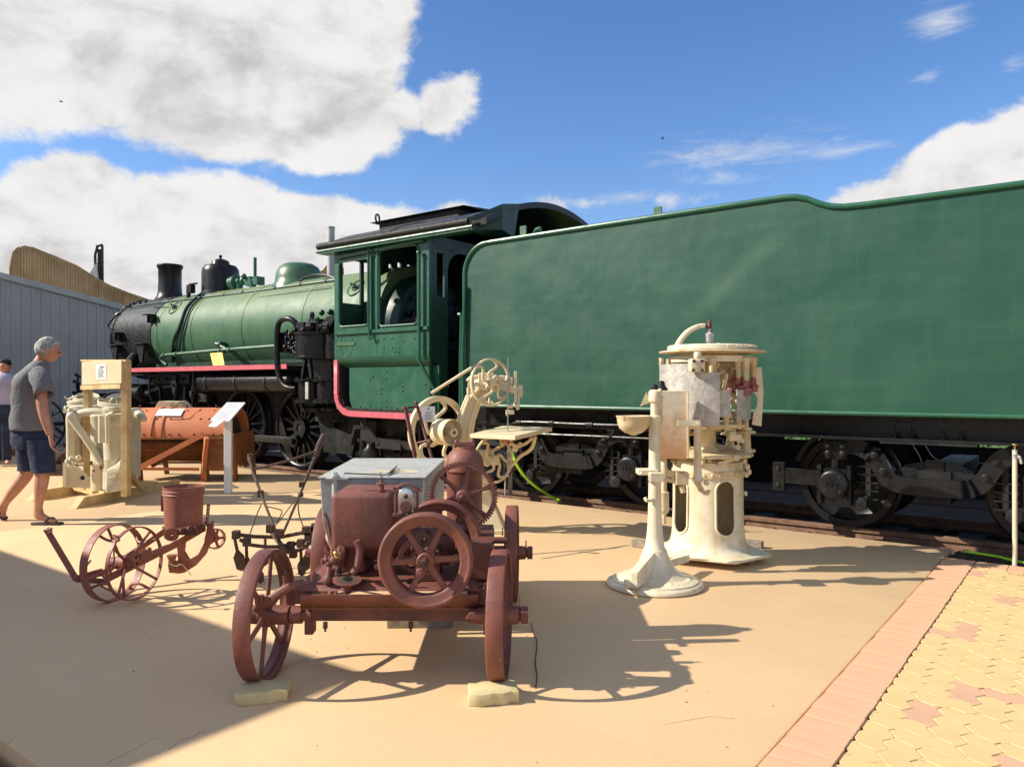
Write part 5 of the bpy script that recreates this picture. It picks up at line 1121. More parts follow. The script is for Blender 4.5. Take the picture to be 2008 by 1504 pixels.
wp('push_rod', MB().cyl((-.60, 3.50, .53), (-.45, 3.50, .532), .007).tube([(-.60 + .004 * k, 3.50 + .013 * math.cos(k * 1.05), .53 + .013 * math.sin(k * 1.05)) for k in range(24)], .0028, 5), RUSTY, eng)
wp('governor_link', MB().beam((-.62, 3.46, .505), (-.57, 3.46, .535), .02, .02).ball((-.56, 3.46, .54), .014), RED, eng)
# cylinder head, mixer and igniter on the left
hd_ = MB(); hd_.lathe([(.055, 0), (.06, .005), (.06, .03), (.045, .035), (.045, .06)], axis_m((-.79, 3.60, .535), (-1, -.35, 0)), 20)
for (px_, py_, r_) in ((655, 1098, .022), (668, 1090, .018), (645, 1105, .016), (660, 1112, .020), (672, 1118, .015), (650, 1125, .018), (640, 1098, .012)): hd_.ball(d(px_, py_, 3.46), r_, 10)
hd_.cyl(d(632, 1100, 3.50), d(655, 1096, 3.48), .012).cyl(d(633, 1096, 3.49), d(633, 1106, 3.49), .008).cyl(d(648, 1090, 3.46), d(645, 1130, 3.46), .010).tube([d(700, 1060, 3.47), d(706, 1080, 3.47), d(700, 1112, 3.46), d(690, 1125, 3.45)], .018, 8, smooth=3)
wp('cylinder_head', hd_, RED, eng)
wp('mixer_bowl', MB().ball(d(643, 1137, 3.43), .022, 12, sz=1.2).cyl(d(643, 1137, 3.43), d(646, 1112, 3.45), .012), RED, eng)
wp('spark_plug', MB().lathe([(.007, 0), (.007, .02), (.013, .022), (.013, .034), (.009, .036), (.009, .05), (.005, .052), (.005, .062)], axis_m(d(668, 1096, 3.44), (-.25, -.6, .55)), 12), BRASS, eng)
wp('fuel_cock', MB().lathe([(.012, 0), (.016, .004), (.016, .02), (.009, .022), (.009, .045), (.004, .05)], axis_m(d(663, 1132, 3.44), (0, -.2, .9)), 10), RUSTY, eng)
q = d(681, 1141, 3.40)
mf = wp('exhaust_dish', MB().lathe([(.018, -.05), (.02, -.02), (.05, .0), (.062, .006), (.062, .012), (.055, .013)], axis_m(q, (.05, -.16, 1)), 28), RED, eng)
wp('dish_face', MB().lathe([(.055, .012), (.045, .014), (.02, .013), (1e-5, .015)], axis_m(q, (.05, -.16, 1)), 24), RUSTY, mf)
wp('dish_pattern', MB().lathe([(.010, .0145), (.022, .0165)], axis_m(q, (.05, -.16, 1)), 7).ball(q + V((0, -.012, .012)), .008, 6), BLACKM, mf)
wp('bent_lever', MB().tube([d(636, 1006, 3.60), d(641, 1016, 3.60), d(648, 1050, 3.60), d(653, 1085, 3.58)], .008, 8, smooth=3), RED, eng)
# magneto
q = d(797, 976, 3.50)
mg = wp('magneto_bracket', MB().tube([q + V((-.050, 0, -.075)), q + V((-.050, 0, .03)), q + V((-.035, 0, .052)), q + V((0, 0, .066)), q + V((.035, 0, .052)), q + V((.050, 0, .03)), q + V((.050, 0, -.075))], .0055, 8, smooth=3).box(q + V((-.07, -.012, .028)), q + V((-.035, .03, .038))).box(q + V((.035, -.012, .028)), q + V((.07, .03, .038))).box(q + V((-.065, -.01, -.085)), q + V((.03, .05, -.075))), RED, eng)
wp('magneto_body', MB().prism([(-.034, -.075), (.034, -.075), (.036, .0)] + [(.036 * math.cos(a), .012 + .036 * math.sin(a)) for a in [k * PI / 10 for k in range(11)]] + [(-.036, 0)], -.03, .01, M4(((1, 0, 0, q.x), (0, 0, 1, q.y), (0, 1, 0, q.z), (0, 0, 0, 1)))), CHROME, mg, bevel=.004, seg=2, smooth=50)
wp('magneto_bolts', MB().cyl(q + V((-.055, 0, .038)), q + V((-.055, 0, .048)), .008, n=6).cyl(q + V((.055, 0, .038)), q + V((.055, 0, .048)), .008, n=6).lathe([(.012, 0), (.010, .006), (.004, .012)], AY(q + V((0, -.03, .012))), 10), RUSTY, mg)
wp('drive_sprocket', gear_mb(.022, .004, .008, 14, .004, AY(q + V((0, -.036, -.038)))), RED, mg)
mbs = MB()
for k in range(10): mbs.ball(q + V((rr.uniform(-.03, .03), -.03, rr.uniform(-.075, -.055))), rr.uniform(.004, .008), 6)
wp('magneto_screws', mbs, RUSTY, mg, kind='stuff')
# gear-driven pump with air vessel
GX, GZ = d(908, 972, 3.88).x, d(908, 972, 3.88).z
gw = AY((GX, 3.88, GZ))
gr = inst('pump_gear', mesh_of('pump_gear', gear_mb(.163, .148, .040, 70, .0125), RED, 30), eng, gw)
inst('hub', mesh_of('hub', MB().lathe([(.012, -.03), (.034, -.03), (.034, .02), (.028, .026), (.028, .034), (.022, .036), (.012, .036)], None, 20, closed=True), RED), gr, gw)
sm = mesh_of('spoke', MB().loft([[(r, a * math.cos(t), .011 * math.sin(t) * b__) for t in [k * PI / 4 for k in range(8)]] for r, a, b__ in ((.028, .024, 1.4), (.05, .014, 1), (.11, .009, .8), (.155, .014, .8))]), RED)
for k in range(6): inst('spoke', sm, gr, gw @ M4.Rotation(math.radians(18 + 60 * k), 4, 'Z'))
inst('hub_teeth', mesh_of('hub_teeth', gear_mb(.034, .02, .018, 16, .005), RED), gr, gw @ M4.Translation((0, 0, .012)))
cx_, cy2 = d(911, 900, 4.05).x, 4.05
RV = .102
ves = wp('air_vessel', MB().lathe([(RV * .92, .42), (RV * .92, .86), (RV * .97, .872), (RV * 1.02, .878), (RV * 1.02, .888), (RV, .893), (RV, .91), (RV * .93, .945), (RV * .76, .975), (RV * .52, .993), (RV * .50, 1.0), (RV * .50, 1.005)], M4.Translation((cx_, cy2, 0)), 36), RED, eng)
wp('vessel_flange', MB().box((cx_ - .055, cy2 - .03, 1.003), (cx_ + .055, cy2 + .03, 1.022)).cyl((cx_ - .042, cy2, 1.02), (cx_ - .042, cy2, 1.04), .012, n=8).cyl((cx_ + .042, cy2, 1.02), (cx_ + .042, cy2, 1.04), .012, n=8).box((cx_ - .05, cy2 - .025, 1.022), (cx_ + .05, cy2 + .025, 1.03)), RED, ves, bevel=.003)
wp('vessel_seam', MB().beam((cx_, cy2 - RV * .93, .50), (cx_, cy2 - RV * .93, .86), .03, .012), REDD, ves)
wp('pump_stand', MB().box((cx_ - .14, 3.9, .35), (cx_ + .12, 4.2, .44)).cyl((GX, 3.80, GZ), (GX, 4.0, GZ), .014).box((cx_ - .03, 3.92, .44), (cx_ + .03, 3.98, GZ)), REDD, eng, bevel=.004)
wp('side_casting', MB().box((-.19, 3.5, .44), (-.09, 3.9, .60)).cyl((-.09, 3.6, .60), (-.02, 3.6, .60), .016).cyl((-.03, 3.6, .56), (-.03, 3.6, .64), .006).cyl((-.045, 3.6, .62), (-.045, 3.6, .66), .004, n=5), REDD, eng, bevel=.01)
wp('rail_bracket', MB().prism([(-.17, .43), (-.10, .43), (-.07, .36), (-.05, .30), (-.17, .34)], 3.47, 3.52, M4(((1, 0, 0, 0), (0, 0, 1, 0), (0, 1, 0, 0), (0, 0, 0, 1)))), RED, eng, bevel=.006)

# ---------------- galvanised tank riding on the engine trolley
tk = thing('galvanised_tank', 'grey galvanised water tank with sloping front on the red engine trolley', 'tank', (-.75, 4.6, .345))
ty0, ty1 = 4.10, 5.10
zt = d(700, 938, ty0).z
a_ = d(627, 941, ty0); b__ = d(831, 936, ty0); c_ = d(871, 900, ty1); e_ = d(697, 906, ty1)
tm = MB(); low_l = d(655, 1105, 4.15)
vb_ = [(a_.x + .065, ty0 + .05, .36), (b__.x - .01, ty0 + .05, .36), (b__.x, ty1 - .02, .36), (a_.x + .0, ty1 - .02, .36)]
vt_ = [(a_.x, ty0, zt), (b__.x, ty0, zt), (c_.x, ty1, zt), (a_.x - .02, ty1, zt)]
vm_ = [(a_.x + .015, ty0, .60), (b__.x, ty0, .60), (c_.x, ty1, .60), (a_.x - .01, ty1, .60)]
tm.loft([vb_, vm_, vt_]); wp('tank_shell', tm, GALV, tk, smooth=0, bevel=.004)
lid = wp('tank_lid', MB().loft([[(vt_[0][0] - .008, ty0 - .008, zt + .001), (vt_[1][0] + .008, ty0 - .008, zt + .001), (vt_[2][0] + .006, ty1 + .008, zt + .001), (vt_[3][0] - .008, ty1 + .008, zt + .001)], [(vt_[0][0] - .008, ty0 - .008, zt + .007), (vt_[1][0] + .008, ty0 - .008, zt + .007), (vt_[2][0] + .006, ty1 + .008, zt + .012), (vt_[3][0] - .008, ty1 + .008, zt + .012)]]), GALVW, tk, smooth=0)
wp('lid_wear', MB().add([(-.80, 4.3, zt + .0095), (-.52, 4.28, zt + .0095), (-.55, 4.42, zt + .0105), (-.78, 4.40, zt + .0105)], [(0, 1, 2, 3)]), CREAM, lid)
q = d(657, 1000, 4.04)
wp('stand_pipe', MB().cyl((q.x, 4.04, .45), (q.x, 4.04, zt + .012), .017, n=12).cyl((q.x, 4.04, zt + .012), (q.x, 4.04, zt + .025), .026, n=12).cyl((q.x, 4.04, zt + .025), (q.x, 4.04, zt + .04), .014, n=6).box((q.x - .045, 4.02, zt + .003), (q.x + .07, 4.06, zt + .011)), GALVW, tk)
wp('lid_wire', MB().tube([d(675, 928, 4.12), d(758, 931, 4.14), d(768, 925, 4.3), d(778, 915, 4.5)], .004, 6), RUSTY, tk)
for k in range(3): wp('twig', MB().cyl(d(757, 931, 4.13), d(779 - 3 * k, 913 + 4 * k, 4.4), .003, n=5), WOODG, tk)
wp('tank_seam', MB().box((b__.x - .004, ty0 - .006, .38), (b__.x + .005, ty0 + .012, zt)).cyl((q.x - .055, 4.095, .62), (q.x - .05, 4.09, .62), .008), GALVW, tk)

# block under the trolley and yellow paver chocks at the front wheels
wb_ = part('timber_offcut', MB().box((-.56, 4.20, 0), (-.20, 4.30, .045), M4.Translation((0, 0, 0)) @ M4.Rotation(.03, 4, 'Z')), WOODG, bevel=.004)
tag(wb_, 'short dark timber offcut lying flat under the middle of the red engine trolley', 'timber block')
def chock(loc, rot, lab, name='paver_chock'):
    w_, h_ = .225, .1125
    top_ = [(-.112, -.050), (-.060, -.062), (.0, -.050), (.045, -.052), (.080, -.036), (.112, -.040), (.104, .005), (.112, .050), (.060, .062), (.0, .050), (-.045, .052), (-.080, .036), (-.112, .040), (-.104, -.005)]
    mb = MB().prism([(x_ * .96, y_ * 1.35) for x_, y_ in top_], 0, .052, M4.Translation(loc) @ M4.Rotation(rot, 4, 'Z'))
    o = part(name, mb, BLOCKM, bevel=.006, seg=2, smooth=40); tag(o, lab, 'paver', 'yellow paver wheel chocks')
chock(g(517, 1368, 0), .12, 'yellow zig-zag concrete paver chocking the front wheel in building shadow, beside left wheel')
chock(g(967, 1370, 0), .06, 'yellow zig-zag concrete paver chocking the sunlit front wheel nearest the bare wire')
wi = part('bent_wire', MB().tube([g(1041, 1228) + V((0, 0, .02)), g(1047, 1245) + V((0, 0, .004)), g(1053, 1262) + V((0, 0, .01)), g(1050, 1300) + V((0, 0, .005)), g(1053, 1330) + V((0, 0, .01)), g(1050, 1350) + V((0, 0, .003))], .0028, 6, smooth=4), RUSTY)
tag(wi, 'thin bent piece of wire lying on sunlit concrete right of the engine', 'wire')

# ---------------- single-row seed planter
pln = thing('seed_planter', 'red single-row seed planter with round hopper can and double-rimmed iron wheel', 'planter', g(243, 1172))
FLATB = lambda p, q_, w, h: MB().beam(p, q_, w, h)
Rw = .235; cwz = Rw + .0
wc = d(243, 1097, 4.72); wc.z = Rw
wax = V((.955, -.29, 0.03)).normalized()
wA = axis_m(wc - wax * .075, wax); wB = axis_m(wc + wax * .075, wax)
rm = inst('press_wheel', mesh_of('press_wheel', MB().ring(M4.Translation((0, 0, -.075)), Rw - .007, Rw, .055, 56), REDP), pln, axis_m(wc, wax))
inst('outer_rim', mesh_of('outer_rim', MB().ring(M4.Translation((0, 0, .085)), Rw - .02, Rw - .012, .022, 56), REDP), rm, axis_m(wc, wax))
inst('hub', mesh_of('hub', MB().lathe([(.012, -.11), (.032, -.11), (.032, -.04), (.045, -.035), (.045, .03), (.03, .035), (.03, .10), (.012, .10)], None, 20, closed=True), REDP), rm, axis_m(wc, wax))
sp_ = mesh_of('spoke', MB().cyl((.03, 0, -.02), (Rw - .01, 0, -.06), .0085, n=8), REDP); sp2 = mesh_of('spoke', MB().cyl((.03, 0, .03), (Rw - .02, 0, .08), .0085, n=8), REDP)
for k in range(4): inst('spoke', sp_, rm, axis_m(wc, wax) @ M4.Rotation(k * PI / 2 + .25, 4, 'Z')); inst('spoke', sp2, rm, axis_m(wc, wax) @ M4.Rotation(k * PI / 2 + .9, 4, 'Z'))
for k in range(4):
    a = k * PI / 2 + .55; c0 = V((math.cos(a), math.sin(a), 0)); t0 = V((-math.sin(a), math.cos(a), 0)); M_ = axis_m(wc, wax)
    inst('rim_loop', mesh_of('rim_loop', MB().tube([c0 * (Rw - .012) + V((0, 0, -.075)), c0 * (Rw - .05) + t0 * .0 + V((0, 0, -.03)), c0 * (Rw - .055) + V((0, 0, .03)), c0 * (Rw - .016) + V((0, 0, .085))], .0085, 8, smooth=4), REDP), rm, M_)
# two frame bars either side of the wheel
f0 = d(205, 1137, 4.60); f1 = d(345, 1067, 4.95); f2 = d(412, 1040, 5.25)
g0 = d(205, 1122, 4.95); g1 = d(330, 1058, 5.25); g2 = d(405, 1030, 5.45)
f2.z = f1.z + (f2.y - f1.y) * 0 + .03
wp('frame_bar', MB().beam(f0, f1, .012, .045).beam(f1, d(392, 1040, 5.15), .012, .045), REDP, pln, bevel=.002)
wp('frame_bar', MB().beam(d(168, 1130, 4.78), g0, .012, .04).beam(g0, d(325, 1040, 5.30), .012, .04), REDP, pln, bevel=.002)
wp('hitch_bar', MB().beam(d(150, 1136, 4.65), d(212, 1140, 4.62), .016, .03).beam(d(152, 1132, 4.66), d(200, 1118, 4.80), .014, .025).tube([d(165, 1125, 4.7), d(170, 1108, 4.72), d(178, 1098, 4.74)], .007, 6), REDP, pln)
ha = wp('draft_lever', MB().beam(d(90, 1036, 4.62), d(148, 1133, 4.64), .014, .034), REDP, pln, bevel=.002)
wp('lever_pins', MB().cyl(d(90, 1040, 4.6), d(101, 1037, 4.58), .008).cyl(d(95, 1045, 4.59), d(101, 1042, 4.58), .007).ball(d(149, 1133, 4.62), .022, 8), REDP, ha)
wp('chain_links', MB().tube([d(193, 1140, 4.60), d(185, 1133, 4.60), d(200, 1128, 4.6), d(206, 1140, 4.58), d(196, 1146, 4.58), d(212, 1156, 4.56), d(222, 1160, 4.56)], .006, 6, smooth=3).tube([d(230, 1052, 4.50), d(223, 1080, 4.50), d(224, 1100, 4.5), d(214, 1130, 4.52)], .005, 6, smooth=3).cyl(d(222, 1050, 4.50), d(233, 1060, 4.48), .010, n=8).cyl(d(235, 1054, 4.5), d(227, 1050, 4.5), .005), REDP, pln)
wp('pulley', MB().lathe([(.01, -.02), (.03, -.02), (.038, -.012), (.03, 0), (.038, .012), (.03, .02), (.01, .02)], axis_m(d(262, 1092, 4.66), wax), 20, closed=True).cyl(d(275, 1090, 4.68), d(290, 1080, 4.72), .014).ball(d(292, 1078, 4.72), .018, 8).beam(d(270, 1096, 4.68), d(330, 1070, 4.85), .02, .02), REDP, pln)
hc = d(360, 1000, 5.10); hz0 = d(360, 1031, 5.10).z; hz1 = d(360, 953, 5.10).z; hr_ = 38 / 1500 * 5.1
can = wp('seed_hopper', MB().lathe([(hr_ * .90, hz0), (hr_ * .98, hz1 - .055), (hr_ * 1.03, hz1 - .05), (hr_ * .99, hz1 - .042), (hr_ * .99, hz1 - .036), (hr_ * 1.03, hz1 - .03), (hr_ * 1.0, hz1 - .022), (hr_ * 1.0, hz1 - .006), (hr_ * 1.03, hz1), (hr_ * .98, hz1 + .001), (hr_ * .96, hz1 - .02), (hr_ * .88, hz0 + .004), (1e-4, hz0 + .004)], M4.Translation((hc.x, hc.y, 0)), 40), REDP, pln)
wp('hopper_cap_strip', MB().box((hc.x - hr_ - .008, hc.y - .03, hz0 + .10), (hc.x - hr_ + .002, hc.y + .01, hz1 - .06)).beam((hc.x + .02, hc.y + .02, hz1 - .01), (hc.x + hr_ * .9, hc.y - .02, hz1 - .045), .01, .05), REDD, can)
wp('hopper_base', MB().lathe([(hr_ * 1.0, hz0 - .008), (hr_ * 1.02, hz0)], M4.Translation((hc.x, hc.y, 0)), 32).cb((hc.x + .02, hc.y, hz0 - .03), (.20, .14, .035)), REDD, can)
wp('plate_gear', gear_mb(.040, .012, .018, 26, .007, axis_m(d(336, 1048, 4.93), (.2, -.85, -.3))), REDP, pln)
wp('drive_train', MB().cyl(d(345, 1040, 4.95), d(375, 1035, 4.98), .014).ball(d(356, 1040, 4.93), .018, 8).ball(d(372, 1036, 4.95), .02, 8).cyl(d(383, 1026, 5.0), d(386, 1050, 4.98), .010).box(d(350, 1048, 4.96), d(384, 1038, 5.0)), REDD, pln)
# furrow opener: curved runner sweeping down then up to the rear
cv = [d(345, 1040, 5.10), d(350, 1070, 5.13), d(346, 1095, 5.16), d(344, 1122, 5.2)]
MXw = lambda Y: M4(((1, 0, 0, 0), (0, 0, 1, Y), (0, 1, 0, 0), (0, 0, 0, 1)))
run = [d(x, y, 5.2) for x, y in ((347, 1060), (365, 1060), (362, 1080), (372, 1096), (390, 1085), (402, 1062), (407, 1030), (418, 1020), (419, 1050), (405, 1085), (385, 1108), (363, 1122), (352, 1124), (350, 1095))]
wp('furrow_runner', MB().prism([(p_.x, p_.z) for p_ in run], -.012, .012, MXw(5.2)), REDP, pln, smooth=0, bevel=.003)
wp('seed_spout', MB().lathe([(.035, 0), (.022, -.035), (.024, -.07), (.020, -.10)], M4.Translation(d(337, 1088, 5.18)), 16).beam(d(344, 1100, 5.19), d(343, 1122, 5.2), .07, .03), REDP, pln)
wp('string_tie', MB().tube([d(333, 1105, 5.14), d(345, 1110, 5.14), d(356, 1106, 5.15), d(365, 1115, 5.16), d(375, 1128, 5.16)], .003, 5, smooth=3), CREAM, pln)
wp('depth_quadrant', MB().beam(d(406, 1028, 5.2), d(409, 988, 5.2), .014, .030).beam(d(402, 1022, 5.2), d(430, 1058, 5.2), .012, .024), REDP, pln, bevel=.003)
wp('quadrant_holes', MB().cyl(d(408, 995, 5.18), d(408, 995, 5.175), .005).cyl(d(408, 1003, 5.18), d(408, 1003, 5.175), .005).cyl(d(407, 1011, 5.18), d(407, 1011, 5.175), .005), CREAM, pln)
cw_ = axis_m(d(422, 1056, 5.28), (.75, -.65, 0))
cwl = inst('covering_wheel', mesh_of('covering_wheel', MB().ring(ID, .062, .070, .035, 32), REDP), pln, cw_)
inst('hub', mesh_of('hub', MB().ring(ID, .006, .016, .04, 12), REDP), cwl, cw_)
s5 = mesh_of('spoke', flat_spokes(.014, .063, .022, .014, .004), REDP)
for k in range(5): inst('spoke', s5, cwl, cw_ @ M4.Rotation(k * 2 * PI / 5, 4, 'Z'))

# ---------------- rusty cultivator with two handles
cul = thing('cultivator', 'rust brown walking cultivator with thin splayed handles and leaf-shaped blades', 'cultivator', g(540, 1110))
hA = [d(547, 1055, 5.35), d(520, 990, 5.6), d(496, 925, 5.9), d(489, 895, 6.0)]; hB = [d(553, 1050, 5.35), d(590, 965, 5.7), d(618, 895, 6.0), d(634, 855, 6.1)]
wp('handle', MB().tube(hA, [.010, .010, .012, .018], 8), RUSTY, cul); wp('handle', MB().tube(hB, [.010, .010, .014, .012], 8), RUSTY, cul)
wp('hand_grip', MB().tube([d(490, 905, 5.98), d(489, 892, 6.0), d(494, 893, 6.0)], .018, 8).tube([d(618, 893, 6.0), d(626, 870, 6.05), d(635, 853, 6.1)], .020, 8), RUSTY, cul)
wp('cross_rod', MB().tube([d(500, 920, 5.9), d(560, 905, 5.95), d(617, 886, 6.0)], .010, 8), RUSTY, cul)
wp('brace_rod', MB().tube([d(490, 1047, 5.4), d(505, 1005, 5.5), d(512, 990, 5.6)], .005, 6).tube([d(540, 1030, 5.4), d(560, 1005, 5.6), d(575, 985, 5.7), d(590, 965, 5.7)], .004, 6, smooth=3).tube([d(523, 993, 5.6), d(545, 998, 5.6), d(553, 1004, 5.6), d(541, 1028, 5.5)], .004, 6, smooth=3).tube([d(585, 970, 5.7), d(585, 1000, 5.6), d(590, 1020, 5.5), d(598, 1040, 5.4)], .005, 6, smooth=3), RUSTY, cul)
wp('handle_clamps', MB().cb(d(511, 968, 5.7), (.04, .03, .05)).cb(d(591, 950, 5.75), (.03, .03, .04)).cb(d(590, 970, 5.7), (.03, .03, .03)), RUSTY, cul)
wp('tool_bar', MB().tube([d(465, 1048, 5.35), d(500, 1052, 5.4), d(550, 1053, 5.45), d(600, 1043, 5.5), d(615, 1035, 5.5)], .014, 8).tube([d(470, 1058, 5.2), d(490, 1068, 5.2), d(520, 1072, 5.2), d(560, 1072, 5.3), d(600, 1060, 5.35)], .013, 8).tube([d(560, 1083, 5.2), d(590, 1078, 5.25), d(615, 1060, 5.3)], .013, 8).beam(d(527, 1035, 5.5), d(560, 1080, 5.15), .02, .03), RUSTY, cul)
cbm = MB()
for (x_, y_) in ((463, 1048), (484, 1062), (530, 1036), (555, 1075), (570, 1070), (590, 1065), (605, 1052), (612, 1040), (547, 1046), (600, 1040), (575, 1085), (618, 1034)): cbm.cb(d(x_, y_, 5.28), (.045, .05, .055)).cyl(d(x_, y_ - 8, 5.28), d(x_, y_ + 9, 5.28), .008)
wp('clamps', cbm, RUSTY, cul, kind='stuff')
for (x_, y0_, y1_, w_, lean, Yd) in ((460, 1055, 1120, .075, 14, 5.2), (483, 1065, 1150, .062, 2, 5.25), (520, 1055, 1110, .055, 0, 5.55), (508, 1100, 1160, .05, 3, 5.1), (590, 1078, 1130, .06, 2, 5.3), (603, 1062, 1128, .06, -3, 5.45)):
    p0 = d(x_, y0_, Yd); p1 = d(x_ + lean, y1_, Yd); p1.z = max(p1.z, .005)
    wp('tine', MB().tube([p0, p0.lerp(p1, .3), p0.lerp(p1, .5)], .011, 6), RUSTY, cul)
    m_ = p0.lerp(p1, .38); n_w = (p1 - p0).normalized(); sd_ = V((1, 0, 0)) - n_w * n_w.x; sd_.normalize()
    pts = [m_ - sd_ * w_ * .15, m_.lerp(p1, .3) - sd_ * w_ * .5, m_.lerp(p1, .85) - sd_ * w_ * .42, p1, m_.lerp(p1, .85) + sd_ * w_ * .42, m_.lerp(p1, .3) + sd_ * w_ * .5, m_ + sd_ * w_ * .15]
    of = V((0, .006, 0)); N_ = len(pts)
    wp('blade', MB().add([tuple(p_) for p_ in pts] + [tuple(p_ + of) for p_ in pts], [tuple(range(N_)), tuple(reversed(range(N_, 2 * N_)))] + [(i, (i + 1) % N_, N_ + (i + 1) % N_, N_ + i) for i in range(N_)]), RUSTY, cul, smooth=0)

# ---------------- red-brown plough handles behind the tank
ph = thing('walking_plough', 'rust red plough whose two slanting handles rise behind the grey tank', 'plough', (-.9, 6.0, 0))
wp('handle', MB().beam(d(795, 800, 6.1), d(814, 895, 6.0), .030, .02).beam(d(814, 895, 6.0), d(812, 960, 5.9), .03, .02), REDD, ph, bevel=.003)
wp('handle', MB().beam(d(817, 793, 6.2), d(846, 895, 5.95), .022, .018).beam(d(846, 895, 5.95), d(860, 960, 5.8), .022, .018), REDD, ph, bevel=.003)
wp('handle_brace', MB().cyl(d(797, 800, 6.1), d(820, 797, 6.2), .010).ball(d(792, 801, 6.1), .018, 8).cyl(d(818, 869, 6.0), d(843, 863, 5.95), .010).ball(d(843, 866, 5.95), .022, 8).ball(d(816, 790, 6.2), .018, 8), REDD, ph)
p0 = d(812, 960, 5.9)
wp('plough_beam', MB().tube([(p0.x, 5.9, p0.z), (p0.x + .1, 5.7, .25), (p0.x + .1, 5.5, .34), (p0.x + .05, 5.25, .36)], .02, 8, smooth=3).beam((p0.x + .02, 5.85, .45), (p0.x + .1, 5.75, .08), .03, .05), REDD, ph)
wp('plough_share', MB().loft([[(p0.x + .08, 5.95, .02), (p0.x + .12, 5.95, .02), (p0.x + .14, 5.95, .24), (p0.x + .10, 5.95, .24)], [(p0.x + .05, 5.6, .0), (p0.x + .07, 5.6, .0), (p0.x + .09, 5.6, .12), (p0.x + .06, 5.6, .12)]]), REDD, ph)

# ---------------- bandsaw
BS = thing('bandsaw', 'cream cast-iron bandsaw with curved-spoke wheels, large pulley and tilted table', 'bandsaw', (-.2, 6.9, 0))
saw_ax = V((.60, -.80, 0)).normalized()
def s_spoke(r0, r1, rad, bend, sgn=1):
    pts = []
    for k in range(9):
        t_ = k / 8; r = r0 + (r1 - r0) * t_; off = bend * math.sin(t_ * 2 * PI) * sgn; pts.append(V((r, off, 0)))
    return MB().tube(pts, [rad * 1.25] + [rad] * 7 + [rad * 1.3], 8)
def swheel(name, c, R, rw, rt, n, rad, bend, ax_, roll, sgn=1, hr_=.035):
    w = axis_m(c, ax_)
    return spoked(name, BS, w, CREAM, R, rw, rt, hr_, rw * 1.8, n, s_spoke(hr_ * .7, R - rt * .8, rad, bend, sgn), roll=roll, seg=56)
uc = d(962, 750, 6.80); swheel('band_wheel', uc, .215, .030, .018, 6, .014, .038, saw_ax, .3)
lc = d(967, 902, 6.90); swheel('band_wheel', lc, .215, .030, .018, 6, .014, .038, saw_ax, .1)
pc = d(860, 846, 7.00); fwh = swheel('drive_flywheel', pc, .325, .045, .052, 5, .018, .055, V((.66, -.75, 0)).normalized(), .2, 1, .05)
dc = pc + V((.66, -.75, 0)).normalized() * .12
w_ = axis_m(dc, (.66, -.75, 0)); wp('belt_drum', MB().lathe([(.112, -.10), (.118, -.10), (.118, .10), (.112, .10)], w_, 32, closed=True).lathe([(.02, -.11), (.04, -.11), (.04, .12), (.02, .12)], w_, 16, closed=True).lathe([(.03, -.02), (.113, -.02), (.113, 0), (.03, 0)], w_, 24, closed=True), CREAM, fwh)
gu = wp('blade_guard', MB().cyl(d(846, 771, 6.75), d(925, 721, 6.70), .014, n=10), CREAM, BS)
wp('guard_tip', MB().tube([d(925, 721, 6.70), d(932, 717, 6.7), d(940, 711, 6.72)], .007, 6), WOODG, gu)
# C-shaped frame
def spine(pts, w0, dep, m=CREAM, name='frame'):
    return pts
cf = [(905, 990), (902, 940), (905, 900), (908, 860), (915, 820), (928, 785), (950, 762), (985, 748), (1005, 752)]
cw = [.22, .19, .18, .175, .17, .16, .14, .12, .10]
rings = []
pp = [d(x, y, 7.02) for x, y in cf]
for i, p_ in enumerate(pp):
    t__ = (pp[min(i + 1, len(pp) - 1)] - pp[max(i - 1, 0)]).normalized(); n__ = V((-t__.z, 0, t__.x)); h_ = cw[i] / 2
    rings.append([p_ + n__ * h_ + V((0, -.03, 0)), p_ + n__ * h_ + V((0, .03, 0)), p_ - n__ * h_ + V((0, .03, 0)), p_ - n__ * h_ + V((0, -.03, 0))])
fm = wp('c_frame', MB().loft(rings), CREAM, BS, smooth=30, bevel=.008)
wp('frame_web', MB().tube([p_ + V((-.045, -.035, 0)) for p_ in pp[1:8]], .02, 8).tube([p_ + V((.045, -.035, 0)) for p_ in pp[1:7]], .014, 8), CREAM, fm)
pb_ = d(960, 985, 7.0)
ped = MB().loft([[(-.50, 6.86, .02), (-.06, 6.86, .02), (-.06, 7.24, .02), (-.50, 7.24, .02)], [(-.45, 6.92, .25), (-.16, 6.92, .25), (-.16, 7.15, .25), (-.45, 7.15, .25)], [(-.44, 6.96, .55), (-.26, 6.96, .55), (-.26, 7.10, .55), (-.44, 7.10, .55)]])
wp('pedestal', ped, CREAM, BS, bevel=.01)
wp('foot_plate', MB().box((-.56, 6.82, 0), (-.02, 7.28, .035)), CREAMR, BS, bevel=.006)
wp('lower_bearing', MB().cyl(lc + saw_ax * .05, lc - saw_ax * .25, .045, n=16).cb(lc - saw_ax * .12 + V((-.05, 0, .02)), (.22, .12, .12)).ball(d(985, 870, 6.95), .03, 8).beam(d(930, 905, 6.98), d(965, 885, 6.95), .06, .08), CREAM, BS, bevel=.006)
wp('upper_bearing', MB().cyl(uc + saw_ax * .05, uc - saw_ax * .22, .035, n=16).cb(uc - saw_ax * .12 + V((.03, 0, .03)), (.14, .14, .11)).beam(uc - saw_ax * .14, d(1010, 765, 6.9), .07, .06), CREAM, BS, bevel=.006)
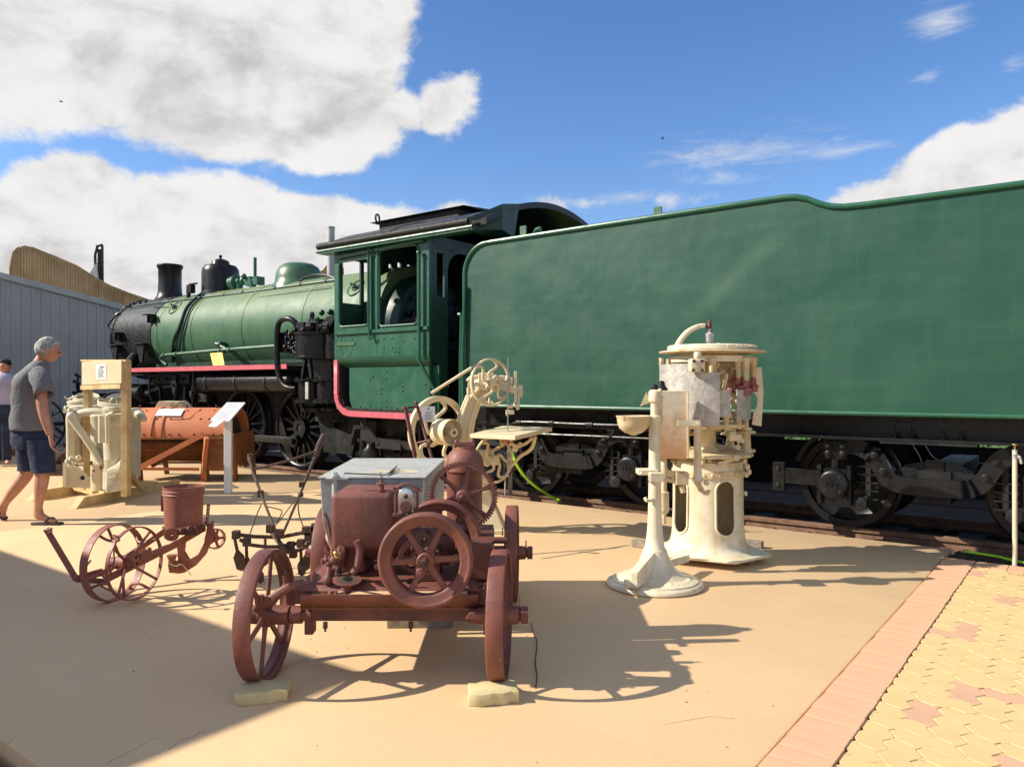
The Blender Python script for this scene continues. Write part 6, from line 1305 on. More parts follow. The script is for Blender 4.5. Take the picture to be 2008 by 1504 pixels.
wp('tension_arm', MB().tube([d(917, 748, 6.85), d(925, 741, 6.85), d(940, 739, 6.85), d(955, 745, 6.85)], [.020, .022, .018, .02], 8, smooth=3).cyl(d(919, 750, 6.85), d(919, 778, 6.85), .008).cyl(d(919, 760, 6.85), d(919, 772, 6.85), .018).ball(d(919, 780, 6.85), .012, 8).ring(axis_m(d(960, 790, 6.9), (0, -.3, 1)), .028, .040, .012, 18).cyl(d(960, 780, 6.9), d(960, 792, 6.9), .012), CREAM, BS)
gp2 = wp('guide_post', MB().box(d(1008, 790, 6.78) + V((0, 0, 0)), d(1014, 728, 6.78) + V((0, .03, 0))).box(d(1015, 779, 6.80), d(1025, 755, 6.80) + V((0, .04, 0))).beam(d(998, 762, 6.8), d(1015, 766, 6.8), .05, .05), CREAM, BS, bevel=.003)
wp('blade_guide', MB().cb(d(1000, 797, 6.76), (.05, .05, .035)).cb(d(1000, 808, 6.76), (.075, .05, .04)).cb(d(994, 812, 6.74), (.02, .03, .03)).cyl(d(1008, 790, 6.78), d(1016, 804, 6.78), .012).cyl(d(1017, 770, 6.78), d(1017, 803, 6.78), .009), CREAM, gp2, bevel=.004)
wp('saw_blade', MB().box(d(994.5, 800, 6.74), d(997, 700, 6.74) + V((0, .02, 0))).box(d(994.5, 935, 6.74), d(997, 801, 6.74) + V((0, .02, 0))), GALV, BS)
ta, tb2, tc2, td = d(921, 851, 6.72), d(1010, 855, 6.40), d(1083, 838, 6.85), d(985, 835, 7.3)
zt_ = [.895, .895, .945, .955]
tops = [V((p_.x, p_.y, p_.z)) for p_ in (ta, tb2, tc2, td)]
tbx = wp('saw_table', MB().loft([[p_ - V((0, 0, .035)) for p_ in tops], tops]), CREAM, BS, smooth=0, bevel=.003)
wp('table_bracket', MB().tube([d(1050, 856, 6.75), d(1042, 880, 6.8), d(1020, 895, 6.85), d(1002, 915, 6.9)], [.014, .018, .016, .012], 8, smooth=3).tube([d(1000, 860, 6.7), d(1010, 875, 6.75), d(1030, 870, 6.75), d(1045, 858, 6.75)], .014, 8, smooth=3).ball(d(1010, 880, 6.72), .03, 8).ball(d(1020, 872, 6.72), .025, 8).cyl(d(998, 870, 6.7), d(1020, 876, 6.7), .014), CREAM, BS)
wp('red_mark', MB().box(d(993, 874, 6.62), d(997, 856, 6.62) + V((0, .01, 0))), PINK, BS)
crd_ = thing('info_card', 'small white printed card fixed on the bandsaw flywheel', 'sign', d(840, 812, 6.72))
cpl = axis_m(d(840, 812, 6.74), V((.25, -.97, .05)))
cdb = part('card', MB().box((-.058, -.068, 0), (.058, .068, .004), cpl), PAPER, crd_)
tl = MB(); 
for k in range(6): tl.box((-.04 + (.01 if k else .02), .02 - k * .014, .0045), (.04 - (k % 3) * .008, .024 - k * .014, .0055), cpl)
tl.prism([(-.016, .045), (.0, .056), (.016, .048), (.004, .046), (.008, .038)], .0045, .0056, cpl)
part('lettering', tl, INK, cdb, kind='stuff')

# ---------------- enamel machine with drum base
MXY = 6.083
mc = g(1392, 1083); MCX, MCY = .255 * 5.925 + .05, 5.872
mcx = (1388 - 1004) / FP * MCY; MCV = V((mcx, MCY, 0))
mac = thing('enamel_machine', 'tall chipped cream enamel machine with windowed drum base and round top plate', 'machine', MCV)
def mz(py, Y=MCY): return CH + (HZ - py) / FP * Y
k_ = MCY / FP
wp('base_plate', MB().prism([(-.42, -.16), (-.40, -.20), (.02, -.42), (.10, -.43), (.42, -.20), (.43, -.14), (.30, .26), (-.2, .34), (-.40, .1)], .055, .075, M4.Translation(MCV)), WHITEC, mac, bevel=.006)
dr = 73 * k_
prf = [(.375, .075), (.355, .082), (.315, .10), (.288, .13), (.275, .18), (.268, .25), (.264, .40), (.262, mz(900))]
drum = MB(); nseg = 72
# oval openings: leave out the shell where the ovals are, frame them with a rim
opn = [(-PI / 2 + .26, .56), (-PI / 2 - 1.12, .56)]
zc0, hh, hwid = (mz(935) + mz(1038)) / 2, (mz(935) - mz(1038)) / 2, 19 * k_
shell = MB(); zs_ = [.075, .082, .10, .13, .16, .18] + [.2 + .0125 * i for i in range(int((mz(905) - .2) / .0125))] + [mz(902)]
def rad_at(z):
    for (r0, z0_), (r1, z1_) in zip(prf, prf[1:]):
        if z0_ <= z <= z1_: return r0 + (r1 - r0) * (z - z0_) / (z1_ - z0_)
    return prf[-1][0]
NA = 160
def in_open(a, z):
    for a0, _ in opn:
        da = (a - a0 + PI) % (2 * PI) - PI; x = abs(da) * 0.264; zz = abs(z - zc0)
        if zz < hh - hwid: 
            if x < hwid: return True
        elif math.hypot(x, zz - (hh - hwid)) < hwid: return True
    return False
for thick in (0, -.008):
    o = len(shell.v)
    for z in zs_:
        for i in range(NA): a = 2 * PI * i / NA; r = rad_at(z) + thick; shell.v.append(V((MCV.x + r * math.cos(a), MCV.y + r * math.sin(a), z)))
    for j in range(len(zs_) - 1):
        for i in range(NA):
            if in_open(2 * PI * (i + .5) / NA, (zs_[j] + zs_[j + 1]) / 2): continue
            shell.f.append([o + j * NA + i, o + j * NA + (i + 1) % NA, o + (j + 1) * NA + (i + 1) % NA, o + (j + 1) * NA + i])
dm = wp('drum_base', shell, WHITEC, mac, smooth=60)
for a0, _ in opn:
    pts = []
    for k in range(40):
        t_ = 2 * PI * k / 40; cx, cz = hwid * 1.04 * math.cos(t_), hwid * 1.04 * math.sin(t_) + (hh - hwid) * (1 if math.sin(t_) >= 0 else -1)
        a = a0 + cx / 0.264; r = rad_at(zc0 + cz) + .002; pts.append(V((MCV.x + r * math.cos(a), MCV.y + r * math.sin(a), zc0 + cz)))
    wp('window_rim', MB().tube(pts, .0085, 8, closed=True), WHITEC, dm)
wp('inner_shaft', MB().cyl(MCV + V((0, 0, .07)), MCV + V((0, 0, .8)), .05), REDD, mac); wp('inner_floor', MB().cyl(MCV + V((0, 0, .08)), MCV + V((0, 0, .09)), .24, n=32), REDD, mac)
wp('side_latch', MB().beam(MCV + V((.25, -.02, mz(965))), MCV + V((.285, -.04, mz(967))), .02, .02).beam(MCV + V((.275, -.04, mz(962))), MCV + V((.28, -.04, mz(970))), .02, .02), WHITEC, dm)
z0_ = mz(905)
col_ = wp('drum_collar', MB().lathe([(.258, z0_ - .10), (.262, z0_ - .095), (.262, z0_ - .06), (0.264, z0_ - .05), (.245, z0_ - .0), (.235, z0_ + .03)], M4.Translation(MCV), 48), WHITEC, mac)
wp('strap', MB().lathe([(.268, z0_ - .105), (.272, z0_ - .10), (.272, z0_ - .055), (.268, z0_ - .05)], M4.Translation(MCV), 48, closed=True), CREAMR, col_)
bo = MB()
for k in range(7): a = -PI / 2 - .35 + k * .22; domes(bo, [MCV + V((.272 * math.cos(a), .272 * math.sin(a), z0_ - .078))], (math.cos(a), math.sin(a), 0), .013, 8)
wp('strap_rivets', bo, CREAMR, col_, kind='stuff')
top_z = mz(886)
wp('drum_deck', MB().lathe([(.20, top_z - .03), (.325, top_z - .028), (.335, top_z - .02), (.335, top_z - .005), (.32, top_z), (.20, top_z + .002)], M4.Translation(MCV), 56), CREAMR, mac)
hk = MB(); rr = random.Random(31)
hk.beam(d(1410, 909, 5.586), d(1440, 899, 5.586), .03, .03).cyl(d(1413, 910, 5.544), d(1413, 910, 5.607), .022).cyl(d(1445, 898, 5.523), d(1445, 898, 5.607), .022)
for (x_, y_) in ((1390, 902), (1460, 905), (1465, 915), (1468, 925), (1463, 930), (1378, 905)): hk.cb(d(x_, y_, 5.607), (.03, .04, .035)).cyl(d(x_, y_ - 4, 5.576), d(x_, y_ + 6, 5.576), .008)
wp('release_catch', hk, CREAMR, mac, bevel=.003)
# columns on the deck
cols = []
for (px_, yt, r_, Yc) in ((1397, 842, .030, 5.925), (1463, 846, .036, 5.872), (1432, 850, .03, 6.189), (1345, 850, .03, 6.136)):
    x_ = (px_ - 1004) / FP * Yc; zb = top_z; zt2 = mz(yt, Yc)
    c1_ = wp('column', MB().lathe([(.055, zb), (.055, zb + .01), (.036, zb + .03), (r_, zb + .06), (r_ * .92, zt2 - .03), (r_ * .92, zt2 - .02), (.075, zt2 - .01), (.075, zt2), (.045, zt2 + .012), (.045, zt2 + .03)], M4.Translation((x_, Yc, 0)), 24), CREAMR, mac)
    wp('foot_nuts', MB().cyl((x_ - .05, Yc - .03, zb), (x_ - .05, Yc - .03, zb + .022), .012, n=6).cyl((x_ + .05, Yc - .03, zb), (x_ + .05, Yc - .03, zb + .022), .012, n=6), CREAMR, c1_)
wp('deck_fin', MB().prism([(d(1400, 0, 6.031).x, mz(868, 6.031)), (d(1455, 0, 6.031).x, top_z + .0), (d(1400, 0, 6.031).x, top_z)], 6.02, 6.041, MXw(0)), CREAMR, mac)
# front tube column
fx = d(1368, 800, 5.523).x
ft = wp('front_tube', MB().lathe([(.034, mz(945, 5.523)), (.040, mz(942, 5.523)), (.040, mz(938, 5.523)), (.030, mz(932, 5.523)), (.028, mz(905, 5.523)), (.0265, mz(870, 5.523)), (.0265, mz(838, 5.523)), (.031, mz(837, 5.523)), (.031, mz(833, 5.523))], M4.Translation((fx, 5.523, 0)), 20), WHITEC, mac)
wp('tube_valve', MB().beam((fx - .01, 5.502, mz(945, 5.502)), (fx + .02, 5.502, mz(962, 5.502)), .04, .04).tube([(fx, 5.48, mz(950, 5.502)), (fx + .02, 5.449, mz(962, 5.502)), (fx + .05, 5.438, mz(965, 5.502)), (fx + .06, 5.438, mz(958, 5.502))], .016, 8, smooth=3).cyl((fx + .05, 5.459, mz(946, 5.502)), (fx + .05, 5.491, mz(946, 5.502)), .018), CREAMR, ft, bevel=.004)
# shield sheets
def curved_sheet(name, a0, a1, z0, z1, r, m, thick=.006, c=MCV, notch=None, parent=mac, **k):
    mb = MB(); mb.lathe([(r, z0), (r + thick, z0), (r + thick, z1), (r, z1)], M4.Translation(c), 18, ang=(a0, a1), closed=True)
    for e in (0, 18): mb.f.append([e, e + 19, e + 38, e + 57])
    return wp(name, mb, m, parent, **k)
zT, zB = mz(714, 5.66), mz(833, 5.66)
sheetC = MCV + V((-.02, 0, 0)); rS = .30
# left shield: one wide curved sheet with a stepped upper corner
sh = curved_sheet('shield_sheet', -PI / 2 - 1.35, -PI / 2 - .32, zB + .0, zT, .392, BAREMET, c=MCV, smooth=60)
curved_sheet('shield_step', -PI / 2 - .318, -PI / 2 - .04, zB, mz(731, 5.607), .392, BAREMET, c=MCV, parent=sh, smooth=60)
z4 = mz(838, 5.713)
sh2 = curved_sheet('shield_sheet', -PI / 2 - .04, -PI / 2 + .26, mz(817, 5.607), mz(765, 5.607), .325, BAREMET, c=MCV, smooth=60)
sh3 = curved_sheet('shield_sheet', -PI / 2 + .42, -PI / 2 + .98, mz(823, 5.607), mz(764, 5.607), .325, BAREMET, c=MCV, smooth=60)
s4 = [(1474, 722), (1488, 720), (1492, 770), (1488, 835), (1470, 832), (1472, 812), (1480, 795), (1480, 778), (1474, 770), (1466, 765)]
pr4 = [d(x, y, 5.988) for x, y in s4]; wp('end_shield', MB().prism([(p_.x, p_.z) for p_ in pr4], 5.925, 5.935, MXw(0)), RUSTEDGE, mac, smooth=0)
wp('shield_bolt', MB().cyl(d(1405, 745, 5.502), d(1405, 745, 5.533), .014, n=6), RUSTY, sh)
wp('centre_column', MB().lathe([(.085, top_z), (.085, top_z + .02), (.062, top_z + .04), (.062, mz(705)), (.10, mz(700)), (.10, mz(693))], M4.Translation(MCV), 28), CREAMR, mac)
wp('lower_spider', MB().lathe([(.10, mz(838)), (.27, mz(838)), (.30, mz(834)), (.30, mz(830)), (.27, mz(827)), (.10, mz(827))], M4.Translation(MCV), 48, closed=True), CREAMR, mac)
wp('upper_ring', MB().lathe([(.26, mz(711)), (.31, mz(711)), (.31, mz(700)), (.26, mz(700))], M4.Translation(MCV + V((.02, 0, 0))), 48, closed=True), WHITEC, mac)
curved_sheet('back_shield', PI / 2 - .9, PI / 2 + 1.0, mz(800), mz(716), .30, BAREMET, c=MCV, smooth=60)
bits = MB(); rb2 = random.Random(91)
for k in range(26):
    a = rb2.uniform(-2.2, .3); r = rb2.uniform(.16, .27); z = rb2.uniform(mz(826), mz(716)); p_ = MCV + V((r * math.cos(a), r * math.sin(a), z)); q_ = p_ + V((rb2.uniform(-.05, .05), rb2.uniform(-.03, .03), rb2.uniform(-.12, .12))); bits.cyl(p_, q_, rb2.uniform(.006, .014), n=8).ball(q_, rb2.uniform(.012, .022), 8)
wp('pipework', bits, CREAMR, mac, kind='stuff')
bits = MB()
for k in range(14):
    a = rb2.uniform(-1.5, .1); r = rb2.uniform(.22, .29); z = rb2.uniform(mz(770), mz(738)); p_ = MCV + V((r * math.cos(a), r * math.sin(a), z)); bits.ball(p_, rb2.uniform(.014, .03), 8).cyl(p_, p_ + V((rb2.uniform(-.04, .04), 0, rb2.uniform(-.06, .06))), .010, n=6)
wp('copper_fittings', bits, mat('copper_red', (.36, .12, .09), (.20, .06, .05), rough=.45, scale=30), mac, kind='stuff')
for k in range(5):
    a = -PI / 2 - .2 + k * .42; p_ = MCV + V((.285 * math.cos(a), .285 * math.sin(a), 0))
    wp('spider_lug', MB().cyl(p_ + V((0, 0, mz(838))), p_ + V((0, 0, mz(818))), .022, n=10).cyl(p_ + V((0, 0, mz(818))), p_ + V((0, 0, mz(812))), .030, n=6), CREAMR, mac)
# cream box cabinet (rusted front plate)
wp('cabinet', MB().box(d(1290, 900, 5.343), d(1349, 766, 5.343) + V((0, .16, 0))), CABM, mac, bevel=.004)
wp('cabinet_door_edge', MB().box(d(1348, 899, 5.332), d(1351, 768, 5.332) + V((0, .02, 0))), WHITEC, mac)
wp('strap_bar', MB().box(d(1328, 836, 5.311), d(1374, 824, 5.311) + V((0, .012, 0))).cyl(d(1369, 830, 5.311), d(1369, 830, 5.29), .012, n=8), WHITEC, mac)
# top plate, ring and hand arm
tzp = mz(692)
tp_ = wp('top_plate', MB().lathe([(.10, tzp - .01), (.30, tzp - .012), (.395, tzp - .002), (.40, tzp + .004), (.395, tzp + .010), (.1, tzp + .014)], M4.Translation(MCV + V((.03, 0, 0))), 64), RUSTEDGE, mac)
tr = wp('top_ring', MB().lathe([(.20, tzp + .014), (.325, tzp + .014), (.335, tzp + .02), (.335, tzp + .045), (.325, tzp + .055), (.22, tzp + .06), (.20, tzp + .04)], M4.Translation(MCV + V((.03, 0, 0))), 56, closed=True), WHITEC, mac)
for i, ch_ in enumerate('W MFLNWOOD'):
    a = -PI / 2 + .12 + i * .105; p_ = MCV + V((.03 + .336 * math.cos(a), .336 * math.sin(a), tzp + .033)); nrm = V((math.cos(a), math.sin(a), 0)); xx = V((-math.sin(a), math.cos(a), 0))
    text_mesh(ch_, .034, .003, WHITEC, M4(((xx.x, 0, nrm.x, p_.x), (xx.y, 0, nrm.y, p_.y), (0, 1, 0, p_.z), (0, 0, 0, 1))), tr)
pm_ = d(1391, 650, MCY)
ct = wp('centre_spindle', MB().lathe([(.06, mz(692)), (.05, mz(686)), (.045, mz(680)), (.022, mz(676)), (.022, mz(672)), (.030, mz(670)), (.030, mz(660)), (.034, mz(658)), (.034, mz(655)), (.018, mz(652)), (.012, mz(646)), (.012, mz(643))], M4.Translation((pm_.x, MCY, 0)), 18), BRASS if False else PIPEG, mac)
wp('spindle_head', MB().ball((pm_.x, MCY, mz(640)), .022, 10).cyl((pm_.x, MCY, mz(640)), (pm_.x + .002, MCY, mz(628)), .014).ball((pm_.x + .012, MCY, mz(650)), .014, 8).ball((pm_.x - .02, MCY, mz(641)), .016, 8), REDD, ct)
wp('swing_arm', MB().tube([d(1382, 639, MCY), d(1370, 640, MCY), d(1350, 650, MCY), d(1336, 665, MCY), d(1328, 680, MCY)], [.018, .020, .022, .023, .026], 10, smooth=4), WHITEC, mac)
wp('oil_tubes', MB().tube([d(1383, 683, 5.819), d(1374, 676, 5.819), d(1370, 684, 5.798), d(1370, 690, 5.766)], .006, 6, smooth=4).tube([d(1400, 677, 5.819), d(1410, 674, 5.819), d(1412, 688, 5.777), d(1408, 708, 5.713)], .006, 6, smooth=4), CREAMR, ct)
# filling heads
for (x_, y_, Yc, s_) in ((1397, 745, 5.586, 1.0), (1448, 742, 5.66, .95), (1463, 746, 5.629, 1.0), (1477, 740, 5.819, .85)):
    p_ = d(x_, y_, Yc); zt3 = mz(704, Yc)
    fh = wp('filling_head', MB().lathe([(.012, p_.z - .02), (.020, p_.z + .02), (.026, zt3 - .04), (.036 * s_, zt3 - .01), (.038 * s_, zt3 + .005), (.02, zt3 + .02)], M4.Translation((p_.x, Yc, 0)), 18), CREAMR, mac)
    wp('red_valve', MB().lathe([(.040 * s_, p_.z - .11), (.038 * s_, p_.z - .085), (.022, p_.z - .06), (.024, p_.z - .02), (.018, p_.z)], M4.Translation((p_.x, Yc, 0)), 14).ball((p_.x - .015, Yc - .02, p_.z - .03), .02, 8).ball((p_.x + .02, Yc - .015, p_.z - .07), .018, 8).cyl((p_.x, Yc, p_.z - .05), (p_.x - .05, Yc - .02, p_.z - .05), .011), mat('copper_red', (.36, .12, .09), (.20, .06, .05), rough=.45, scale=30) if 'copper_red' not in MATS else MATS['copper_red'], fh)
wp('valve_body', MB().box(d(1355, 729, 5.417), d(1383, 703, 5.417) + V((0, .10, 0))).cyl(d(1368, 703, 5.459), d(1368, 690, 5.459), .028), WHITEC, mac, bevel=.012, seg=2)
vb3 = MB()
for x_, y_ in ((1361, 708), (1377, 708), (1360, 726), (1377, 726)): vb3.cyl(d(x_, y_, 5.417), d(x_, y_, 5.385), .012, n=6).cyl(d(x_, y_, 5.385), d(x_, y_, 5.375), .006, n=6)
wp('valve_bolts', vb3, RUSTY, mac)
wp('pipe_manifold', MB().cyl(d(1415, 712, 5.925), d(1450, 712, 5.925), .022).cyl(d(1297, 702, 5.819), d(1297, 716, 5.819), .018).cyl(d(1311, 704, 5.766), d(1311, 716, 5.766), .018).cyl(d(1385, 704, 5.607), d(1400, 704, 5.713), .022).tube([d(1408, 742, 6.031), d(1420, 730, 6.031), d(1440, 722, 6.031), d(1455, 718, 6.031)], .016, 8, smooth=3).tube([d(1408, 748, 5.925), d(1425, 752, 5.925), d(1440, 752, 5.819)], .014, 8), CREAMR, mac)
wp('white_hood', MB().prism([(p_.x, p_.z) for p_ in [d(x, y, 6.083) for x, y in ((1405, 716), (1465, 708), (1465, 722), (1450, 722), (1430, 728), (1415, 740), (1405, 752))]], 6.073, 6.094, MXw(0)), WHITEC, mac, smooth=0)
wp('control_rods', MB().cyl(d(1434, 810, 5.66), d(1437, 850, 5.66), .006).cyl(d(1441, 825, 5.66), d(1442, 850, 5.66), .007).cyl(d(1448, 852, 5.607), d(1448, 875, 5.607), .006), WHITEC, mac)
wp('rod_block', MB().cb(d(1442, 858, 5.629), (.09, .05, .05)).cb(d(1436, 851, 5.629), (.04, .04, .03)).ball(d(1447, 877, 5.607), .024, 8).cb(d(1452, 864, 5.629), (.05, .04, .03)).beam(d(1420, 803, 5.819), d(1440, 820, 5.713), .04, .05), CREAMR, mac, bevel=.004)
# cylinder beside cabinet with dark ball cap
cb_ = d(1297, 800, 5.417)
cn = wp('oil_cup', MB().lathe([(.040, mz(855, 5.417)), (.040, mz(840, 5.417)), (.030, mz(838, 5.417)), (.030, mz(772, 5.417)), (.036, mz(770, 5.417))], M4.Translation((cb_.x, 5.417, 0)), 20), CREAMR, mac)
wp('cup_cap', MB().lathe([(.030, mz(770, 5.417)), (.042, mz(767, 5.417)), (.044, mz(762, 5.417)), (.030, mz(757, 5.417)), (.026, mz(755, 5.417)), (.022, mz(748, 5.417)), (1e-5, mz(746, 5.417))], M4.Translation((cb_.x, 5.417, 0)), 20), BLACKM, cn)
# lower clamps joining machine and pedestal
lk = MB().cb(d(1335, 937, 5.417), (.09, .10, .09)).beam(d(1290, 925, 5.396), d(1350, 935, 5.417), .04, .05).beam(d(1296, 938, 5.396), d(1330, 945, 5.417), .05, .03).beam(d(1325, 905, 5.449), d(1334, 912, 5.449), .06, .05).cyl(d(1336, 952, 5.396), d(1340, 966, 5.396), .022).prism([(p_.x, p_.z) for p_ in [d(x, y, 5.502) for x, y in ((1312, 902), (1332, 902), (1332, 918))]], 5.438, 5.502, MXw(0))
wp('link_bracket', lk, CREAMR, mac, bevel=.006)
wp('drip_cylinder', MB().lathe([(.016, mz(1026, 5.396)), (.016, mz(1008, 5.396)), (.030, mz(1004, 5.396)), (.036, mz(998, 5.396)), (.034, mz(968, 5.396)), (.036, mz(965, 5.396)), (.02, mz(962, 5.396)), (.02, mz(940, 5.396)), (.03, mz(920, 5.396)), (.022, mz(915, 5.396)), (.022, mz(895, 5.396))], M4.Translation((d(1302, 0, 5.396).x, 5.396, 0)), 18), CREAMR, mac)

# pedestal stand with flared base and bowl
PC = g(1284, 1147); PC.y += .0
sp = thing('pedestal_stand', 'cream enamel pedestal with flared round foot and side bowl beside the drum machine', 'stand', PC)
def pz(py): return CH + (HZ - py) / FP * PC.y
pk_ = PC.y / FP
foot = [(.305, .0), (.318, .008), (.318, .022), (.305, .034), (.285, .038), (.282, .046), (.262, .052), (.24, .056), (.19, .075), (.145, .105), (.11, .15), (.085, .21), (.078, .235), (.072, .245), (.066, .25), (.055, .32), (.048, .40), (.044, .52), (.040, .72), (.039, pz(848)), (.039, pz(826)), (.044, pz(824)), (.044, pz(816)), (.028, pz(814)), (.027, pz(790))]
pd = wp('pedestal_column', MB().lathe(foot, M4.Translation(PC), 64), WHITEC, sp, smooth=50)
wp('column_collar', MB().lathe([(.030, pz(790)), (.041, pz(787)), (.041, pz(769)), (.034, pz(766)), (.024, pz(764))], M4.Translation(PC), 24), WHITEC, sp)
wp('top_knob', MB().lathe([(.022, pz(765)), (.024, pz(759)), (.016, pz(755)), (1e-5, pz(752))], M4.Translation(PC + V((0, 0, 0))), 16), BLACKM, sp)
for i, ch_ in enumerate('RIIIIIKS'):
    a = math.radians(-73) + i * .155; rr0 = .232; p_ = PC + V((rr0 * math.cos(a), rr0 * math.sin(a), .0590)); nz_ = V((math.cos(a) * .35, math.sin(a) * .35, .93)).normalized(); xx = V((-math.sin(a), math.cos(a), 0)); yy = nz_.cross(xx)
    text_mesh(ch_, .045, .003, WHITEC, M4(((xx.x, yy.x, nz_.x, p_.x), (xx.y, yy.y, nz_.y, p_.y), (xx.z, yy.z, nz_.z, p_.z), (0, 0, 0, 1))), pd, name='letter')
wp('foot_brace', MB().loft([[V((PC.x - .20, PC.y - .26, .05)), V((PC.x - .16, PC.y - .28, .05)), V((PC.x - .16, PC.y - .28, .15)), V((PC.x - .20, PC.y - .26, .15))], [V((PC.x - .03, PC.y - .05, .08)), V((PC.x + .0, PC.y - .06, .08)), V((PC.x + .0, PC.y - .06, .24)), V((PC.x - .03, PC.y - .05, .24))]]).box((PC.x - .235, PC.y - .26, .05), (PC.x - .18, PC.y - .20, .09)), WHITEC, sp, bevel=.004)
wp('tie_bar', MB().beam(PC + V((.06, .05, .12)), PC + V((.30, .36, .10)), .03, .05), WHITEC, sp)
wp('column_clamp', MB().box(d(1252, 932, PC.y - .06), d(1292, 921, PC.y - .06) + V((0, .12, 0))).cb(d(1286, 935, PC.y - .08), (.09, .08, .06)).ball(d(1258, 928, PC.y - .1), .014, 8), WHITEC, sp, bevel=.005)
wp('hose_hook', MB().tube([d(1265, 976, PC.y - .05), d(1268, 981, PC.y - .06), d(1276, 981, PC.y - .05), d(1280, 978, PC.y - .03)], .012, 8, smooth=3), WHITEC, sp)
bc = d(1241, 816, PC.y)
wp('bowl', MB().lathe([(.02, -.125), (.03, -.118), (.06, -.108), (.092, -.08), (.105, -.045), (.110, -.008), (.116, 0), (.112, .004), (.104, -.006), (.08, -.07), (.03, -.108), (1e-5, -.112)], M4.Translation((bc.x, bc.y - .02, bc.z)), 36), CREAMR, sp)
wp('bowl_arm', MB().cyl((bc.x + .08, PC.y, bc.z - .03), (PC.x, PC.y, bc.z - .03), .018), WHITEC, sp)
fl_ = [d(x, y, PC.y + .02) for x, y in ((1268, 768), (1255, 797), (1274, 790))]
wp('swing_tag', MB().prism([(p_.x, p_.z) for p_ in fl_], PC.y + .02, PC.y + .024, MXw(0)), YELS if False else CREAM, sp, smooth=0)
wp('meter_tube', MB().box(d(1290, 835, PC.y + .02), d(1300, 775, PC.y + .02) + V((0, .03, 0))).cyl(d(1283, 770, PC.y), d(1297, 765, PC.y - .03), .014), CREAMR, sp)

# timber bearers under the drum
for (a1, b1, lab) in (((1244, 1073), (1482, 1110), 'long weathered timber bearer under the front of the drum machine'), ((1400, 1068), (1500, 1078), 'short timber bearer showing behind the right corner of the drum machine')):
    A = g(*a1, .0); B = g(*b1, .0); 
    o = part('timber_bearer', MB().beam(A + V((0, .05, .03)), B + V((0, .05, .03)), .075, .055), WOODG, bevel=.005); tag(o, lab, 'timber block', 'timber bearers under the drum machine')

# ---------------- tap standpipe and hoses at the right
tpb = g(1990, 1113, -.02)
st = thing('tap_standpipe', 'thin cream garden tap standpipe with brass handle rising from soil near pavers', 'tap', tpb)
tz_ = lambda py: CH + (HZ - py) / FP * tpb.y
wp('riser_pipe', MB().cyl(tpb, V((tpb.x, tpb.y, tz_(897))), .0165, n=14).cyl(V((tpb.x + .02, tpb.y + .03, -.02)), V((tpb.x + .02, tpb.y + .03, tz_(1020))), .013, n=10), CREAMS, st)
wp('tap_body', MB().cyl(V((tpb.x, tpb.y, tz_(900))), V((tpb.x, tpb.y, tz_(882))), .017, n=12).cyl(V((tpb.x, tpb.y, tz_(890))), V((tpb.x + .02, tpb.y - .03, tz_(897))), .012).cyl(V((tpb.x + .02, tpb.y - .03, tz_(897))), V((tpb.x + .03, tpb.y - .03, tz_(908))), .010).ball(V((tpb.x - .005, tpb.y - .01, tz_(890))), .020, 8), PIPEG, st)
wp('tap_handle', MB().cyl(V((tpb.x, tpb.y, tz_(882))), V((tpb.x, tpb.y, tz_(872))), .006).lathe([(.018, 0), (.021, .005), (.018, .01)], M4.Translation((tpb.x, tpb.y, tz_(873))), 12), BRASS, st)
h1 = part('garden_hose', MB().tube([g(1895, 1087, -.01) + V((0, .02, .02)), g(1930, 1092, 0) + V((0, 0, .02)), g(1960, 1097, 0) + V((0, 0, .02)), g(2008, 1108, 0) + V((0, 0, .02)), g(2100, 1118, 0) + V((0, 0, .02))], .010, 10, smooth=4), HOSEM)
tag(h1, 'lime green hose lying on dark soil at the foot of the tap standpipe', 'hose', 'lime green hoses')
stk = thing('garden_stake', 'slim galvanised post with darker square post close behind the bandsaw', 'post', g(991, 971))
q = g(991, 971); wp('pipe_post', MB().cyl(q, V((q.x, q.y, 1.33 - 60 / 1500 * q.y)), .012), GALV, stk)
wp('square_post', MB().box((q.x + .03, q.y, 0), (q.x + .085, q.y + .05, 1.33 - 80 / 1500 * q.y)), WOODG, stk)
h2 = part('garden_hose', MB().tube([d(1003, 884, 8.6), d(1013, 910, 8.55), d(1030, 935, 8.6), d(1052, 955, 8.75), g(1080, 978) + V((0, 0, .03)), g(1098, 986) + V((0, .1, .01))], .016, 10, smooth=4), HOSEM)
tag(h2, 'bright lime green hose drooping from the post to the slab behind the bandsaw', 'hose', 'lime green hoses')

# ---------------- sterilizer: cream cylinders on a timber skid with a framed notice board
SY = 8.9
ste = thing('sterilizer', 'cluster of dented cream cylinders and pipes standing on a timber skid frame', 'machine', (-4.8, 8.9, 0))
def ecyl(x0, x1, yt, yb, Y, m=CREAMS, n=28, name='cylinder', lid=True, dy=0.0):
    c = (x0 + x1) / 2; p_ = d(c, yt, Y); q_ = d(c, yb, Y); r = (x1 - x0) / 2 / FP * Y; zb = max(q_.z, .06)
    mb = MB().lathe([(r * .98, zb), (r, zb + .02), (r, zb + (p_.z - zb) * .36), (r * 1.015, zb + (p_.z - zb) * .365), (r * 1.015, zb + (p_.z - zb) * .38), (r, zb + (p_.z - zb) * .385), (r, p_.z - .03), (r * 1.04, p_.z - .02), (r * 1.04, p_.z)] + ([(r * .9, p_.z + .015), (1e-5, p_.z + .02)] if lid else []), M4.Translation((p_.x, Y, 0)), n)
    return wp(name, mb, m, ste)
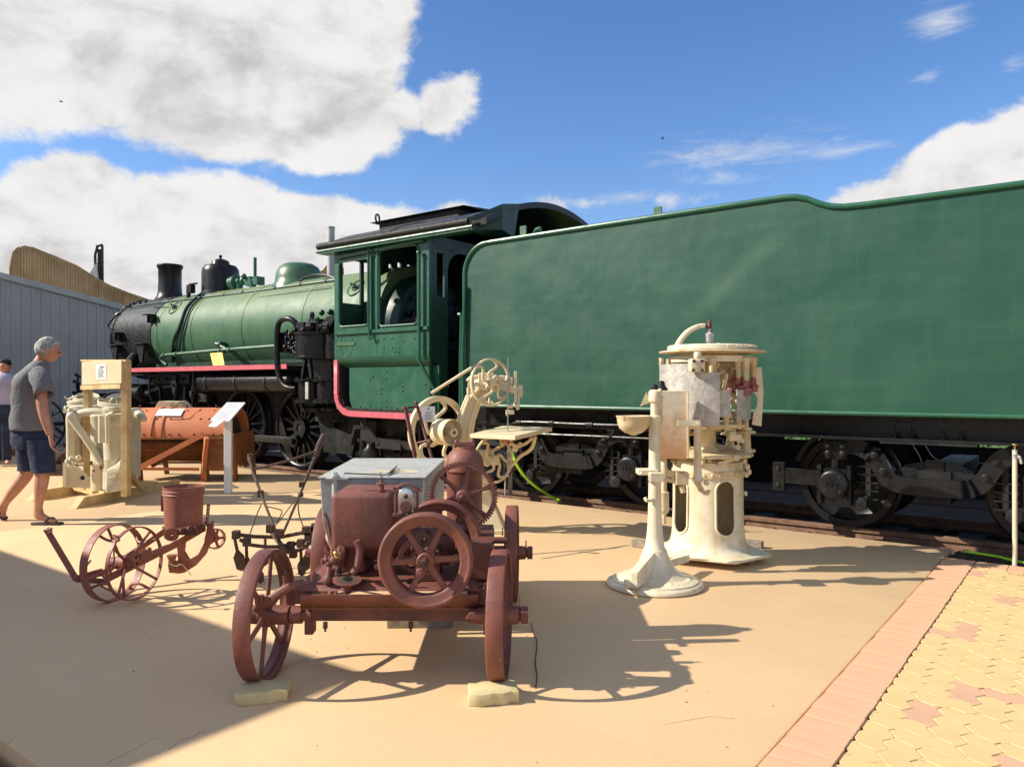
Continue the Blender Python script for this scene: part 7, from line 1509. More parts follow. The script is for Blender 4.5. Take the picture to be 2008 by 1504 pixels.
c1 = ecyl(204, 247, 802, 958, 8.75); c2 = ecyl(180, 222, 815, 960, 8.85); ecyl(133, 160, 805, 905, 9.0); ecyl(143, 196, 797, 905, 9.4); c5 = ecyl(232, 274, 803, 935, 9.3); ecyl(137, 203, 787, 880, 9.9, lid=True)
wp('dent_patches', MB().box(d(176, 912, 8.66), d(181, 904, 8.66) + V((0, .01, 0))).box(d(196, 920, 8.66), d(199, 915, 8.66) + V((0, .01, 0))).box(d(183, 925, 8.66), d(185, 921, 8.66) + V((0, .01, 0))), RUSTY, c2, kind='stuff')
def ppipe(pts, r, Y, name='pipe', sm=3): return wp(name, MB().tube([d(x, y, Y) for x, y in pts], r, 12, smooth=sm), CREAMS, ste)
ppipe([(212, 812), (190, 808), (160, 811), (150, 822), (148, 850), (150, 900)], .050, 8.95)
ppipe([(138, 818), (150, 835), (165, 855), (185, 885), (200, 910)], .040, 8.68)
ppipe([(139, 900), (139, 850), (138, 820), (142, 812)], .048, 8.85)
ppipe([(200, 868), (200, 815)], .040, 8.58, sm=0); ppipe([(212, 870), (211, 830), (212, 815), (222, 812)], .028, 8.52)
wp('pipe_elbow', MB().ball(d(140, 817, 8.75), .055, 12).ball(d(213, 818, 8.55), .034, 10), CREAMS, ste)
wp('clamp_straps', MB().box(d(214, 838, 8.52), d(236, 830, 8.52) + V((0, .02, 0))).box(d(255, 850, 9.08), d(276, 841, 9.08) + V((0, .02, 0))).box(d(196, 840, 8.62), d(204, 834, 8.62) + V((0, .02, 0))), CREAMS, ste)
rr = random.Random(44); lw = MB()
for (cx0, cy0, rx_, Y_) in ((222, 790, 30, 8.75), (225, 797, 24, 8.72), (170, 781, 26, 9.8)):
    for k in range(3): lw.tube([d(cx0 + rx_ * math.cos(a) , cy0 + 6 * math.sin(a) + k * 2 - 3, Y_ - .12 * math.sin(a)) + V((rr.uniform(-.01, .01), 0, rr.uniform(-.01, .01))) for a in [q_ * PI / 7 for q_ in range(14)]], .013, 6, closed=True)
lw.tube([d(216, 790, 8.7), d(220, 782, 8.7), d(228, 783, 8.7), d(230, 792, 8.7)], .012, 6, smooth=3)
wp('lid_clamps', lw, CREAMS, ste, kind='stuff')
lv = MB().tube([d(126, 777, 9.5), d(133, 783, 9.5), d(142, 779, 9.5), d(152, 777, 9.5)], .010, 6, smooth=3).cb(d(133, 806, 8.9), (.08, .06, .04)).ball(d(130, 800, 8.9), .03, 8).ball(d(138, 805, 8.85), .035, 8).cyl(d(205, 814, 8.6), d(240, 812, 8.6), .012)
for (x_, y_) in ((133, 905), (140, 900), (146, 906), (154, 898), (138, 912), (193, 912), (200, 915), (205, 908), (236, 800), (207, 800)): lv.ball(d(x_, y_, 8.7), .035, 8)
wp('valve_handles', lv, CREAMS, ste, kind='stuff')
wp('side_nozzle', MB().cyl(d(272, 812, 9.2), d(283, 822, 9.1), .06, .035, n=14), CREAMS, ste)
pnl = [(126, 955), (126, 912), (131, 910), (150, 915), (172, 935), (186, 938), (186, 958)]
pr5 = [d(x, y, 8.8) for x, y in pnl]; pb5 = wp('base_panel', MB().prism([(p_.x, p_.z) for p_ in pr5], 8.8, 8.83, MXw(0)).box(d(123, 955, 8.76), d(129, 908, 8.76) + V((0, .05, 0))), CREAMS, ste, smooth=0)
wp('round_hole', MB().cyl(d(162, 937, 8.795), d(162, 937, 8.79), .024, n=16), BLACKM, pb5)
wp('front_casing', MB().loft([[d(207, 968, 8.45), d(238, 962, 8.45), d(242, 955, 8.8), d(212, 960, 8.8)], [d(207, 925, 8.45), d(236, 918, 8.5), d(240, 915, 8.8), d(212, 918, 8.8)], [d(222, 915, 8.5), d(238, 900, 8.55), d(241, 898, 8.8), d(225, 910, 8.8)]]), CREAMS, ste, bevel=.01)
for k in range(3): wp('casing_rib', MB().beam(d(214, 950 - k * 10, 8.44), d(238, 944 - k * 10, 8.48), .012, .012), CREAMS, ste)
skA, skB = V((-4.75, 8.22, 0)), V((-4.42, 9.75, 0))
def skid(a_, b__, nm='skid_beam'):
    dr_ = (b__ - a_).normalized(); sd_ = V((dr_.y, -dr_.x, 0)) * .045
    mb = MB().loft([[a_ + sd_ + V((0, 0, .0)), a_ + sd_ + V((0, 0, .004)), a_ - sd_ + V((0, 0, .004)), a_ - sd_], [a_ + dr_ * .12 + sd_, a_ + dr_ * .12 + sd_ + V((0, 0, .11)), a_ + dr_ * .12 - sd_ + V((0, 0, .11)), a_ + dr_ * .12 - sd_], [b__ + sd_, b__ + sd_ + V((0, 0, .11)), b__ - sd_ + V((0, 0, .11)), b__ - sd_]])
    return wp(nm, mb, WOODC, ste, smooth=0, bevel=.004)
skid(V((-4.72, 8.22, 0)), V((-4.36, 9.95, 0))); skid(V((-5.52, 8.75, 0)), V((-5.15, 10.3, 0)))
wp('cross_beam', MB().beam(g(122, 962) + V((0, 0, .09)), g(212, 985) + V((0, 0, .09)), .10, .07), WOODC, ste, smooth=0, bevel=.004)
wp('cross_beam', MB().beam(V((-5.3, 9.7, .09)), V((-4.42, 9.5, .09)), .10, .07), WOODC, ste, smooth=0, bevel=.004)
nb = thing('notice_board', 'cream painted timber notice board on two posts above the sterilizer cylinders', 'sign', g(246, 972))
PYR, PYL = 8.42, 8.98
p_ = d(246, 706, PYR); wp('post', MB().box((d(237, 0, PYR).x, PYR, .10), (d(249, 0, PYR).x, PYR + .10, p_.z)), WOODC, nb, bevel=.004)
q_ = d(170, 707, PYL); wp('post', MB().box((d(163, 0, PYL).x, PYL, .10), (d(173, 0, PYL).x, PYL + .10, q_.z - .02)), WOODC, nb, bevel=.004)
bl_ = d(160, 755, PYL - .03); br_ = d(238, 752, PYR - .03); tr_ = d(238, 707, PYR - .03); tl_ = d(160, 707, PYL - .03)
bdp = wp('board', MB().loft([[bl_, br_, br_ + V((0, .03, 0)), bl_ + V((0, .03, 0))], [tl_, tr_, tr_ + V((0, .03, 0)), tl_ + V((0, .03, 0))]]), CREAM, nb, smooth=0, bevel=.003)
wp('bottom_rail', MB().beam(bl_ + V((0, .03, -.03)), br_ + V((0, .03, -.03)), .06, .05).beam(tl_ + V((0, .02, .0)), tr_ + V((.06, .02, .0)), .05, .02), WOODC, nb, smooth=0)
f_ = lambda fx_, fz_: bl_.lerp(br_, fx_) + (tl_ - bl_) * fz_
pc_ = MB().loft([[f_(.38, .18) - V((0, .004, 0)), f_(.64, .18) - V((0, .004, 0)), f_(.64, .18), f_(.38, .18)], [f_(.38, .78) - V((0, .004, 0)), f_(.64, .78) - V((0, .004, 0)), f_(.64, .78), f_(.38, .78)]])
nc = wp('paper_notice', pc_, PAPER, bdp, smooth=0)
tl2 = MB()
for k in range(7): a5 = f_(.43 + (.03 if k < 2 else 0), .70 - k * .065) - V((0, .0065, 0)); b5 = f_(.59 - (k % 3) * .02, .70 - k * .065) - V((0, .0065, 0)); tl2.beam(a5, b5, .009 if k else .014, .002)
wp('lettering', tl2, INK, nc, kind='stuff')
wp('brace', MB().beam(d(249, 925, 8.7), d(282, 962, 9.3), .05, .06), WOODC, nb, smooth=0)

# ---------------- orange rotary drum machine on a stand
OY = 10.9
orm = thing('drum_screen', 'orange rusty horizontal drum machine with mesh underside on a splayed steel stand', 'machine', (-4.7, OY, 0))
ox0, ox1 = d(262, 0, OY).x, d(455, 0, OY - .3).x; oz = .60; orr = .40
oz1 = CH - 45 / FP * OY
zc1 = .60
sheet = MB().lathe([(orr, 0), (orr + .008, 0), (orr + .008, ox1 - ox0), (orr, ox1 - ox0)], axis_m((ox0, OY, zc1), (1, 0, 0), up=(0, 0, 1)), 30, ang=(0, PI), closed=True)
# the half shell must lie over the top: build explicitly
sheet = MB(); NN = 30
for r_ in (orr, orr + .008):
    for x_ in (ox0, ox1):
        for k in range(NN + 1): a = PI * k / NN; sheet.v.append(V((x_, OY + r_ * math.cos(a), zc1 + r_ * math.sin(a))))
K = NN + 1
for k in range(NN):
    sheet.f += [[k, k + 1, K + k + 1, K + k], [2 * K + k, 2 * K + k + 1, 3 * K + k + 1, 3 * K + k], [k, k + 1, 2 * K + k + 1, 2 * K + k], [K + k, K + k + 1, 3 * K + k + 1, 3 * K + k]]
sheet.f += [[0, K, 3 * K, 2 * K], [K - 1, 2 * K - 1, 4 * K - 1, 3 * K - 1]]
top_ = wp('drum_cover', sheet, ORANGE, orm, smooth=40)
rv = MB(); rr = random.Random(8)
for row, a in ((0, 3.02), (1, 2.45), (2, 2.0)):
    for k in range(8): nrm = V((0, math.cos(a), math.sin(a))); domes(rv, [V((ox0 + .1 + k * .19 + rr.uniform(-.05, .05), OY, zc1)) + nrm * (orr + .006)], nrm, .017)
wp('cover_bolts', rv, RUSTY, top_, kind='stuff')
for x_ in (ox0 + .42, ox0 + .56): 
    bn = MB(); rs_ = []
    for k in range(NN + 1): a = PI * k / NN; c_, s_ = math.cos(a), math.sin(a); rs_.append([V((x_ - .02, OY + (orr + .009) * c_, zc1 + (orr + .009) * s_)), V((x_ + .02, OY + (orr + .009) * c_, zc1 + (orr + .009) * s_)), V((x_ + .02, OY + (orr + .022) * c_, zc1 + (orr + .022) * s_)), V((x_ - .02, OY + (orr + .022) * c_, zc1 + (orr + .022) * s_))])
    wp('cover_band', bn.loft(rs_), ORANGE, top_, smooth=40)
pa = MB(); a0_, a1_ = 1.95, 2.35; vs_ = []
for x_ in (ox0 + .44, ox0 + .80):
    for a in (a0_, (a0_ + a1_) / 2, a1_): vs_.append(V((x_, OY + (orr + .026) * math.cos(a), zc1 + (orr + .026) * math.sin(a))))
pa.add(vs_, [(0, 1, 4, 3), (1, 2, 5, 4)]); wp('paper_label', pa, PAPER, top_)
wp('hatch_line', MB().tube([V((x_, OY + (orr + .008) * math.cos(a), zc1 + (orr + .008) * math.sin(a))) for x_, a in ((ox0 + 1.02, 1.85), (ox0 + 1.0, 2.0), (ox0 + .96, 2.3), (ox0 + .93, 2.45), (ox0 + .8, 2.47), (ox0 + .68, 2.47))], .006, 5), RUSTY, top_)
for x_ in (ox0 + .12, ox0 + .78, ox0 + 1.2, ox0 + 1.38): wp('top_stud', MB().cyl((x_, OY - .05, zc1 + orr - .01), (x_, OY - .05, zc1 + orr + .05), .012), RUSTY, top_)
wp('side_flange', MB().box((ox0, OY - orr - .035, zc1 - .012), (ox1, OY - orr + .0, zc1 + .012)).box((ox0, OY + orr, zc1 - .012), (ox1, OY + orr + .035, zc1 + .012)), ORANGED, orm)
# mesh underside
ms = MB(); NM = 14
for k in range(NM + 1):
    a = PI + .25 + (PI - .5) * k / NM; ms.beam((ox0, OY + (orr - .04) * math.cos(a), zc1 - .02 + (orr - .04) * math.sin(a)), (ox1 - .1, OY + (orr - .04) * math.cos(a), zc1 - .02 + (orr - .04) * math.sin(a)), .006, .006)
for k in range(80):
    x_ = ox0 + (ox1 - .1 - ox0) * k / 79; pts = []
    for q in range(9): a = PI + .1 + (PI / 2) * q / 8; pts.append((x_, OY + (orr - .038) * math.cos(a), zc1 - .02 + (orr - .038) * math.sin(a)))
    ms.tube(pts, .0045, 4)
wp('wire_mesh', ms, ORANGED, orm, kind='stuff', smooth=0)
wp('inner_drum', MB().cyl((ox0, OY, zc1 - .02), (ox1 - .1, OY, zc1 - .02), orr - .07, n=32), RUSTY, orm)
# end frames
def oframe(xc, Yf, Yb, w_, m=ORANGED):
    mb = MB(); zt_ = zc1 + .06
    mb.loft([[(xc - .02, Yf, 0), (xc + .02, Yf, 0), (xc + .02, Yf + .09, 0), (xc - .02, Yf + .09, 0)], [(xc - .02, OY - orr, zt_), (xc + .02, OY - orr, zt_), (xc + .02, OY - orr + .09, zt_), (xc - .02, OY - orr + .09, zt_)]])
    mb.loft([[(xc - .02, Yb - .09, 0), (xc + .02, Yb - .09, 0), (xc + .02, Yb, 0), (xc - .02, Yb, 0)], [(xc - .02, OY + orr - .09, zt_), (xc + .02, OY + orr - .09, zt_), (xc + .02, OY + orr, zt_), (xc - .02, OY + orr, zt_)]])
    mb.prism([(Yf + .05, .28), (OY - .10, .18), (OY - .03, .22), (OY + .1, .14), (Yb - .05, .22), (OY + orr - .03, zt_), (OY - orr + .03, zt_)], xc - .008, xc + .008, M4(((0, 0, 1, 0), (1, 0, 0, 0), (0, 1, 0, 0), (0, 0, 0, 1))))
    return wp('end_frame', mb, m, orm, smooth=0, bevel=.004)
oframe(d(400, 0, 10.45).x, 10.50, 11.45, .1); oframe(d(462, 0, 10.6).x, 10.55, 11.4, .1, ORANGED); oframe(d(312, 0, 11.2).x, 10.6, 11.5, .1, REDD)
wp('end_plate', MB().box((d(402, 0, 10.5).x, OY - orr - .01, zc1 - .10), (ox1 + .03, OY - orr + .03, zc1 + .05)).box((d(404, 0, 10.5).x, 10.52, .15), (d(460, 0, 10.55).x, 10.54, zc1 - .1)), ORANGED, orm, smooth=0)
wp('diagonal_brace', MB().beam(d(398, 852, 10.42), d(272, 918, 10.45), .025, .07), ORANGE, orm, smooth=0)
wp('floor_rail', MB().beam(d(270, 919, 10.5), d(390, 920, 10.55), .03, .04), ORANGE, orm)
wp('front_leg', MB().beam(d(405, 858, 10.38), g(397, 943) + V((0, 0, 0)), .05, .08), ORANGE, orm, smooth=0)
cbx = thing('cream_chute', 'small folded cream sheet chute resting on top of the orange drum', 'chute', (ox0 + .9, OY + .1, zc1 + orr))
k0 = [d(318, 801, OY + .25), d(327, 786, OY + .25), d(365, 787, OY + .25), d(378, 801, OY + .25)]
part('folded_sheet', MB().prism([(p_.x, p_.z) for p_ in k0], OY + .0, OY + .3, MXw(0)), CREAM, cbx, smooth=0, bevel=.004)
for k in range(2): part('fold_line', MB().beam(d(332 + k * 12, 800, OY - .005), d(338 + k * 12, 789, OY - .005), .008, .006), INK, cbx)

# ---------------- white lectern sign
ls = thing('lectern_sign', 'white sloping information panel on a single white post beside the orange drum', 'sign', g(446, 968))
b0 = g(446, 968); wp('post', MB().box((b0.x - .045, b0.y, 0), (b0.x + .045, b0.y + .05, .90)), WHITE, ls, bevel=.004)
pl4 = [d(412, 824, 9.28), d(450, 825, 9.28), d(481, 789, 9.95), d(445, 789, 9.95)]
pn = wp('panel', MB().add([tuple(p_) for p_ in pl4] + [tuple(p_ - V((0, 0, .02))) for p_ in pl4], [(0, 1, 2, 3), (7, 6, 5, 4), (0, 4, 5, 1), (1, 5, 6, 2), (2, 6, 7, 3), (3, 7, 4, 0)]), WHITE, ls, smooth=0)
pl5 = [d(408, 836, 9.12), d(424, 837, 9.12), d(441, 823, 9.26), d(420, 823, 9.26)]
wp('small_plate', MB().add([tuple(p_) for p_ in pl5] + [tuple(p_ - V((0, 0, .01))) for p_ in pl5], [(0, 1, 2, 3), (7, 6, 5, 4), (0, 4, 5, 1), (1, 5, 6, 2), (2, 6, 7, 3), (3, 7, 4, 0)]), WHITE, ls, smooth=0)
tl3 = MB()
for k in range(8):
    a5 = pl4[0].lerp(pl4[3], .12 + k * .1).lerp(pl4[1].lerp(pl4[2], .12 + k * .1), .12) + V((0, 0, .003)); b5 = pl4[0].lerp(pl4[3], .12 + k * .1).lerp(pl4[1].lerp(pl4[2], .12 + k * .1), .85 - (k % 3) * .08) + V((0, 0, .003)); tl3.beam(a5, b5, .002, .008)
wp('lettering', tl3, mat('faint_print', (.58, .58, .57), rough=.6), pn, kind='stuff')

# ---------------- people
def skin_fig(name, J, E, m, parent, sub=2, **k):
    names = list(J); idx = {n_: i for i, n_ in enumerate(names)}
    me = bpy.data.meshes.new(name); me.from_pydata([tuple(J[n_][0]) for n_ in names], [(idx[a], idx[b_]) for a, b_ in E], [])
    o = bpy.data.objects.new(name + '_tmp', me); COL.objects.link(o)
    sm_ = o.modifiers.new('s', 'SKIN'); lay = me.skin_vertices[0] if me.skin_vertices else None
    if lay is None:
        bpy.context.view_layer.objects.active = o
    for i, n_ in enumerate(names):
        r = J[n_][1]; lay.data[i].radius = r if isinstance(r, tuple) else (r, r); lay.data[i].use_root = (i == 0)
    sm_.use_smooth_shade = True; ss_ = o.modifiers.new('u', 'SUBSURF'); ss_.levels = sub; ss_.render_levels = sub
    dg = bpy.context.evaluated_depsgraph_get(); em = bpy.data.meshes.new_from_object(o.evaluated_get(dg)); bpy.data.objects.remove(o)
    em.materials.clear(); em.materials.append(m); em.polygons.foreach_set('use_smooth', [True] * len(em.polygons))
    return em
def put_mesh(name, me, parent, **k): return inst(name, me, parent, ID, **k)
def ell_ring(c, ax_u, ax_v, ru, rv_, n=20, bump=None):
    out = []
    for i in range(n):
        a = 2 * PI * i / n; p_ = V(c) + V(ax_u) * ru * math.cos(a) + V(ax_v) * rv_ * math.sin(a)
        out.append(p_ if bump is None else p_ + bump(p_, a))
    return out
def head_mesh(c, fwd, R, m, hair=False):
    """sculpted head: c centre, fwd facing direction, R half height"""
    fwd = V(fwd).normalized(); side = V((0, 0, 1)).cross(fwd).normalized(); upv = fwd.cross(side).normalized()
    mb = MB(); nu, nv = 40, 28; vs = []
    for j in range(nv + 1):
        ph = PI * j / nv
        for i in range(nu):
            th_ = 2 * PI * i / nu; x = math.sin(ph) * math.cos(th_); y = math.sin(ph) * math.sin(th_); z = math.cos(ph)
            X = x * .86; Y = y * .66; Z = z
            if z < 0: X *= 1 - .16 * (-z) if x < 0 else 1 - .02 * z; Y *= 1 + .28 * z * abs(z)
            if x > 0:
                w = math.exp(-(y / .16) ** 2)
                X += .20 * w * math.exp(-((z + .12) / .13) ** 2) + .05 * w * math.exp(-((z + .0) / .16) ** 2)      # nose
                X += .06 * math.exp(-(y / .4) ** 2) * math.exp(-((z - .16) / .09) ** 2)         # brow
                X -= .06 * (math.exp(-((y - .30) / .14) ** 2) + math.exp(-((y + .30) / .14) ** 2)) * math.exp(-((z - .03) / .09) ** 2)   # eye sockets
                X += .05 * math.exp(-(y / .22) ** 2) * (math.exp(-((z + .40) / .05) ** 2) + math.exp(-((z + .50) / .05) ** 2)) - .03 * math.exp(-(y / .25) ** 2) * math.exp(-((z + .45) / .025) ** 2)
                X += .09 * math.exp(-(y / .25) ** 2) * math.exp(-((z + .72) / .13) ** 2)        # chin
            if hair:
                keep = (x < .18 + .5 * z + .0) or z > .62
                e = .085 if keep else -.06
                if z < -.52: e = -.06
                nz = mnoise.noise(V((x * 3.2, y * 3.2, z * 3.2))) * .05 + mnoise.noise(V((x * 9, y * 9, z * 9))) * .03
                k2 = 1 + e + (nz if keep else 0); X *= k2; Y *= k2; Z *= k2
            vs.append(V(c) + (fwd * X + side * Y + upv * Z) * R)
    fs = [(j * nu + i, (j + 1) * nu + i, (j + 1) * nu + (i + 1) % nu, j * nu + (i + 1) % nu) for j in range(nv) for i in range(nu)]
    mb.add(vs, fs)
    if not hair:
        for sg in (1, -1):
            e = V(c) + (side * .66 * sg + fwd * (-.08) + upv * (-.04)) * R
            mb.loft([ell_ring(e + side * sg * R * .02, fwd, upv, R * .13, R * .22, 12), ell_ring(e + side * sg * R * .10 - fwd * R * .05, fwd, upv, R * .15, R * .24, 12), ell_ring(e + side * sg * R * .13 - fwd * R * .05, fwd, upv, R * .10, R * .18, 12)])
    return mb
def hand_chains(wrist, dirv, palm_n, size=1.0, curl=.5):
    """palm and five fingers; dirv points to the finger tips"""
    dv = V(dirv).normalized(); nv_ = V(palm_n).normalized(); sv = dv.cross(nv_).normalized(); mb = MB(); W_ = V(wrist)
    mb.loft([ell_ring(W_ + dv * t_ * size, sv, nv_, a * size, b_ * size, 14) for t_, a, b_ in ((-.03, .028, .022), (0, .030, .020), (.03, .038, .017), (.07, .043, .015), (.095, .040, .013), (.102, .03, .008))])
    for k, (off, ln, r) in enumerate(((-.031, .068, .0085), (-.0105, .078, .009), (.0105, .074, .009), (.031, .058, .008))):
        b0_ = W_ + (dv * .085 + sv * off) * size; pts = [b0_]; a = curl * .5; p_ = b0_
        for seg_ in (.42, .32, .26):
            dd = dv * math.cos(a) + nv_ * math.sin(a); p_ = p_ + dd * ln * seg_ * size; pts.append(p_); a += curl
        mb.tube(pts, [r * size, r * size, r * .92 * size, r * .75 * size], 8, smooth=3)
    b0_ = W_ + (dv * .025 + sv * -.034) * size; mb.tube([b0_, b0_ + (dv * .03 + sv * -.014 + nv_ * .012) * size, b0_ + (dv * .058 + sv * -.014 + nv_ * .022) * size], [.013 * size, .010 * size, .008 * size], 8, smooth=3)
    return mb

man = thing('person', 'grey-haired man walking in a grey T-shirt, navy denim shorts and flip-flops', 'person', (-4.6, 7.4, 0))
Y0 = 7.40
def J(px_, py_, dy=0.0): return d(px_, py_, Y0 + dy)
hc_ = J(94, 687, 0)
Jt = {'pelvis': (J(66, 862), (.10, .10)), 'waist': (J(62, 815), (.11, .11)), 'chest': (J(60, 770), (.13, .14)), 'upch': (J(66, 735), (.10, .14)), 'neck0': (J(76, 718), .065), 'neck1': (J(84, 706), .058),
      'shR': (J(78, 737, -.19), .062), 'elR': (J(83, 800, -.25), .050), 'fR': (J(88, 822, -.26), .045), 'wrR': (J(99, 856, -.26), .030),
      'shL': (J(66, 735, .19), .06), 'elL': (J(45, 785, .27), .048), 'wrL': (J(50, 835, .26), .03),
      'hpR': (J(76, 876, -.09), .080), 'knR': (J(84, 930, -.11), .068), 'caR': (J(79, 962, -.11), .060), 'shnR': (J(76, 985, -.11), .042), 'anR': (J(73, 1009, -.11), .036), 'heR': (J(70, 1018, -.11), .032), 'baR': (J(98, 1020, -.11), .030), 'toR': (J(112, 1022, -.11), .020),
      'hpL': (J(60, 876, .09), .080), 'knL': (J(55, 928, .11), .068), 'caL': (J(27, 962, .11), .060), 'shnL': (J(14, 980, .11), .042), 'anL': (J(2, 997, .11), .036), 'heL': (J(-4, 1004, .11), .032), 'baL': (J(6, 1018, .11), .03), 'toL': (J(13, 1024, .11), .02)}
Ed = [('pelvis', 'waist'), ('waist', 'chest'), ('chest', 'upch'), ('upch', 'neck0'), ('neck0', 'neck1'), ('upch', 'shR'), ('shR', 'elR'), ('elR', 'fR'), ('fR', 'wrR'), ('upch', 'shL'), ('shL', 'elL'), ('elL', 'wrL'), ('pelvis', 'hpR'), ('hpR', 'knR'), ('knR', 'caR'), ('caR', 'shnR'), ('shnR', 'anR'), ('anR', 'heR'), ('anR', 'baR'), ('baR', 'toR'),
      ('pelvis', 'hpL'), ('hpL', 'knL'), ('knL', 'caL'), ('caL', 'shnL'), ('shnL', 'anL'), ('anL', 'heL'), ('anL', 'baL'), ('baL', 'toL')]
bodym = skin_fig('body', Jt, Ed, SKIN, man)
# head, neck and hand belong to the same surface object
hm = head_mesh(hc_, (.76, .58, -.28), .118, SKIN)
hm.tube([J(74, 722, 0), J(82, 706), J(90, 694, 0)], [.07, .058, .06], 16)
for mbh in (hand_chains(J(99, 855, -.26), (.14, .0, -1), (.75, .4, .1), 1.05, .45), hand_chains(J(50, 835, .26), (-.05, 0, -1), (.8, -.4, 0), 1.0, .45)):
    o_ = len(hm.v); hm.v += mbh.v; hm.f += [[i + o_ for i in f] for f in mbh.f]
o_ = len(hm.v); hm.v += [v.co.copy() for v in bodym.vertices]; hm.f += [[i + o_ for i in p_.vertices] for p_ in bodym.polygons]
bdy = part('body', hm, SKIN, man, ID, smooth=80)
part('hair', head_mesh(hc_ + V((-.004, 0, .004)), (.76, .58, -.28), .121, HAIRG, hair=True), HAIRG, man, smooth=80)
fv = V((.76, .58, -.28)).normalized(); sv_ = V((0, 0, 1)).cross(fv).normalized(); uv_ = fv.cross(sv_)
ey = MB()
for sg in (1, -1): ey.ball(hc_ + (fv * .80 + sv_ * .27 * sg + uv_ * .03) * .118, .011, 8)
ey.beam(hc_ + (fv * .86 + sv_ * -.14 + uv_ * -.455) * .118, hc_ + (fv * .86 + sv_ * .14 + uv_ * -.455) * .118, .003, .003)
part('eyes', ey, REDD, bdy)
br_m = MB()
for sg in (1, -1): br_m.beam(hc_ + (fv * .90 + sv_ * .14 * sg + uv_ * .17) * .118, hc_ + (fv * .80 + sv_ * .42 * sg + uv_ * .16) * .118, .008, .006)
part('eyebrows', br_m, HAIRG, bdy)
# T-shirt: torso loft with fold noise, plus two sleeves
def folds(amt, sc_):
    return lambda p_, a: V((mnoise.noise(p_ * sc_), mnoise.noise(p_ * sc_ + V((9, 3, 1))), 0)) * amt
fu = V((.94, .34, 0)); su = V((-.34, .94, 0))
tors = []
for px_, py_, rf, rs2 in ((62, 843, .186, .215), (62, 838, .186, .215), (61, 820, .178, .208), (61, 800, .172, .205), (60, 780, .168, .21), (60, 762, .165, .225), (62, 748, .155, .235), (65, 736, .14, .235), (69, 727, .120, .205), (73, 719, .10, .15), (77, 712, .080, .095), (79, 708, .070, .075)):
    tors.append(ell_ring(J(px_, py_), fu, su, rf, rs2, 40, folds(.022, 7)))
shm = MB().loft(tors, cap=False)
inner = [[p_ * 1.0 for p_ in r] for r in tors[:1]]
sh_ = part('t_shirt', shm, SHIRT, man, smooth=80)
md = sh_.modifiers.new('thick', 'SOLIDIFY'); md.thickness = .004
for nm_, a_, b_, c_ in (('sleeve', J(76, 731, -.15), J(84, 752, -.22), J(87, 776, -.245)), ('sleeve', J(66, 731, .15), J(60, 750, .22), J(54, 770, .25))):
    ax_ = (c_ - a_).normalized(); u_ = V((1, 0, 0)) - ax_ * ax_.x; u_.normalize(); v_ = ax_.cross(u_)
    rg = [ell_ring(a_.lerp(b_, t_), u_, v_, r, r * .95, 24, folds(.012, 9)) for t_, r in ((-.35, .05), (0, .085), (.5, .092), (1, .088))] + [ell_ring(b_.lerp(c_, t_), u_, v_, r, r * .92, 24, folds(.012, 9)) for t_, r in ((.5, .084), (1, .086))]
    so = part(nm_, MB().loft(rg, cap=False), SHIRT, sh_, smooth=80); md = so.modifiers.new('thick', 'SOLIDIFY'); md.thickness = .004
# shorts: hips plus two legs
hip = [ell_ring(J(px_, py_), fu, su, rf, rs2, 36, folds(.012, 8)) for px_, py_, rf, rs2 in ((61, 818, .155, .185), (62, 836, .168, .195), (63, 850, .175, .205), (65, 866, .182, .210), (67, 880, .176, .205))]
shb = MB().loft(hip, cap=True)
for sgn, top2, mid, bot in ((-1, J(74, 862, -.09), J(82, 898, -.11), J(86, 926, -.115)), (1, J(60, 862, .09), J(58, 896, .11), J(58, 922, .115))):
    rg = [ell_ring(top2, (1, 0, 0), (0, 1, 0), .130, .118, 28, folds(.012, 8)), ell_ring(mid, (1, 0, 0), (0, 1, 0), .112, .115, 28, folds(.016, 8)), ell_ring(bot.lerp(mid, .3), (1, 0, 0), (0, 1, 0), .102, .112, 28, folds(.016, 8)), ell_ring(bot, (1, 0, 0), (0, 1, 0), .102, .112, 28, folds(.014, 8)), ell_ring(bot + V((0, 0, .01)), (1, 0, 0), (0, 1, 0), .092, .10, 28)]
    shb.loft(rg, cap=True)
sho = part('denim_shorts', shb, SHORTS, man, smooth=80)
# flip-flops
def sandal(heel, toe, z0, tilt):
    c = (heel + toe) / 2; dv = (toe - heel).normalized(); sd_ = V((0, 1, 0)); n_ = sd_.cross(dv) * -1
    if n_.z < 0: n_ = -n_
    L_ = (toe - heel).length; out = []
    pts = [(-.5, 0), (-.45, .032), (-.2, .034), (.15, .042), (.38, .045), (.5, .015), (.5, -.015), (.38, -.045), (.15, -.042), (-.2, -.034), (-.45, -.032)]
    lo_ = [c + dv * (a * L_) + sd_ * b_ for a, b_ in pts]; mb = MB().loft([lo_, [p_ + n_ * .020 for p_ in lo_]])
    o = part('sandal', mb, RUBBER, man, smooth=30, bevel=.004)
    t0 = c + dv * (.30 * L_) + n_ * .02
    part('strap', MB().tube([t0, t0 - dv * .04 + n_ * .045 + sd_ * .0, c + dv * (.0 * L_) + n_ * .035 - sd_ * .040], .010, 8, smooth=4).tube([t0, t0 - dv * .04 + n_ * .045, c + n_ * .035 + sd_ * .040], .010, 8, smooth=4), RUBBER, o)
hl_, to_ = V((J(61, 1024, -.11).x, Y0 - .11, 0.002)), V((J(124, 1024, -.11).x, Y0 - .11, .002)); sandal(hl_, to_, 0, 0)
sandal(J(-6, 1000, .11) + V((-.03, 0, -.03)), V((J(12, 1026, .11).x, Y0 + .11, .006)), 0, .5)

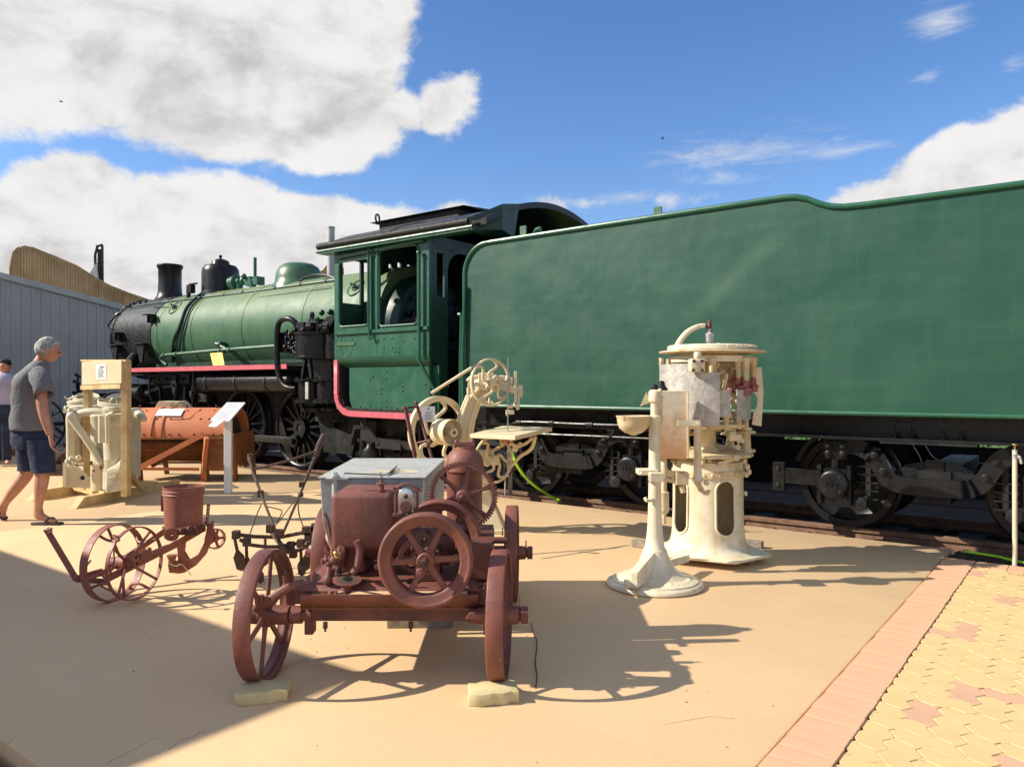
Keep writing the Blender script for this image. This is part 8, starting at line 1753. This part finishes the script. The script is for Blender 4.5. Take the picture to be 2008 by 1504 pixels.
man2 = thing('person', 'man in black cap and pale lavender shirt standing behind the black buggy', 'person', (-8.35, 12.7, 0))
Y2 = 12.6
def J2(px_, py_, dy=0.0): return d(px_, py_, Y2 + dy)
h2c = J2(10, 719)
b2m = skin_fig('body', {'p': (J2(6, 805), (.16, .13)), 'w': (J2(5, 780), .14), 'c': (J2(5, 750), .15), 'n': (J2(8, 732), .065), 'n1': (J2(9, 725), .06), 'sr': (J2(17, 742, 0), .06), 'er': (J2(19, 770, .12), .05), 'wr': (J2(14, 785, .3), .035), 'sl': (J2(-10, 742), .06), 'el': (J2(-15, 775), .05), 'wl': (J2(-8, 795, -.1), .035),
     'hr': (J2(12, 815, 0), .11), 'kr': (J2(12, 860), .065), 'ar': (J2(12, 903), .04), 'tr': (J2(17, 908, -.1), .03), 'hl': (J2(-3, 815, 0), .11), 'kl': (J2(-3, 860), .065), 'al': (J2(-3, 903), .04), 'tl': (J2(0, 908, -.1), .03)},
     [('p', 'w'), ('w', 'c'), ('c', 'n'), ('n', 'n1'), ('c', 'sr'), ('sr', 'er'), ('er', 'wr'), ('c', 'sl'), ('sl', 'el'), ('el', 'wl'), ('p', 'hr'), ('hr', 'kr'), ('kr', 'ar'), ('ar', 'tr'), ('p', 'hl'), ('hl', 'kl'), ('kl', 'al'), ('al', 'tl')], SKIN, man2)
hm2 = head_mesh(h2c, (-.2, .95, -.1), .12, SKIN)
for w_, dd_ in ((J2(14, 785, .3), (-.5, .5, -.3)), (J2(-8, 795, -.1), (.3, 0, -1))):
    hc2 = hand_chains(w_, dd_, (0, .9, 0), 1.0, .5); o_ = len(hm2.v); hm2.v += hc2.v; hm2.f += [[i + o_ for i in f] for f in hc2.f]
o_ = len(hm2.v); hm2.v += [v.co.copy() for v in b2m.vertices]; hm2.f += [[i + o_ for i in p_.vertices] for p_ in b2m.polygons]
part('body', hm2, SKIN, man2, smooth=80)
part('shirt', MB().loft([ell_ring(J2(px_, py_), (1, 0, 0), (0, 1, 0), rf, rs2, 32, folds(.02, 6)) for px_, py_, rf, rs2 in ((4, 793, .195, .15), (4, 780, .19, .15), (4, 765, .20, .155), (5, 750, .215, .15), (6, 741, .205, .13), (7, 735, .15, .10), (8, 731, .08, .075))]).tube([J2(14, 740), J2(19, 752), J2(20, 768, .08)], [.085, .08, .075], 16).tube([J2(-4, 740), J2(-10, 752), J2(-14, 768)], [.085, .08, .075], 16), SHIRT2, man2, smooth=80)
part('trousers', MB().loft([ell_ring(J2(5, py_), (1, 0, 0), (0, 1, 0), rf, rs2, 24) for py_, rf, rs2 in ((788, .18, .14), (805, .185, .15), (820, .18, .14))]).tube([J2(12, 815), J2(12, 860), J2(12, 903)], [.11, .085, .07], 14).tube([J2(-3, 815), J2(-3, 860), J2(-3, 903)], [.11, .085, .07], 14), SHORTS, man2, smooth=80)
part('cap', MB().lathe([(.088, -.01), (.090, .02), (.082, .065), (.05, .09), (1e-5, .097)], M4.Translation(h2c + V((0, 0, .035))), 24).loft([ell_ring(h2c + V((-.01, .09, .035)), (1, 0, 0), (0, 1, 0), .07, .07, 16), ell_ring(h2c + V((-.01, .09, .043)), (1, 0, 0), (0, 1, 0), .07, .07, 16)]), BLACKM, man2)

# ---------------- black buggy behind the walking man
bg2 = thing('horse_buggy', 'old black horse buggy with large thin-spoked wheels behind the walking man', 'buggy', (-9.2, 14.6, 0))
def bwheel(px_, Y_, R_, ax_=(.25, -1, 0)):
    c = d(px_, 800, Y_); c.z = R_
    w = axis_m(c, ax_); return spoked('buggy_wheel', bg2, w, BLACKM, R_, .035, .035, .06, .2, 12, MB().cyl((.04, 0, 0), (R_ - .02, 0, 0), .013, n=6), seg=48)
bwheel(67, 14.7, .555); bwheel(-30, 14.3, .50); bwheel(-5, 15.8, .55)
wp('buggy_body', MB().box((-10.9, 14.7, .72), (-9.35, 15.6, .80)).box((-10.9, 14.7, .80), (-9.5, 14.74, 1.0)).box((-10.6, 14.8, 1.0), (-9.9, 15.5, 1.1)), BLACKM, bg2, bevel=.01)
wp('shafts', MB().tube([(-9.4, 14.7, .6), (-9.0, 14.6, .68), (-8.5, 14.5, .4)], .03, 8, smooth=3).cyl(d(67, 0, 14.7) * 1 + V((0, 0, 0)) if False else (-9.2, 14.7, .555), (-9.2, 15.8, .555), .03).cyl((-10.2, 14.3, .5), (-10.2, 15.6, .5), .03), BLACKM, bg2)
for (x0_, x1_, yb, lab) in ((22, 44, 893, 'short brown timber chock under the black buggy wheel, behind the man'), (-8, 3, 895, 'yellow painted chock at the photo edge under the buggy')):
    a_ = g(x0_, yb); b_ = g(x1_, yb)
    o = part('wheel_chock', MB().box((a_.x, a_.y, 0), (b_.x, a_.y + .15, .09 if x0_ > 0 else .25)), ORANGED if x0_ > 0 else CREAM, bevel=.01); tag(o, lab, 'chock')
# cream plank with a heap of scrap beside the sterilizer
pk3 = part('cream_plank', MB().beam(g(102, 926) + V((0, 0, .05)), g(133, 924) + V((0, 0, .05)), .12, .10), WOODC, bevel=.005); tag(pk3, 'cream timber plank on the slab between the man and the sterilizer', 'plank')
jk = MB(); rr = random.Random(66)
for k in range(16): p_ = d(rr.uniform(104, 130), rr.uniform(893, 910), 11.3); jk.ball(p_, rr.uniform(.03, .07), 6).cyl(p_, p_ + V((rr.uniform(-.15, .15), 0, rr.uniform(-.05, .1))), .018, n=6)
jk.cb((d(117, 0, 11.3).x, 11.35, .08), (.3, .3, .16))
o = part('scrap_casting', jk, RUSTY); tag(o, 'dark rusty metal casting lying on the slab behind the cream plank', 'casting')
